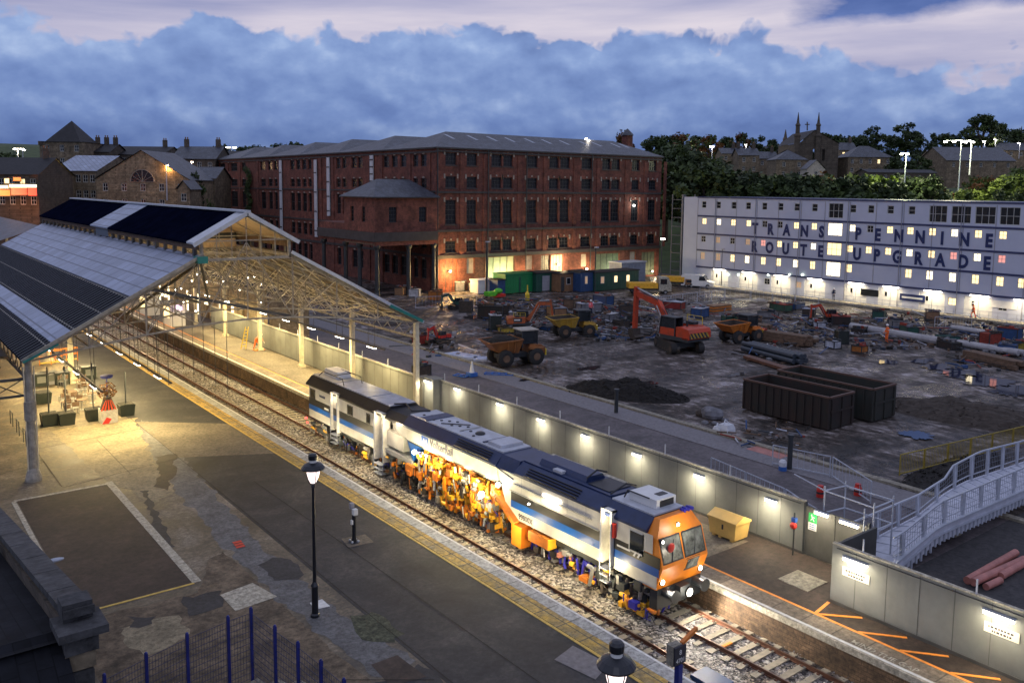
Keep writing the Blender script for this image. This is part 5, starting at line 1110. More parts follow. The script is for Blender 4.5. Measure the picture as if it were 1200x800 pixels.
# tables, chairs, boxes in the seating area
rs=random.Random(8)
for k,(u,v,lab) in enumerate([(48,452,'leftmost of the grey boxes beyond the seating'),(58,450,'second grey box beyond the seating'),(73,450,'dark grey box in the middle beyond the seating'),(84,447,'dark green box beyond the seating'),(104,443,'dark box standing apart beside the hanging light row')]):
    p=at(u,v); b=MB('cab_grey' if k in(1,) else 'planter_dark'); b.box(p.x-.5,p.x+.5,p.y-.4,p.y+.4,.02,.95); b.box(p.x-.55,p.x+.55,p.y-.45,p.y+.45,.95,1.02,'frame_dark'); b.box(p.x-.3,p.x+.3,p.y-.42,p.y-.4,.3,.8,'hoard'); tag(b.build('equipment_box',loc=p),lab,'box')
def chair(name='folding_chair'):
    t=thing(name,'x','chair',(0,0,0)); b=MB('steel'); 
    b.box(-.22,.22,-.22,.22,.43,.46); b.build('seat',t,False); b=MB('timber'); b.box(-.22,.22,.2,.23,.6,.9); b.build('backrest',t,False)
    for x in(-.2,.2):
        for y in(-.2,.2): b=MB('steel'); b.bar((x,y,0),(x,y,.43 if y<0 else .9),.03,.03); b.build('leg',t,False)
    return t
ch=chair(); ch['label']='one of the small bistro chairs in the seating area under the shed'; ch['group']='bistro chairs under the shed'; sp=[]
for k in range(24):
    u=rs.uniform(72,112); v=rs.uniform(440,490); p=at(u,v); p.x=min(14,p.x); sp.append(p)
ch.location=sp[0]; ch.rotation_euler=(0,0,1)
for p in sp[1:]: dup(ch,p,rs.uniform(0,6))
tb_=thing('bistro_table','one of the small round tables in the seating area under the shed','table',(0,0,0),0,'bistro tables under the shed'); b=MB('timber'); b.lathe([(.35,.72),(.35,.75)],(0,0,0),14); b.build('table_top',tb_,False); b=MB('steel'); b.tube((0,0,0),(0,0,.72),.03); b.lathe([(.22,0),(.2,.03)],(0,0,0),10); b.build('leg',tb_,False)
tb_.location=at(85,470); 
for (u,v) in((100,462),(78,482),(96,480),(108,472),(90,456)): dup(tb_,at(u,v),0)
for k,(u,v) in enumerate([(60,427),(78,424)]):
    p=at(u,v); b=MB('mach_orange')
    for q in(0,.5,1.0): b.bar(p+Vector((-.9,0,.2+q)),p+Vector((.9,0,.2+q)),.05,.12,'mach_orange' if q else 'paint_yellow')
    for q in(-.9,0,.9): b.bar(p+Vector((q,0,0)),p+Vector((q,0,1.3)),.06,.06)
    tag(b.build('barrier',loc=p),['orange barrier rack at the left under the shed','second orange barrier rack beside the track light row'][k],'barrier')
# bicycle rack at left
for k in range(4):
    p=Vector((7.9,56+2.6*k,0)); b=MB('frame_dark'); 
    for q in(-.5,.5): b.lathe([(.33,-.02),(.33,.02)],(0,0,0),14) if False else None
    b.path([p+Vector((0,-.5,0)),p+Vector((0,-.5,.9)),p+Vector((0,.5,.9)),p+Vector((0,.5,0))],.03); tag(b.build('cycle_stand',loc=p),'one of the hoop stands in the row behind the iron column','cycle stand','hoop stands behind the iron column')
# gable of the near building
GX=3.4
t=thing('stone_gable_building','dark slate roofed stone building with moss stained coping in the bottom left corner','building',(3,21,0))
A=onX(104,722,GX); B=onX(-14,592,GX)      # lower kneeler and a point up the verge
dv=(B-A); C=A+dv*1.25
mat('moss_stone',(.05,.05,.052),.85,var=.7,scale=3,bump=.6); mat('moss_stone_light',(.15,.12,.08),.85,var=.7,scale=2.5,bump=.6); mat('slate_near',(.012,.013,.017),.8,kind='slate',var=.5,scale=1.5,spec=.15)
b=MB('stone_dark')
b.prism([(A.y,0),(C.y,0),(C.y,C.z-.1),(A.y,A.z-.1)],.42,'x',GX-.42)
b.build('wall',t)
b=MB('moss_stone_light'); 
for k in range(9): z=A.z-.55-k*.36; w_=.34-(k%2)*.06; b.box(GX-.5,GX+.1-(k%3)*.05,A.y-w_,A.y+.3,z,z+.33,'moss_stone_light' if k%2 else 'moss_stone')
b.build('quoin',t)
b=MB('moss_stone'); N=11; dn=dv.normalized()
for k in range(N):
    a=A+dv*(1.25*k/N)+Vector((-.16,0,.14)); c=A+dv*(1.25*(k+.975)/N)+Vector((-.16,0,.14)); b.bar(a,c,.56,.16)
b.box(GX-.62,GX+.28,A.y-.42,A.y+.5,A.z-.22,A.z-.06); b.box(GX-.45,GX+.1,A.y+.1,A.y+.6,A.z-.05,A.z+.3,'moss_stone'); b.build('coping',t)
# main roof falls away from the verge; a lower cross roof runs towards the camera
b=MB('slate_near'); xv=GX-.43
b.add([(xv,A.y,A.z-.35),(xv,C.y,C.z-.35),(xv-9,C.y,C.z-.35),(xv-9,A.y,A.z-.35)],[(0,1,2,3)])
b.add([(xv,A.y+.4,A.z-.3),(xv,A.y-14,A.z-6.5),(xv-9,A.y-14,A.z-6.5),(xv-9,A.y+.4,A.z-.3)],[(0,1,2,3)],'slate_near')
b.build('roof',t)
m=A+dv*.55; b=MB('moss_stone'); b.box(m.x-1.5,m.x-.7,m.y-.4,m.y+.3,m.z-.8,m.z-.05); b.box(m.x-1.56,m.x-.64,m.y-.46,m.y+.36,m.z-.05,m.z+.06); b.build('chimney',t)
b=MB('galv'); b.bar((m.x-1.5,m.y-.2,m.z-.55),(m.x-4.5,m.y-.4,m.z-.35),.3,.03); b.build('lead_flashing',t)
b=MB('galv'); pp=onX(64,656,GX+.5); b.ball(pp,.1,n=10,sq=(2.4,1,.5)); b.bar(pp,pp+Vector((-.6,.1,-.1)),.05,.05); tag(b.build('wall_camera',loc=pp),'pale lamp head sticking out from the stone coping','lamp')
# ================================================================ RAMP BRIDGE
t=thing('footbridge_ramp','pale grey metal footbridge ramp with mesh sides behind the near hoarding','ramp',(36,18,0))
ND=[(33.3,.55),(36.9,1.28),(46,1.12),(62,.95)]; FD=[(33.6,.35),(34.8,.5),(39,.72),(41.5,1.25),(43.5,1.42),(50,1.15),(62,.95)]; NRl=[(33.9,1.7),(37.2,2.36),(46,2.28),(62,2.1)]; FRl=[(33.5,1.75),(39,1.78),(41.7,2.1),(42.2,2.55),(45,2.75),(50,2.42),(62,2.3)]
def ip(T,x):
    for (a,c) in zip(T,T[1:]):
        if x<=c[0]: return a[1]+(c[1]-a[1])*max(0,(x-a[0]))/(c[0]-a[0])
    return T[-1][1]
YN,YFa=17.4,19.25
b=MB('galv'); xs_=[33.4+.8*k for k in range(36)]
for a,c in zip(xs_,xs_[1:]):
    b.add([(a,YN,ip(ND,a)-.12),(c,YN,ip(ND,c)-.12),(c,YFa,ip(FD,c)),(a,YFa,ip(FD,a))],[(0,1,2,3)],'ramp_mesh'); b.add([(a,YN,ip(ND,a)-.2),(c,YN,ip(ND,c)-.2),(c,YFa,ip(FD,c)-.08),(a,YFa,ip(FD,a)-.08)],[(3,2,1,0)])
    b.bar((a+.02,YN,ip(ND,a)-.13),(a+.02,YFa,ip(FD,a)+.02),.05,.03)
b.build('deck',t)
bf=MB('ramp_mesh'); bn_=MB('ramp_mesh')
for a,c in zip(xs_,xs_[1:]):
    for (b,y,T,lo) in((bf,YFa,FD,.3),(bn_,YN,ND,.72)):
        z0,z1=ip(T,a),ip(T,c); b.add([(a,y-.04,max(.05,z0-lo)),(c,y-.04,max(.05,z1-lo)),(c,y-.04,z1+.06),(a,y-.04,z0+.06),(a,y+.04,max(.05,z0-lo)),(c,y+.04,max(.05,z1-lo)),(c,y+.04,z1+.06),(a,y+.04,z0+.06)],[(0,1,2,3),(7,6,5,4),(3,2,6,7),(0,4,5,1)])
    b.bar((a,YN-.09,ip(ND,a)+.04),(c,YN-.09,ip(ND,c)+.04),.14,.08,'galv'); b.bar((a,YN-.09,max(.1,ip(ND,a)-.34)),(c,YN-.09,max(.1,ip(ND,c)-.34)),.1,.05,'galv')
    b.bar((a+.2,YN-.07,max(.02,ip(ND,a)-.75)),(a+.2,YN-.07,max(.1,ip(ND,a)-.36)),.1,.08,'galv'); b.bar((a+.6,YN-.07,max(.02,ip(ND,a)-.75)),(a+.6,YN-.07,max(.1,ip(ND,a)-.36)),.1,.08,'galv')
bf.build('side_girder',t); b.build('side_girder',t)
for (y,T,Rl,x0) in((YN,ND,NRl,34.0),(YFa,FD,FRl,33.6)):
    b=MB('galv')
    for a,c in zip(xs_,xs_[1:]): b.bar((a,y,ip(Rl,a)),(c,y,ip(Rl,c)),.07,.07); b.bar((a,y,ip(T,a)+.3),(c,y,ip(T,c)+.3),.04,.04)
    k=0
    while x0+1.75*k<62: x=x0+1.75*k; b.bar((x+.12,y,ip(T,x)),(x,y,ip(Rl,x)),.17,.1); b.bar((x+.3,y,ip(T,x)+.3),(x+.28,y,ip(Rl,x)-.02),.03,.03); k+=1
    b.build('handrail',t)
mat('wire',(.2,.22,.28),.5)
for (y,T,Rl) in((YN,ND,NRl),(YFa,FD,FRl)):
    b=MB('wire')
    for k in range(140): x=33.7+k*.2; b.bar((x,y,ip(T,x)+.05),(x,y,ip(Rl,x)),.009,.009)
    for a,c in zip(xs_,xs_[1:]):
        for q in(.25,.45,.65,.85): b.bar((a,y,ip(T,a)*(1-q)+ip(Rl,a)*q),(c,y,ip(T,c)*(1-q)+ip(Rl,c)*q),.009,.009)
    b.build('mesh',t)
b=MB('concrete_pale')
for x in(40,48,56): b.box(x-.3,x+.3,17.8,19.0,0,.75)
b.build('pier',t)
rect('railside_ground',29.6,70,-10,17.25,.03,'gravel_dark')
t=thing('scaffold','galvanised scaffold tubes and rails around the ramp entrance','scaffold',(33,18.5,0)); b=MB('galv')
for (x,y) in((32.8,18.0),(33.0,20.4),(34.3,18.0),(34.3,20.2),(31.9,17.9)): b.tube((x,y,0),(x,y,3.1),.04,n=6)
for z in(1.9,2.9): b.tube((32.8,18,z),(34.3,18,z),.035,n=6); b.tube((34.3,18,z),(34.3,20.2,z),.035,n=6); b.tube((33,20.4,z),(34.3,20.2,z),.035,n=6); b.tube((34.6,23,z-.3),(33,20.4,z),.03,n=6); b.tube((32.8,18,z),(33,20.4,z),.03,n=6)
b.build('tube',t)
for k,(u0,v0,u1,v1,r) in enumerate([(1133,685,1190,652,.16),(1140,690,1200,660,.16),(1155,692,1172,684,.14),(1172,680,1215,655,.16)]):
    a=at(u0,v0)+Vector((0,0,r+.03+.1*(k==1))); c=at(u1,v1)+Vector((0,0,r+.03)); b=MB('pipe_pink'); b.tube(a,c,r,n=14); tag(b.build('plastic_pipe',loc=a),['pink plastic pipe at the top left of the loose bundle','long pink plastic pipe lying across the middle of the bundle','short pink pipe stub in front of the bundle','pink pipe at the right of the bundle by the photo edge'][k],'pipe')
DK={'red':(.2,.02,.015),'blue':(.02,.06,.17),'exc_red':(.25,.035,.02),'cab_grey':(.16,.16,.18),'mach_orange':(.35,.12,.02),'bag_white':(.42,.44,.5),'pipe_grey':(.16,.16,.17),'panel_white':(.4,.4,.42),'yellow_paint':(.3,.22,.03),'roof_white':(.3,.31,.34),'teal':(.015,.09,.08)}
for _k,_c in DK.items(): mat('worn_'+_k,_c,.75,var=.5,scale=1.5,detail=8)
# ================================================================ YARD MACHINES (local coordinates, forward = +x)
def excavator(lab,loc,rz,sc,col,boom,stripes=True,house=0.):
    t=thing('excavator',lab,'excavator',loc,rz); t.scale=(sc,)*3
    for s in(-1,1):
        b=MB('frame_dark'); y0=s*1.25; pr=[]
        for k in range(9): a=math.pi/2+math.pi*k/8; pr.append((-1.75+.45*math.cos(a),.47+.45*math.sin(a)))
        for k in range(9): a=-math.pi/2+math.pi*k/8; pr.append((1.75+.45*math.cos(a),.47+.45*math.sin(a)))
        b.prism(pr,.5,'y',y0-.25,'tyre')
        for k in range(14): x=-1.7+k*.26; b.box(x,x+.12,y0-.27,y0+.27,.9,.96,'mud'); 
        for x in(-1.75,1.75): b.tube((x,y0-.28,.47),(x,y0+.28,.47),.3,n=14,m='mud')
        for x in(-1.1,-.55,0,.55,1.1): b.tube((x,y0-.27,.25),(x,y0+.27,.25),.13,n=8,m='mud')
        b.build('track',t,False)
    b=MB('frame_dark'); b.box(-1.2,1.2,-1,1,.45,.9); b.tube((0,0,.85),(0,0,1.1),.7,n=18); b.build('undercarriage',t,False)
    M=Matrix.Rotation(house,3,'Z')
    def H(b,name,par=t):
        b.v=[tuple(M@Vector(v)) for v in b.v]; return b.build(name,par,False)
    b=MB(col); b.box(-2.3,1.0,-1.35,1.35,1.1,1.45,'frame_dark'); b.box(-1.6,.3,-1.35,-.35,1.45,2.35); b.box(-1.6,-.9,-.34,1.34,1.45,2.3); b.box(-1.2,-.3,-1.1,-.5,2.36,2.6,'frame_dark'); b.tube((-1.2,.3,2.3),(-1.2,.3,2.8),.09,m='frame_dark'); hb=H(b,'house')
    b=MB(col); b.prism([(-1.6,1.3),(-1.6,2.3),(-2.3,2.2),(-2.45,1.9),(-2.45,1.4),(-2.3,1.3)],2.7,'y',-1.35); cw=H(b,'counterweight')
    if stripes:
        b=MB('dump_yellow')
        for k in range(6):
            y=-1.2+k*.42; b.add([(-2.47,y,1.42),(-2.47,y+.2,1.42),(-2.47,min(1.3,y+.55),1.88),(-2.47,y+.35,1.88)],[(0,1,2,3)],'dump_yellow' ); b.add([(-2.462,y+.2,1.42),(-2.462,y+.42,1.42),(-2.462,min(1.3,y+.75),1.88),(-2.462,min(1.3,y+.55),1.88)],[(0,1,2,3)],'ink')
        H(b,'hazard_stripe',cw)
    b=MB('frame_dark'); x0,x1,y0,y1,z0,z1=-.75,1.15,.4,1.34,1.45,3.0
    for (x,y) in((x0,y0),(x1,y0),(x1,y1),(x0,y1)): b.bar((x,y,z0),(x-(.25 if x>0 else 0),y,z1),.09,.09)
    b.box(x0,x1-.2,y0-.03,y1+.03,z1,z1+.08,'frame_dark'); b.box(x0,x1,y0,y1,z0,z0+.65,col); b.box(-.2,.3,.6,1.1,2.1,2.7,'ink'); cb=H(b,'cab')
    b=MB('glass'); b.box(x0+.04,x1-.2,y0+.02,y0+.03,z0+.65,z1); b.box(x0+.04,x1-.2,y1-.03,y1-.02,z0+.65,z1); b.add([(x1,y0+.05,z0+.65),(x1,y1-.05,z0+.65),(x1-.24,y1-.05,z1),(x1-.24,y0+.05,z1)],[(0,1,2,3)]); H(b,'pane',cb)
    e,k_,w=[Vector((p[0],0,p[1])) for p in boom[:3]]; root=Vector((.9,0,1.7)); 
    b=MB(col); mid=e
    b.bar(root,mid,.42,.6); b.bar(mid,k_,.38,.5); b.ball(mid,.33,n=10,sq=(1,.6,1)); H(b,'boom')
    b=MB(col); b.bar(k_+(k_-w).normalized()*.6,w,.3,.42); H(b,'stick')
    b=MB('steel'); b.tube((1.2,-.28,1.6),mid+Vector((-.1,-.28,-.2)),.07); b.tube((1.2,.28,1.6),mid+Vector((-.1,.28,-.2)),.07); b.tube(mid+Vector((0,0,.4)),k_+(k_-w).normalized()*.5,.09); b.tube(k_+Vector((.1,0,.1)),w+Vector((.2,0,.3)),.06); H(b,'hydraulic_ram')
    b=MB('mud'); wx,wz=w.x,w.z; b.prism([(wx-.2,wz+.1),(wx+.35,wz+.05),(wx+.4,wz-.4),(wx+.1,wz-.85),(wx-.55,wz-.9),(wx-.75,wz-.65),(wx-.3,wz-.5)],1.0,'y',-.5,'mud'); H(b,'bucket')
    b=MB('ink')
    for s in(-.14,.14): b.path([root+Vector((0,s,.35)),(root+mid)/2+Vector((-.1,s,.42)),mid+Vector((.1,s,.38)),(mid+k_)/2+Vector((0,s,.32)),k_+Vector((.1,s,.2)),(k_+w)/2+Vector((.22,s,0))],.03,5)
    H(b,'hose'); b=MB('frame_dark'); b.box(-1.5,-.2,-1.352,-1.351,1.6,2.2); b.box(-1.0,.2,-.8,-.4,2.36,2.42); b.tube((-.9,-.9,2.6),(-.9,-.9,2.95),.05,m='steel'); H(b,'engine_panel'); b=MB('panel_white'); b.box(-1.4,-.5,-1.356,-1.353,1.85,2.05); H(b,'marking')
    b=MB('yellow_paint'); 
    for x in(-1.5,-.5,.3): b.bar((x,-1.3,2.35),(x,-1.3,3.05),.04,.04)
    b.bar((-1.5,-1.3,3.05),(.3,-1.3,3.05),.04,.04); b.bar((-1.5,-1.3,2.7),(.3,-1.3,2.7),.03,.03); H(b,'guard_rail')
    return t
e1=excavator('large orange excavator with raised boom and striped counterweight in the middle of the yard',Vector((64.8,56.8,0)),math.radians(64),1.12,'exc_red',[(2.7,3.9),(5.5,4.5),(5.6,1.1)],house=math.radians(24))
e1_=at(806,408)
e2=excavator('smaller orange excavator parked left of the yellow dumper',at(612,388),math.radians(-32),.72,'exc_orange',[(2.6,4.3),(4.4,4.3),(4.9,1.1)],False)
e3=excavator('small red mini excavator at the left edge of the yard',at(516,402),math.radians(190),.42,'red',[(2.2,4.2),(4.0,3.6),(4.2,1.2)],False)
e4=excavator('red mini excavator among the racks near the office block',at(972,378),math.radians(150),.55,'exc_red',[(2.4,3.9),(4.4,3.5),(4.5,1.1)],False)
e5=excavator('dark green mini excavator parked by the brick arches',at(536,362),math.radians(170),.5,'cab_darkgreen',[(2.4,3.9),(4.4,3.5),(4.5,1.1)],False)
def dumper(lab,loc,rz,sc,col,load):
    t=thing('site_dumper',lab,'dumper',loc,rz); t.scale=(sc,)*3
    b=MB('frame_dark'); b.box(-2.0,1.7,-.45,.45,.6,.95); b.build('chassis',t,False)
    for (x,y) in((-1.35,-.95),(-1.35,.95),(1.35,-.95),(1.35,.95)):
        b=MB('tyre'); b.lathe([(.45,-.26),(.68,-.2),(.7,0),(.68,.2),(.45,.26)],(0,0,0),20); M=Matrix.Rotation(math.pi/2,3,'X'); b.v=[tuple(M@Vector(v)+Vector((x,y,.7))) for v in b.v]; w=b.build('wheel',t,False)
        b=MB('mud'); b.tube((x,y-.28,.7),(x,y+.28,.7),.3,n=12,m='timber'); b.build('rim',w,False)
    b=MB(col); P=[(.15,-.9,1.05),(1.9,-.85,1.15),(1.9,.85,1.15),(.15,.9,1.05),(-.1,-1.25,2.15),(2.75,-1.2,2.0),(2.75,1.2,2.0),(-.1,1.25,2.15)]
    b.add(P,[(0,3,2,1),(0,1,5,4),(1,2,6,5),(2,3,7,6),(3,0,4,7)]); 
    P2=[(p[0]*.97+.04,p[1]*.95,p[2]+(.08 if i<4 else 0)) for i,p in enumerate(P)]; b.add(P2,[(1,2,3,0),(4,5,1,0),(5,6,2,1),(6,7,3,2),(7,4,0,3)],'mud')
    for a,c in((4,5),(5,6),(6,7),(7,4)): b.bar(P[a],P[c],.09,.09)
    for x in(.6,1.2): b.bar((x,-1.08,1.15),(x,-1.22,2.05),.07,.07); b.bar((x,1.08,1.15),(x,1.22,2.05),.07,.07)
    b.build('skip',t,False)
    if load:
        b=MB('soil'); b.lathe([(1.15,0),(.9,.25),(.45,.45),(.05,.5)],(1.2,0,1.95),12); b.build('load',t,False)
    b=MB(col); b.prism([(-2.3,.8),(-2.3,1.35),(-1.9,1.6),(-.9,1.65),(-.9,.8)],1.5,'y',-.75); b.box(-2.0,-.75,-1.15,-.72,1.3,1.42); b.box(-2.0,-.75,.72,1.15,1.3,1.42); b.box(-2.4,-2.3,-.8,.8,.7,1.2,'yellow_paint'); b.build('bonnet',t,False)
    b=MB('frame_dark'); x0,x1=-1.6,-.25
    for x in(x0,x1):
        for y in(-.7,.7): b.bar((x,y,1.4),(x,y,2.75),.09,.09)
    b.box(x0-.1,x1+.15,-.78,.78,2.75,2.84,'plaster' if load else 'frame_dark'); b.box(x0,x0+.5,-.3,.3,1.6,2.1,'ink'); c=b.build('cab',t,False)
    b=MB('glass'); b.box(x0,x1,-.71,-.7,1.7,2.7); b.box(x0,x1,.7,.71,1.7,2.7); b.box(x1,x1+.01,-.66,.66,1.5,2.7); b.build('pane',c,False)
    b=MB('bulb' if not load else 'galv'); b.ball((-2.36,-.55,1.15),.07,n=6); b.ball((-2.36,.55,1.15),.07,n=6); b.build('tail_lamp',t,False)
    return t
dumper('mud stained orange dumper loaded with dark soil in front of the yard',at(604,426),math.radians(168),1.12,'dump_orange',True)
dumper('bright yellow dumper with dark cab in the middle left of the yard',at(672,394),math.radians(160),1.02,'dump_yellow',False)
dumper('orange dumper parked at the right of the large excavator',at(868,400),math.radians(172),1.0,'mach_orange',False)
# big tilted wheel excavator tyre etc
def open_skip(lab,x0,x1,y0,y1,h,m):
    t=thing('waste_skip',lab,'skip',((x0+x1)/2,y0,0)); b=MB(m)
    b.box(x0,x0+.06,y0,y1,.12,h); b.box(x1-.06,x1,y0,y1,.12,h); b.box(x0+.06,x1-.06,y0,y0+.06,.12,h); b.box(x0+.06,x1-.06,y1-.06,y1,.12,h); b.box(x0+.06,x1-.06,y0+.06,y1-.06,.12,.2); b.build('body',t)
    b=MB(m); n=int((y1-y0)/.62)
    for k in range(n+1): y=y0+k*(y1-y0-.1)/n; b.box(x0-.09,x0-.002,y,y+.1,.15,h-.12); b.box(x1+.002,x1+.09,y,y+.1,.15,h-.12)
    for k in range(3): x=x0+.2+k*(x1-x0-.5)/2; b.box(x,x+.1,y0-.08,y0-.002,.15,h-.12)
    b.box(x0+.1,x1-.1,y0-.1,y0-.082,h*.55,h*.62); b.build('rib',t)
    b=MB('skip_edge'); 
    for (a,c) in(((x0,y0),(x0,y1)),((x0,y1),(x1,y1)),((x1,y1),(x1,y0)),((x1,y0),(x0,y0))): b.bar((*a,h+.03),(*c,h+.03),.14,.12)
    b.build('rim',t); b=MB('soil'); b.box(x0+.07,x1-.07,y0+.07,y1-.07,.25,h-.75); b.build('load',t); return t
mat('skip_edge',(.12,.075,.06),.6,kind='rust')
open_skip('rusty brown open waste skip, the nearer of the two','' or 50.7,53.6,31.3,38.2,2.25,'skip_rust')
open_skip('dark green grey open waste skip behind the rusty one',55.0,57.9,30.7,38.4,2.35,'skip_green')
# spoil heap: one stuff-like mound
def mound(lab,c,rx,ry,h,m,seed,rz=0,cat='heap'):
    b=MB(m); n=46; g=[]; c=Vector(c)
    for j in range(n+1):
        for i in range(n+1):
            x=(i/n*2-1);y=(j/n*2-1); r=math.hypot(x,y); z=max(0,1-r**1.6)*h; z*=1+.5*noise.noise(Vector((x*3,y*3,seed))); z+=(.22*noise.noise(Vector((x*9,y*9,seed+3)))+.1*noise.noise(Vector((x*25,y*25,seed)))) *(1 if r<.95 else 0)*min(1,h)
            q=Matrix.Rotation(rz,3,'Z')@Vector((x*rx,y*ry,0)); g.append((c.x+q.x,c.y+q.y,max(z,-.05) if r<1 else -.05))
    b.add(g,[(j*(n+1)+i,j*(n+1)+i+1,(j+1)*(n+1)+i+1,(j+1)*(n+1)+i) for j in range(n) for i in range(n)]); 
    rs=random.Random(seed)
    for k in range(500):
        i=rs.randrange(len(g)); p=Vector(g[i]); 
        if p.z<.02: continue
        s=rs.uniform(.05,.16); v=[p+Vector((rs.uniform(-1,1)*s,rs.uniform(-1,1)*s,rs.uniform(-.2,1)*s)) for _ in range(4)]; b.add(v,[(0,1,2),(0,2,3),(1,3,2),(0,3,1)])
    return tag(b.build('spoil_heap',loc=c),lab,cat)
mound('dark brown heap of lumpy spoil beside the pale kerb',at(732,462),5.2,2.3,1.1,'soil',2,math.radians(118))
mound('long low dark spoil heap at the right of the skips',at(1140,490),7,3,1.1,'mud',5,math.radians(100)); mound('brown heap beneath the rightmost row of barriers',at(1120,552),6,1.5,.3,'soil',9)

def stone(lab,u,v,r,m='pipe_grey'):
    p=at(u,v); b=MB(m); b.ball((p.x,p.y,r*.5),r,n=12,sq=(1,1.2,.7)); b.v=[(v_[0]+.12*noise.noise(Vector(v_)*1.7),v_[1],v_[2]+.15*noise.noise(Vector(v_)*1.3+Vector((9,9,9)))) for v_ in b.v]; return tag(b.build('boulder',loc=p),lab,'boulder')
stone('large rounded grey boulder beside the kerb',834,490,.72,'worn_cab_grey'); stone('dark boulder against the large grey one',824,488,.5,'mud')
for k in range(3): stone(['small stone left of the white bags','small stone in front of the large boulder','small stone right of the large boulder'][k],[826,838,850][k],[497,498,493][k],.22,'worn_cab_grey')
def bag(u,v,s,lab,m='bag_white'):
    p=at(u,v); b=MB(m); b.add([(p.x+x*s*.5*(1.1 if z<1 else .85),p.y+y*s*.5*(1.1 if z<1 else .85),z*s*.8) for z in(0,.5,1) for x,y in((-1,-1),(1,-1),(1,1),(-1,1))],[(0,1,5,4),(1,2,6,5),(2,3,7,6),(3,0,4,7),(4,5,9,8),(5,6,10,9),(6,7,11,10),(7,4,8,11),(8,9,10,11)]); b.bar((p.x-s*.4,p.y,s*.8),(p.x,p.y+.1,s*1.15),.06); b.bar((p.x+s*.4,p.y,s*.8),(p.x,p.y+.1,s*1.15),.06); return tag(b.build('bulk_bag',loc=p),lab,'bag')
bag(842,506,.5,'small white bulk bag at the left of the pair on the kerb'); bag(851,507,.75,'larger white bulk bag on the kerb by the boulder')
# pipes and timber stacks
def stack(lab,name,u0,v0,u1,v1,n,lay,r,m,cat='pipes',bearer=True):
    a=at(u0,v0);c=at(u1,v1); d=(c-a).normalized(); s=d.cross(Vector((0,0,1))); t=thing(name,lab,cat,a)
    for j in range(lay):
        for i in range(n-j):
            o=s*((i+j*.5)*r*2.05)+Vector((0,0,r+.12+j*r*1.8)); b=MB(m); e=R_.uniform(-.4,.4)
            if 'timber' in m or 'rail' in m: b.bar(a+o+d*e,c+o+d*e,r*1.9,r*1.9)
            else: b.tube(a+o+d*e,c+o+d*e,r,n=10)
            b.build('beam' if m in('timber','rail_rust') else 'pipe',t)
    b=MB('timber')
    for q in(.15,.5,.85): p=a+(c-a)*q; b.bar(p-s*.2+Vector((0,0,.07)),p+s*(n*r*2.1)+Vector((0,0,.07)),.14,.12)
    b.build('bearer',t)
stack('stack of dark steel pipes lying left of the open skips','pipe_stack',884,411,945,427,4,2,.24,'pipe_dark')
stack('pair of long dull rails lying in front of the dark pipes','rail_stack',876,420,930,437,3,1,.13,'rail_rust','rails')
stack('long stack of dark timber beams in the middle of the yard','timber_stack',893,396,955,405,6,3,.17,'timber','timber')
stack('timber stack nearer the office block','timber_stack',880,384,905,388,5,2,.17,'timber','timber')
stack('flat stack of dark beams behind the striped excavator','timber_stack',852,372,892,377,5,2,.17,'timber','timber')
stack('long grey pipe line lying across the right of the yard','pipe_stack',1000,388,1115,408,1,1,.42,'pipe_grey')
stack('second grey pipe run ending near the right edge of the yard','pipe_stack',1120,405,1198,418,2,1,.3,'pipe_grey')
stack('grey pipes lying in front of the office walkway at the right','pipe_stack',1118,386,1180,396,3,1,.22,'pipe_grey')
stack('black beams stacked at the right edge under the grey pipes','timber_stack',1140,420,1200,434,4,2,.2,'timber','timber')
# generic site clutter, each a shaped thing
def crate(u,v,sx,sy,sz,m,lab,cat='crate',lid=None,rot=.3):
    rs_=random.Random(int(u*3+v)); m={'red':'skip_rust','exc_red':'skip_rust','blue':'cab_blue'}.get(m,m) if rs_.random()<.5 else m
    m='worn_'+m if m in DK else m; lid='worn_'+lid if lid in DK else lid
    p=at(u,v); t=thing('storage_crate',lab,cat,p,rot); b=MB(m); b.box(-sx/2,sx/2,-sy/2,sy/2,.1,sz); b.build('body',t,False); b=MB('frame_dark')
    for x in(-sx/2,sx/2):
        for y in(-sy/2,sy/2): b.bar((x,y,0),(x,y,sz+.02),.08,.08)
    for z in(.1,sz): b.bar((-sx/2,-sy/2,z),(sx/2,-sy/2,z),.07); b.bar((-sx/2,-sy/2,z),(-sx/2,sy/2,z),.07); b.bar((-sx/2,sy/2,z),(sx/2,sy/2,z),.07)
    b.build('frame',t,False)
    rs=random.Random(int(u*7+v)); b=MB('mud')
    for _ in range(7): b.cbox((rs.uniform(-sx/2,sx/2),rs.uniform(-sy/2,sy/2),sz+.12+rs.uniform(0,.12)),(rs.uniform(.15,sx*.5),rs.uniform(.1,.4),rs.uniform(.08,.3)),rs.choice(['mud','worn_pipe_grey','timber','frame_dark','worn_cab_grey','worn_exc_red','pipe_dark']),Matrix.Rotation(rs.uniform(0,3),3,'Z'))
    b.build('contents',t,False)
    if lid: b=MB(lid); b.box(-sx/2-.05,sx/2+.05,-sy/2-.05,sy/2+.05,sz+.02,sz+.1); b.build('lid',t,False)
    return t
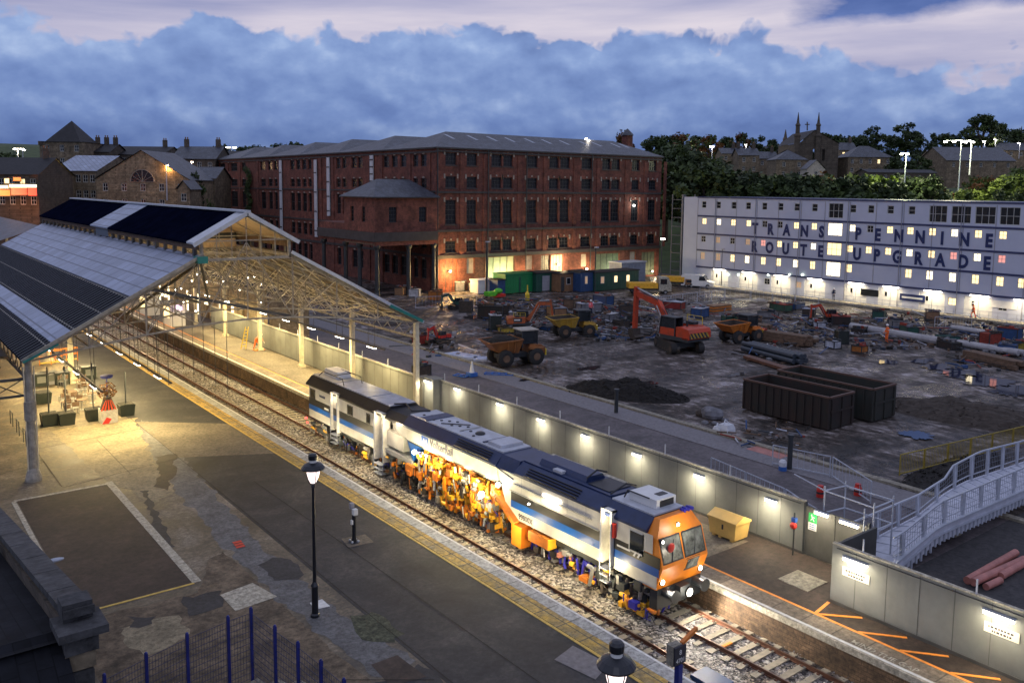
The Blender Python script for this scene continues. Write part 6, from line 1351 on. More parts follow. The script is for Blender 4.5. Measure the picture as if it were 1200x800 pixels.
C_=[(716,378,1.8,1.2,1.1,'cab_grey','grey generator box right of the yellow dumper','generator','panel_white'),(728,384,1.6,1,.9,'mud','brown crate in front of the grey generator','crate',None),(700,384,2,1,.7,'timber','heap of brown timber crates beside the yellow dumper','crate',None),(753,392,2.2,1.2,.8,'pipe_grey','grey crate left of the excavator stick','crate','roof_white'),(742,380,1.6,1.4,1.1,'planter_dark','dark box behind the grey crate','crate',None),(735,368,2,1.5,1.2,'mud','brown crate in the row behind the generator','crate',None),(652,372,3,1.6,1.3,'cab_brown','brown container behind the small excavator','crate','cab_grey'),(690,366,3,1.4,1.2,'cab_grey','grey crate with pale lid behind the yellow dumper','crate','bag_white'),(707,357,2.5,1.5,1.3,'cab_blue','blue crate in the back row of the yard','crate','cab_grey'),(672,362,2.4,1.6,1.4,'timber','brown crate in the back row near the cabins','crate',None),(590,368,2.2,1.4,1.2,'mud','brown crate left of the small excavator','crate','cab_grey'),(604,376,1.8,1.2,1.1,'cab_grey','grey crate just left of the small orange excavator','crate','bag_white'),(575,372,3,1.4,1.5,'skip_rust','rusty low skip at the left of the crates','skip',None),(580,388,1.2,1.2,1.8,'planter_dark','dark upright tank at the left of the small excavator','tank','panel_white'),(593,390,1.6,1,.6,'yellow_paint','low yellow tray beside the upright tank','tray',None),(640,387,1.8,1,.5,'blue','low blue tray in front of the small excavator','tray',None),
(820,372,2,1.4,1.2,'blue','blue crate behind the excavator boom','crate','bag_white'),(790,362,2.5,1.5,1,'red','red crate seen under the excavator boom','crate','bag_white'),(808,392,1.5,1.2,1.2,'blue','blue box beside the excavator cab','crate',None),(888,398,1.6,1,1,'mach_orange','orange box right of the parked orange dumper','crate',None),(870,384,2.2,1.3,1.3,'cab_darkgreen','dark green box behind the orange dumper','crate',None),(856,381,1.8,1.2,1.1,'cab_darkgreen','dark green box left of the other green box','crate',None),(915,364,2.6,1.4,.9,'cab_darkgreen','dark green low crate near the office walkway','crate','exc_red'),(932,362,2.4,1.4,.8,'cab_blue','blue green crate beside the low green one','crate','pipe_grey'),(900,372,2.2,1.2,.8,'pipe_grey','grey rack of frames in the middle of the yard','crate',None),(948,370,2.6,1.4,1,'mud','brown crate among the frames','crate','bag_white'),(985,381,2,1.4,1.1,'exc_red','red steel frame crate right of the red mini excavator','crate','exc_red'),(960,384,1.6,1,.7,'bag_white','white bag on a low pallet','crate',None),(986,403,1.1,.9,1.4,'planter_dark','dark upright box standing beside the white tank','crate',None),(976,408,1.3,.9,.8,'bag_white','white tank beside the dark upright box','tank',None),(1007,413,1.1,1.1,.7,'mach_orange','small orange machine alone in the open yard','machine','mud'),(1007,391,1.4,1,.6,'exc_red','red crate at the left end of the grey pipe line','crate',None),(1030,373,2.4,1.3,1,'cab_darkgreen','green crate in front of the walkway','crate',None),(1092,375,1.5,1.2,1.1,'cab_brown','brown wooden box below the navy office sign','box',None),(1065,392,2.6,1.2,1,'cab_darkgreen','green rack behind the long grey pipes','crate',None),(1110,403,2,1.2,.9,'teal','teal box at the right end of the pipe line','crate',None),(1112,409,2,1.2,.8,'exc_red','red box in front of the teal one','crate',None),(1160,404,1.8,1.2,1.3,'exc_red','rust red box beside the white frames','crate',None),(1183,398,2,1.4,1.3,'cab_blue','blue box at the right edge of the yard','crate','exc_red'),(1181,413,2.2,1.6,.9,'blue','blue crate below the other blue box at the right edge','crate',None),(1195,412,1.2,1,1,'yellow_paint','yellow striped box at the photo right edge','crate',None),(1050,384,2.2,1.3,.9,'pipe_grey','pale frame stack left of the green rack','crate',None),(546,366,1.6,1.2,1.5,'mud','brown crate by the dark green mini excavator','crate',None),(538,341,2.0,1.4,1.4,'cab_grey','grey tank under the orange wall lamp','tank','panel_white'),(556,341,1.6,1.2,1.2,'panel_white','white box right of the grey tank','box',None),(492,403,1.4,1.0,1,'red','red box left of the mini excavator','crate',None),(494,440,1.4,.8,.9,'mud','brown box beside the tall cream column','crate',None),(510,352,1.6,1.2,1.3,'mach_orange','orange box under the brick hoist house','crate',None),(470,346,1.8,1.3,1.2,'cab_brown','brown box at the dark arches','crate',None),(486,348,1.5,1.2,1.2,'panel_white','white box at the dark arches','crate',None)]
for k,a in enumerate(C_): crate(*a[:7],cat=a[7],lid=a[8],rot=(k*1.7)%3)
# litter of small debris
b=MB('mud'); rs=random.Random(5)
ms=['mud','mud','worn_pipe_grey','soil','timber','worn_cab_grey','worn_bag_white','skip_rust','pipe_dark','steel_cover','cab_blue','worn_exc_red','soil','timber','frame_dark','worn_blue']
regs=[(570,372,660,392,160),(695,372,772,400,330),(850,372,1010,400,330),(1000,368,1200,412,520),(560,352,740,376,420),(860,505,950,528,60),(870,400,960,425,60),(730,352,850,372,90),(480,390,540,420,50),(1120,412,1200,436,80)]
for (u0,v0,u1,v1,n) in regs:
    for k in range(n):
        p=at(rs.uniform(u0,u1),rs.uniform(v0,v1)); s=rs.uniform(.08,.4); a=rs.uniform(0,3); m=rs.choice(ms); h=rs.uniform(.05,.35)
        if v0>476: s*=.5; h*=.5
        if rs.random()<.4: b.tube(p+Vector((0,0,.1+h)),p+Vector((math.cos(a)*s*7,math.sin(a)*s*7,.1+h*rs.uniform(0,3))),.05,n=5,m=m)
        else: b.cbox(p+Vector((0,0,h/2)),(s*1.4,s,h),m,Matrix.Rotation(a,3,'Z'))
tag(b.build('site_debris'),'loose bits of timber, pipe and rubble scattered over the yard','debris',kind='stuff')
# blue frames, cone
def flatframe(u,v,lab,n,rz):
    p=at(u,v); t=thing('flat_frame',lab,'frame',p,rz); b=MB('blue'); b.box(-n*.3,n*.3,-.4,-.3,.05,.12); b.box(-n*.3,n*.3,.3,.4,.05,.12)
    for k in range(n+1): x=-n*.3+k*.6; b.box(x-.06,x+.06,-.4,.4,.06,.14)
    b.build('frame',t,False)
flatframe(541,441,'short blue flat frame lying left of the white cone',2,math.radians(110)); flatframe(585,439,'longer blue flat frame lying right of the white cone',4,math.radians(135))
p=at(553,441); t=thing('marker_cone','white and blue marker cone between the two blue frames','cone',p); b=MB('blue'); b.box(p.x-.35,p.x+.35,p.y-.35,p.y+.35,.03,.35); b.build('base',t); b=MB('panel_white'); b.lathe([(.22,.35),(.05,1.3)],p,10); b.build('cone',t)
b=MB('tarp'); mat('tarp',(.4,.45,.6),.5,bump=.5,bscale=3,dist=.1); p=at(533,416)
for k in range(4): b.cbox(p+Vector((.2*k,-1.1*k,.12)),(1.6,1.2,.18),'tarp',Matrix.Rotation(.3*k,3,'Z'))
tag(b.build('folded_sheeting',loc=p),'crumpled pale blue sheeting lying along the edge of the old platform','sheeting')
for k,(u,v) in enumerate([(722,484),(925,550)]):
    p=at(u,v); b=MB('frame_dark'); b.tube(p,p+Vector((0,0,1.7 if k==0 else 2.0)),.14,n=10); b.lathe([(.2,1.6+.3*k),(.2,1.75+.3*k)],p,10); tag(b.build('bollard_post',loc=p),['thick black post standing on the old platform by the spoil heap','thick black post on the old platform near the rusty skip'][k],'post')
p=at(917,551); b=MB('bag_white'); b.lathe([(.2,0),(.22,.5),(.14,.62)],p,10); b.lathe([(.23,.0),(.23,.25)],p,10,'blue'); tag(b.build('barrel',loc=p),'blue and white barrel beside the black post','barrel')
for k,(u,v) in enumerate([(961,582),(1005,580)]):
    p=at(u,v); b=MB('red'); b.lathe([(.2,0),(.19,.42),(.15,.5),(.15,.62)],p,12); b.lathe([(.2,.2),(.2,.3)],p,12,'ink'); tag(b.build('traffic_drum',loc=p),['red drum left of the gate rails','red drum right, beside the painted line'][k],'drum')
p=at(902,530); b=MB('pipe_pink'); b.box(p.x-.7,p.x+.7,p.y-1.2,p.y+1.2,.02,.06); tag(b.build('clay_slab',loc=p),'faded red slab lying on the old platform','slab')
def meshfence(lab,pts,h=1.9,m='galv',gap=.3,pan=3.4,name='site_fence',vert=True,solid=None):
    t=thing(name,lab,'fence',pts[0])
    for a,c in zip(pts,pts[1:]):
        n=max(1,round((c-a).length/pan)); 
        for k in range(n):
            p=a+(c-a)*(k/n); q=a+(c-a)*((k+.96)/n); b=MB(m)
            b.bar(p+Vector((0,0,.05)),p+Vector((0,0,h)),.05); b.bar(q+Vector((0,0,.05)),q+Vector((0,0,h)),.05); b.bar(p+Vector((0,0,h)),q+Vector((0,0,h)),.05); b.bar(p+Vector((0,0,.15)),q+Vector((0,0,.15)),.05)
            l=(q-p).length; mm=int(l/gap)
            for i in range(1,mm): r=p+(q-p)*(i/mm); b.bar(r+Vector((0,0,.15)),r+Vector((0,0,h)),.018)
            b.build('panel',t)
    return t
meshfence('low grey mesh fence running behind the long hoarding',[Vector((37.2,30,0)),Vector((36.2,24.5,0)),Vector((34.6,21.2,0))],1.1,gap=.3)
meshfence('thin mesh fence crossing the yard between rusty skip and ramp',[at(905,545),at(975,560),at(1022,592)],1.2,gap=.35)
meshfence('pale mesh fence between the vans and the excavator',[at(772,362),at(800,358),at(850,352)],1.6,gap=.5)
meshfence('pale mesh fence in front of the office walkway at the left',[at(820,348),at(880,352),at(960,362)],1.5,gap=.6)
meshfence('wire mesh fence in front of the brick arches',[at(487,362),at(560,360)],1.6,gap=.4)
meshfence('pale mesh fence right of the brown wooden box',[at(1095,385),at(1140,384)],1.4,gap=.35)
meshfence('low fence along the old platform at the far left of the yard',[Vector((34,75,0)),Vector((34,55,0))],1.5,gap=.5)
mat('barrier_yellow',(.32,.24,.03),.5)
a=at(1054,558);c=at(1210,519); meshfence('row of yellow pedestrian barriers beside the footbridge ramp',[a,c],1.25,'barrier_yellow',.14,2.3,'pedestrian_barrier')
# cabins
def cabin(lab,u0,u1,v,h,dp,m,name='site_cabin',doors=(),wins=(),roof='slate_dark',rz=0):
    a=at(u0,v); Yc=a.y; w=onY(u1,v,Yc).x-a.x; t=thing(name,lab,'cabin',a)
    b=MB(m); b.box(a.x,a.x+w,Yc,Yc+dp,.12,h)
    for k in range(int(w/.5)): b.box(a.x+k*.5,a.x+k*.5+.12,Yc-.03,Yc,.3,h-.15)
    b.build('wall',t); b=MB(roof); b.box(a.x-.12,a.x+w+.12,Yc-.15,Yc+dp+.1,h,h+.14); b.build('roof',t)
    for (x0,x1,mm) in doors: b=MB(mm); b.box(a.x+x0*w,a.x+x1*w,Yc-.07,Yc-.032,.2,h-.4); b.build('door',t)
    for (x0,x1,mm) in wins: b=MB('frame_white'); b.box(a.x+x0*w,a.x+x1*w,Yc-.07,Yc-.032,h*.42,h*.8); wn=b.build('window',t); b=MB(mm); b.box(a.x+x0*w+.08,a.x+x1*w-.08,Yc-.08,Yc-.07,h*.45,h*.77); b.build('pane',wn)
    return t
cabin('bright green container below the wide shutter',592,627,345,2.9,3,'cab_green',doors=[(.45,.5,'cab_darkgreen')],roof='cab_green')
cabin('dark blue machine cabin left of the green container',583,592,346,2.2,2,'cab_blue')
cabin('long dark cabin with a pale door right of the green container',628,656,343,2.9,3,'cab_darkgreen',doors=[(.25,.55,'cab_grey')],roof='slate_dark')
cabin('brown fronted cabin with a dark roof',656,680,343,2.8,3,'cab_brown',doors=[(.05,.2,'frame_dark')],wins=[(.3,.5,'glass_pane')],roof='slate_dark')
cabin('navy blue cabin with a small lit lamp in the middle of the row',680,696,343,3.1,3,'cab_blue',roof='slate_dark',wins=[(.3,.5,'lit_window_dim')])
cabin('dark green cabin with lit windows near the right of the row',697,748,342,2.9,3,'cab_darkgreen',wins=[(.12,.2,'lit_window_dim'),(.42,.5,'lit_window'),(.7,.78,'lit_window')],roof='slate_dark')
cabin('pale blue cabin behind the yellow truck',728,756,334,3.6,3,'glass_light',roof='roof_white'); cabin('white tank cabin at the left of the cabin row',560,583,345,2.0,2,'panel_white',roof='panel_white')
def vehicle(lab,u,v,rz,L,W,H,m,body='van',name='parked_van',cat='van'):
    p=at(u,v); t=thing(name,lab,cat,p,rz)
    if body=='van': pr=[(-L/2,.35),(-L/2,H*.95),(-L/2+.2,H),(L/2-1.8,H),(L/2-1.0,H*.58),(L/2-.1,H*.48),(L/2,.4)]
    elif body=='car': pr=[(-L/2,.35),(-L/2,.85),(-L/2+.4,.95),(-L/2+.9,H),(L/2-2.0,H),(L/2-1.2,.95),(L/2-.1,.8),(L/2,.35)]
    else: pr=[(L/2-1.9,.5),(L/2-1.9,H),(L/2-.5,H),(L/2,H*.6),(L/2,.5)]
    b=MB(m); b.prism(pr,W,'y',-W/2); b.build('body',t,False)
    if body=='truck':
        b=MB('frame_dark'); b.box(-L/2,L/2-2,-W/2*.8,W/2*.8,.6,.9); b.build('chassis',t,False); b=MB('mach_yellow'); b.box(-L/2,L/2-2.05,-W/2,W/2,.92,1.7); b.build('flatbed',t,False)
        b=MB('glass'); b.box(L/2-1.7,L/2-.7,-W/2-.01,-W/2-.002,H*.6,H*.9); b.box(L/2-1.7,L/2-.7,W/2+.002,W/2+.01,H*.6,H*.9); b.build('side_window',t,False)
    else:
        b=MB('glass'); x0=L/2-1.75 if body=='van' else -L/2+1.0; x1=L/2-1.15 if body=='van' else L/2-1.5
        for s in(-1,1): b.add([(x0-.6,s*(W/2+.008),H*.6),(x1,s*(W/2+.008),H*.6),(x1-.35,s*(W/2+.008),H*.92),(x0-.5,s*(W/2+.008),H*.92)],[(0,1,2,3)])
        b.build('side_window',t,False)
        b=MB('glass'); xx=L/2-1.8 if body=='van' else L/2-2.0; xe=L/2-1.0 if body=='van' else L/2-1.2; ze=H*.58 if body=='van' else .95
        b.add([(xe-.05+.02,-W/2+.1,ze+.06),(xe-.05+.02,W/2-.1,ze+.06),(xx+.06+.02,W/2-.1,H-.06),(xx+.06+.02,-W/2+.1,H-.06)],[(0,1,2,3)]); b.build('windscreen',t,False)
    for (x,y) in((-L/2+.9,-1),(-L/2+.9,1),(L/2-.9,-1),(L/2-.9,1)):
        b=MB('tyre'); y_=y*(W/2-.08); b.tube((x,y_-.11,.35),(x,y_+.11,.35),.35,n=14); w=b.build('wheel',t,False); b=MB('steel'); b.tube((x,y_-.12,.35),(x,y_+.12,.35),.18,n=10); b.build('rim',w,False)
    b=MB('panel_white'); b.box(L/2,L/2+.02,-W/2+.1,-W/2+.4,.6,.8); b.box(L/2,L/2+.02,W/2-.4,W/2-.1,.6,.8); b.build('headlight',t,False)
    return t
vehicle('white van parked nose right at the left end of the office block',818,337,math.radians(-60),5.2,2,2.1,'panel_white')
vehicle('yellow flatbed truck with a lit cab in front of the last warehouse bays',760,344,math.radians(-35),6.5,2.3,2.6,'paint_worn','truck','flatbed_truck','truck')
vehicle('orange flatbed loaded with boards beside the white van',795,336,math.radians(-50),6,2.2,1.4,'cab_brown','truck','flatbed_truck','truck')
p=at(785,352); b=MB('mach_orange'); 
t=thing('board_stack','low stack of orange boards in front of the mesh fence',"boards",at(842,364)); p=at(842,364)
for k in range(4): b=MB('cab_brown' if k%2 else 'mach_orange'); b.box(p.x-1.8,p.x+1.8,p.y-.7,p.y+.7,.05+k*.2,.22+k*.2); b.build('board',t)
p=at(618,352); b=MB('yellow_paint'); b.lathe([(.3,0),(.32,.9),(.1,1.3),(.06,2.2)],p,8); tag(b.build('beacon_post',loc=p),'yellow pointed beacon standing in front of the green container','post')
p=at(572,350); t=thing('green_machine','lime green compressor with a domed cover in front of the white tank','machine',p); b=MB('mat_lime'); mat('mat_lime',(.1,.5,.03),.5); b.v=[]; b.box(p.x-.3,p.x+1.2,p.y-.6,p.y+.6,.4,1.0); b.ball((p.x+1.8,p.y,1.0),.7,n=12,sq=(1,.8,.6)); b.build('cover',t); b=MB('red'); b.box(p.x+.9,p.x+2.7,p.y-.6,p.y+.6,.2,.6); b.build('base',t)
# tall poles in the yard
for k,(u,v,h,lab) in enumerate([(570,349,8.0,'black pole standing before the wide shutter'),(697,345,7,'thin lamp pole before the navy cabin'),(774,340,8,'lit lamp pole at the right corner of the warehouse'),(845,338,6.3,'thin dark pole in front of the office left end')]):
    p=at(u,v); t=thing('lamp_pole',lab,'lamp pole',p); b=MB('frame_dark'); b.tube(p,p+Vector((0,0,h)),.16 if k==0 else .08,n=8); b.build('pole',t); 
    b=MB('galv' if k not in(2,) else 'bulb'); b.cbox(p+Vector((0,-.2,h+.1)),(.5,.5,.16)); b.build('lamp_head',t)
# ---------------------------------------------------------------- people
def person(lab,loc,rz,pose,cloth,helmet='helmet',legs=None,sc=1.):
    """one skin-modifier figure: continuous body with jointed limbs, hands with five fingers"""
    P={'stand':dict(hip=.95,lean=0,kn=.0),'bend':dict(hip=.85,lean=.75,kn=.15),'walk':dict(hip=.93,lean=.08,kn=.18)}[pose]
    v=[];e=[];r=[]
    def a(p,rad,par=None):
        v.append(tuple(p)); r.append(rad); 
        if par is not None: e.append((par,len(v)-1))
        return len(v)-1
    h=P['hip']; l=P['lean']; up=Vector((math.sin(l),0,math.cos(l)))
    pel=a((0,0,h),.15); ch=Vector((0,0,h))+up*.28; c1=a(ch,.16,pel); sh=Vector((0,0,h))+up*.5; c2=a(sh,.15,c1); nk=a(sh+up*.1,.06,c2); hd=a(sh+up*.2+Vector((.02,0,0)),.095,nk); a(sh+up*.31+Vector((.02,0,0)),.085,hd); a(sh+up*.2+Vector((.12,0,0)),.03,hd)
    for s in(-1,1):
        st=P['kn']*s
        hp=a((0,s*.1,h-.06),.11,pel); kn=a((st*.9+.06,s*.12,h*.52),.075,hp); an=a((st*1.2-.04,s*.12,.09),.055,kn); a((st*1.2+.14,s*.13,.04),.045,an)
        so=a(sh+Vector((0,s*.2,-.02)),.075,c2)
        if pose=='bend': el=sh+Vector((.12,s*.27,-.28)); wr=sh+Vector((.32,s*.2,-.46))
        elif pose=='walk': el=sh+Vector((-.1*s,s*.27,-.28)); wr=sh+Vector((.12-.12*s,s*.27,-.5))
        else: el=sh+Vector((.02,s*.28,-.29)); wr=sh+Vector((.2,s*.2,-.42))
        eo=a(el,.052,so); wo=a(wr,.036,eo); dd=(wr-el).normalized(); pa=a(wr+dd*.08,.036,wo)
        for k in range(4): q=wr+dd*.13+Vector((0,0,1)).cross(dd)*(k-1.5)*.022; f1=a(q,.011,pa); a(q+dd*(.05+.01*(k in(1,2)))+Vector((0,0,-.025)),.009,f1)
        a(wr+dd*.07+Vector((.02,-s*.05,.0)),.012,pa)
    me=bpy.data.meshes.new('person'); me.from_pydata(v,e,[]); o=bpy.data.objects.new('p',me); COL.objects.link(o); sk=o.modifiers.new('s','SKIN'); sb=o.modifiers.new('u','SUBSURF'); sb.levels=1; sb.render_levels=1
    for i,q in enumerate(r): me.skin_vertices[0].data[i].radius=(q,q)
    me.skin_vertices[0].data[0].use_root=True
    dg=bpy.context.evaluated_depsgraph_get(); dg.update(); m2=bpy.data.meshes.new_from_object(o.evaluated_get(dg)); bpy.data.objects.remove(o)
    m2.name='person'; m2.materials.clear()
    for k in(cloth,legs or cloth,'skin','ink','panel_white'): m2.materials.append(MATS[k])
    top=sh+up*.06
    for p in m2.polygons:
        c=p.center; al=(c-sh).dot(up); rad=Vector((c.x,c.y)).length
        hand=abs(c.y)>.14 and any((c-Vector(v[i])).length<.09 for i in range(len(v)) if r[i]<.037 and abs(v[i][1])>.1 and v[i][2]>.3)
        p.material_index=2 if (al>.1 and abs(c.y)<.14) or hand else 3 if c.z<.13 else 1 if c.z<h-.02 else 0
        if .15<al+.3<.2: p.material_index=4
        p.use_smooth=True
    o=bpy.data.objects.new('person',m2); COL.objects.link(o); o.location=loc; o.rotation_euler=(0,0,rz); o.scale=(sc,)*3; tag(o,lab,'person')
    hc=sh+up*.27+Vector((.02,0,0)); b=MB(helmet); b.lathe([(.13,.0),(.125,.06),(.09,.11),(.03,.135)],(0,0,0),14); M=Matrix.Rotation(l,3,'Y'); b.v=[tuple(M@Vector(q)+hc) for q in b.v]; hh=b.build('hard_hat',None); hh.parent=o
    b=MB('ink'); 
    for s in(-1,1): q=sh+up*.22+Vector((.11,s*.035,0)); b.ball(q,.012,n=6)
    b.bar(sh+up*.155+Vector((.105,-.025,0)),sh+up*.155+Vector((.105,.025,0)),.01); f=b.build('face',None); f.parent=o
    return o
p=at(296,407)
person('person in orange work clothes bending over on the far platform by a cream column',Vector((30.9,80.5,.01)),math.radians(-60),'bend','hivis',legs='hivis',sc=1.05)
t=thing('step_ladder','small yellow step ladder beside the worker on the far platform','ladder',(30.2,80.9,0)); b=MB('yellow_paint'); b.bar((30.1,81.2,0),(30.3,80.9,2.2),.06); b.bar((29.7,81.4,0),(30.1,81.1,2.2),.06); 
for k in range(6): b.bar((30.12+.03*k,81.17-.04*k,.3+.32*k),(29.75+.05*k,81.37-.04*k,.3+.32*k),.05)
b.build('frame',t); b=MB('mach_orange'); b.box(30.4,31.4,79.6,80.2,.02,.12); tag(b.build('tool_mat',loc=(30.9,79.9,0)),'orange mat on the platform in front of the bending worker','mat')
person('person in orange work clothes standing by the pipes in the right of the yard',at(1039,402),math.radians(150),'stand','hivis',sc=1.1)
person('person in orange work clothes walking on the office walkway',Vector((109.6,onX(1141,365,109.6).y,.43)),math.radians(100),'walk','hivis',sc=1.05)
person('person in bright orange jacket standing beside the yellow dumper',at(692,370),math.radians(-90),'stand','hivis_pink',legs='navy_cloth',sc=1.1)
person('person with a red hard hat standing behind the excavator boom',at(748,360),math.radians(-90),'stand','hivis_pink','red',legs='navy_cloth',sc=1.1)
person('person in dark clothes standing on the office walkway among the cabins',Vector((109.8,onX(977,345,109.8).y,.43)),math.radians(180),'stand','navy_cloth',legs='navy_cloth')
# ================================================================ BACKGROUND
def ground_z(x,y): return hill(x,y)
def house(lab,u0,u1,vt,D,dp=8,rh=.3,m='stone',roof='slate',rz=None,nw=4,nf=2,lit=(),base=None,name='stone_house',cat='house',hip=False,chim=1,rise=None,fan=False):
    """building whose front stands D metres ahead, its eaves at image height vt; front faces the camera side"""
    a=atD(u0,vt,D); c=atD(u1,vt,D); w=(Vector((c.x-a.x,c.y-a.y))).length; u=Vector((c.x-a.x,c.y-a.y,0)).normalized(); n=Vector((-u.y,u.x,0))
    gz=min(hill(a.x,a.y),hill(c.x,c.y))-1.5 if base is None else base; H=a.z-gz; rh_=rise if rise else w*rh
    t=thing(name,lab,cat,(a.x,a.y,gz)); o=Vector((a.x,a.y,gz)); P=lambda q,d,z:o+u*q+n*d+Vector((0,0,z))
    fl=3.0; ops=[]
    for f in range(nf):
        zt=H-.7-f*fl
        for k in range(nw):
            q=w*(k+.5)/nw; ops.append((q-.5,q+.5,zt-1.5,zt))
    ops=[q for q in ops if q[2]>.2]
    b=MB(m); wall(b,o,u,w,H,ops,.18,m,inn=n); b.quad(P(0,0,0),P(0,dp,0),P(0,dp,H),P(0,0,H)); b.quad(P(w,0,0),P(w,dp,0),P(w,dp,H),P(w,0,H)); b.quad(P(0,dp,0),P(w,dp,0),P(w,dp,H),P(0,dp,H))
    if not hip and not fan: b.add([P(0,0,H),P(0,dp,H),P(0,dp/2,H+rh_)],[(0,1,2)]); b.add([P(w,0,H),P(w,dp,H),P(w,dp/2,H+rh_)],[(0,1,2)])
    if fan: b.add([P(0,0,H),P(w,0,H),P(w/2,0,H+rh_)],[(0,1,2)])
    b.build('wall',t)
    for k,q in enumerate(ops): window(o,u,q,.18,t,n,glass='lit_window' if k in lit else 'glass_pane',frame='frame_white',nx=2,nz=2,fw=.1)
    b=MB(roof); e=.35
    if fan:
        A,B,C,Dd,E,G=P(-e,-e,H),P(-e,dp,H),P(w/2,-e,H+rh_+.1),P(w/2,dp,H+rh_+.1),P(w+e,-e,H),P(w+e,dp,H); b.add([A,B,Dd,C],[(0,1,2,3)]); b.add([C,Dd,G,E],[(0,1,2,3)])
    else:
        k_=dp/2 if hip else 0; A,B,C,Dd=P(-e,-e,H),P(w+e,-e,H),P(w+e,dp+e,H),P(-e,dp+e,H); E,G=P(k_-e*(not hip),dp/2,H+rh_+.1),P(w-k_+e*(not hip),dp/2,H+rh_+.1)
        b.add([A,B,G,E],[(0,1,2,3)]); b.add([C,Dd,E,G],[(0,1,2,3)])
        if hip: b.add([Dd,A,E],[(0,1,2)]); b.add([B,C,G],[(0,1,2)])
    r=b.build('roof',t)
    for k in range(chim):
        q=w*(.12+.76*k/max(1,chim-1)) if chim>1 else w*.85; b=MB('stone_dark'); pc=P(q,dp/2,0); z=H+gz+rh_*(.5 if hip else .8); b.box(pc.x-.5,pc.x+.5,pc.y-.4,pc.y+.4,z,z+rh_*.3+1.5)
        for i in(-.25,.25): b.tube((pc.x+i,pc.y,z+rh_*.3+1.5),(pc.x+i,pc.y,z+rh_*.3+2.0),.14,n=6,m='cab_brown')
        b.build('chimney',r)
    return t,P,w,H,u,n
# left town
t,P,w,H,u,n=house('broad gabled stone building with an arched window behind the train shed',112,222,210,165,16,m='stone_pale',nw=5,nf=3,base=0,fan=True,rise=5.5,chim=0,name='stone_mill')
b=MB('glass_pane'); c=P(w/2,-.03,H-.6); 
pts=[c+u*(2.3*math.cos(a))+Vector((0,0,2.3*math.sin(a)+.2)) for a in[math.pi*k/12 for k in range(13)]]; b.add(pts,[tuple(range(13))]); fw_=b.build('arched_window',t); b=MB('stonetrim')
for k in range(7): a=math.pi*k/6; b.bar(c+Vector((0,0,.2))-n*.04,c+u*(2.3*math.cos(a))+Vector((0,0,2.3*math.sin(a)+.2))-n*.04,.12,.06)
for k in range(12): b.bar(pts[k]-n*.05,pts[k+1]-n*.05,.3,.1)
b.build('glazing_bar',fw_)
house('lower stone wing with pale sheet roof left of the arched gable',62,112,200,168,20,m='stone',roof='roof_panel',nw=6,nf=3,base=0,rise=3.2,chim=0,name='stone_mill')
t,P,w,H,u,n=house('square stone tower with a dark pyramid roof and open belfry',46,98,166,200,11,m='stone',roof='slate_dark',nw=3,nf=3,base=0,hip=True,rise=0.2,chim=0,name='stone_tower',cat='tower')
b=MB('slate_dark'); A,B,C,Dd=P(1,.5,H),P(w-1,.5,H),P(w-1,w-1,H),P(1,w-1,H); T=P(w/2,w/2,H+5.2); b.add([A,B,C,Dd,T],[(0,1,4),(1,2,4),(2,3,4),(3,0,4)]); b.build('roof',t); b=MB('stone_dark'); b.box(P(0,0,0).x-.3,P(0,0,0).x+w+.3,P(0,0,0).y-.6,P(0,0,0).y-.1,H-.8,H+.1); b.build('cornice',t)
house('long dark roofed building beside the tower',126,190,181,210,14,m='stone_dark',roof='slate_dark',nw=5,nf=2,base=0,rise=2.2,chim=1)
house('small chimney house between tower and long roof',100,128,178,205,10,m='stone_dark',roof='slate_dark',nw=2,nf=2,base=0,rise=2,chim=3)
house('twin gabled dark stone house right of the street',202,252,186,200,12,m='stone_dark',roof='slate',nw=4,nf=3,base=0,rise=3,chim=2)
house('low stone house left of the brick warehouse',205,252,209,178,10,m='stone',roof='slate',nw=4,nf=3,base=0,rise=2.4,chim=0)
house('tiny gabled shed beside the brick warehouse',208,222,222,160,6,m='stone',roof='slate',nw=1,nf=1,base=0,rise=1.6,chim=0,fan=True)
house('long dark warehouse wing at the far left of the brick one',252,300,182,262,12,m='stone_dark',roof='slate_dark',nw=5,nf=2,base=0,rise=1.5,chim=0)
house('dark pub building with coloured lights at the left edge',-30,44,204,150,12,m='stone_dark',roof='slate_dark',nw=6,nf=2,base=0,rise=3,chim=1,lit=(1,4))
house('stone building lit yellow beside the street',44,62,214,160,12,m='stone_pale',roof='slate',nw=2,nf=3,base=0,rise=2,chim=0)
for k,(u,v,sx,sz,m,lab) in enumerate([(27,218,4.5,.5,'lit_window_bright','cream lit fascia over the red pub front'),(26,224,3.6,1.3,'neon_red','red lit pub window'),(4,219,4,.5,'lit_window_bright','cream lit fascia at the left edge'),(5,226,3.4,1.0,'neon_orange','orange lit shop window at the left edge'),(38,225,1.4,1.2,'neon_red','narrow red lit window right of the pub front'),(52,216,1.2,1.5,'lit_window_bright','bright lit doorway on the yellow building'),(20,210,1.2,.6,'neon_orange','small orange lit window above the pub front'),(8,212,.7,.8,'lit_window','small yellow lit window above the left fascia')]):
    p=atD(u,v,147 if u<45 else 158); t=thing('lit_shopfront',lab,'shop front',p); b=MB(m); b.cbox(p,(sx*.9,.3,sz)); b.build('lit_panel',t); b=MB('frame_dark'); b.cbox(p+Vector((0,.25,0)),(sx*.9+.3,.2,sz+.3)); b.build('frame',t)
for (u,v,c,pw) in((27,228,(1,.25,.08),900),(5,226,(1,.45,.15),900),(52,212,(1,.7,.25),2500)): lamp('light','POINT',atD(u,v,144 if u<45 else 154),pw,c,.5)
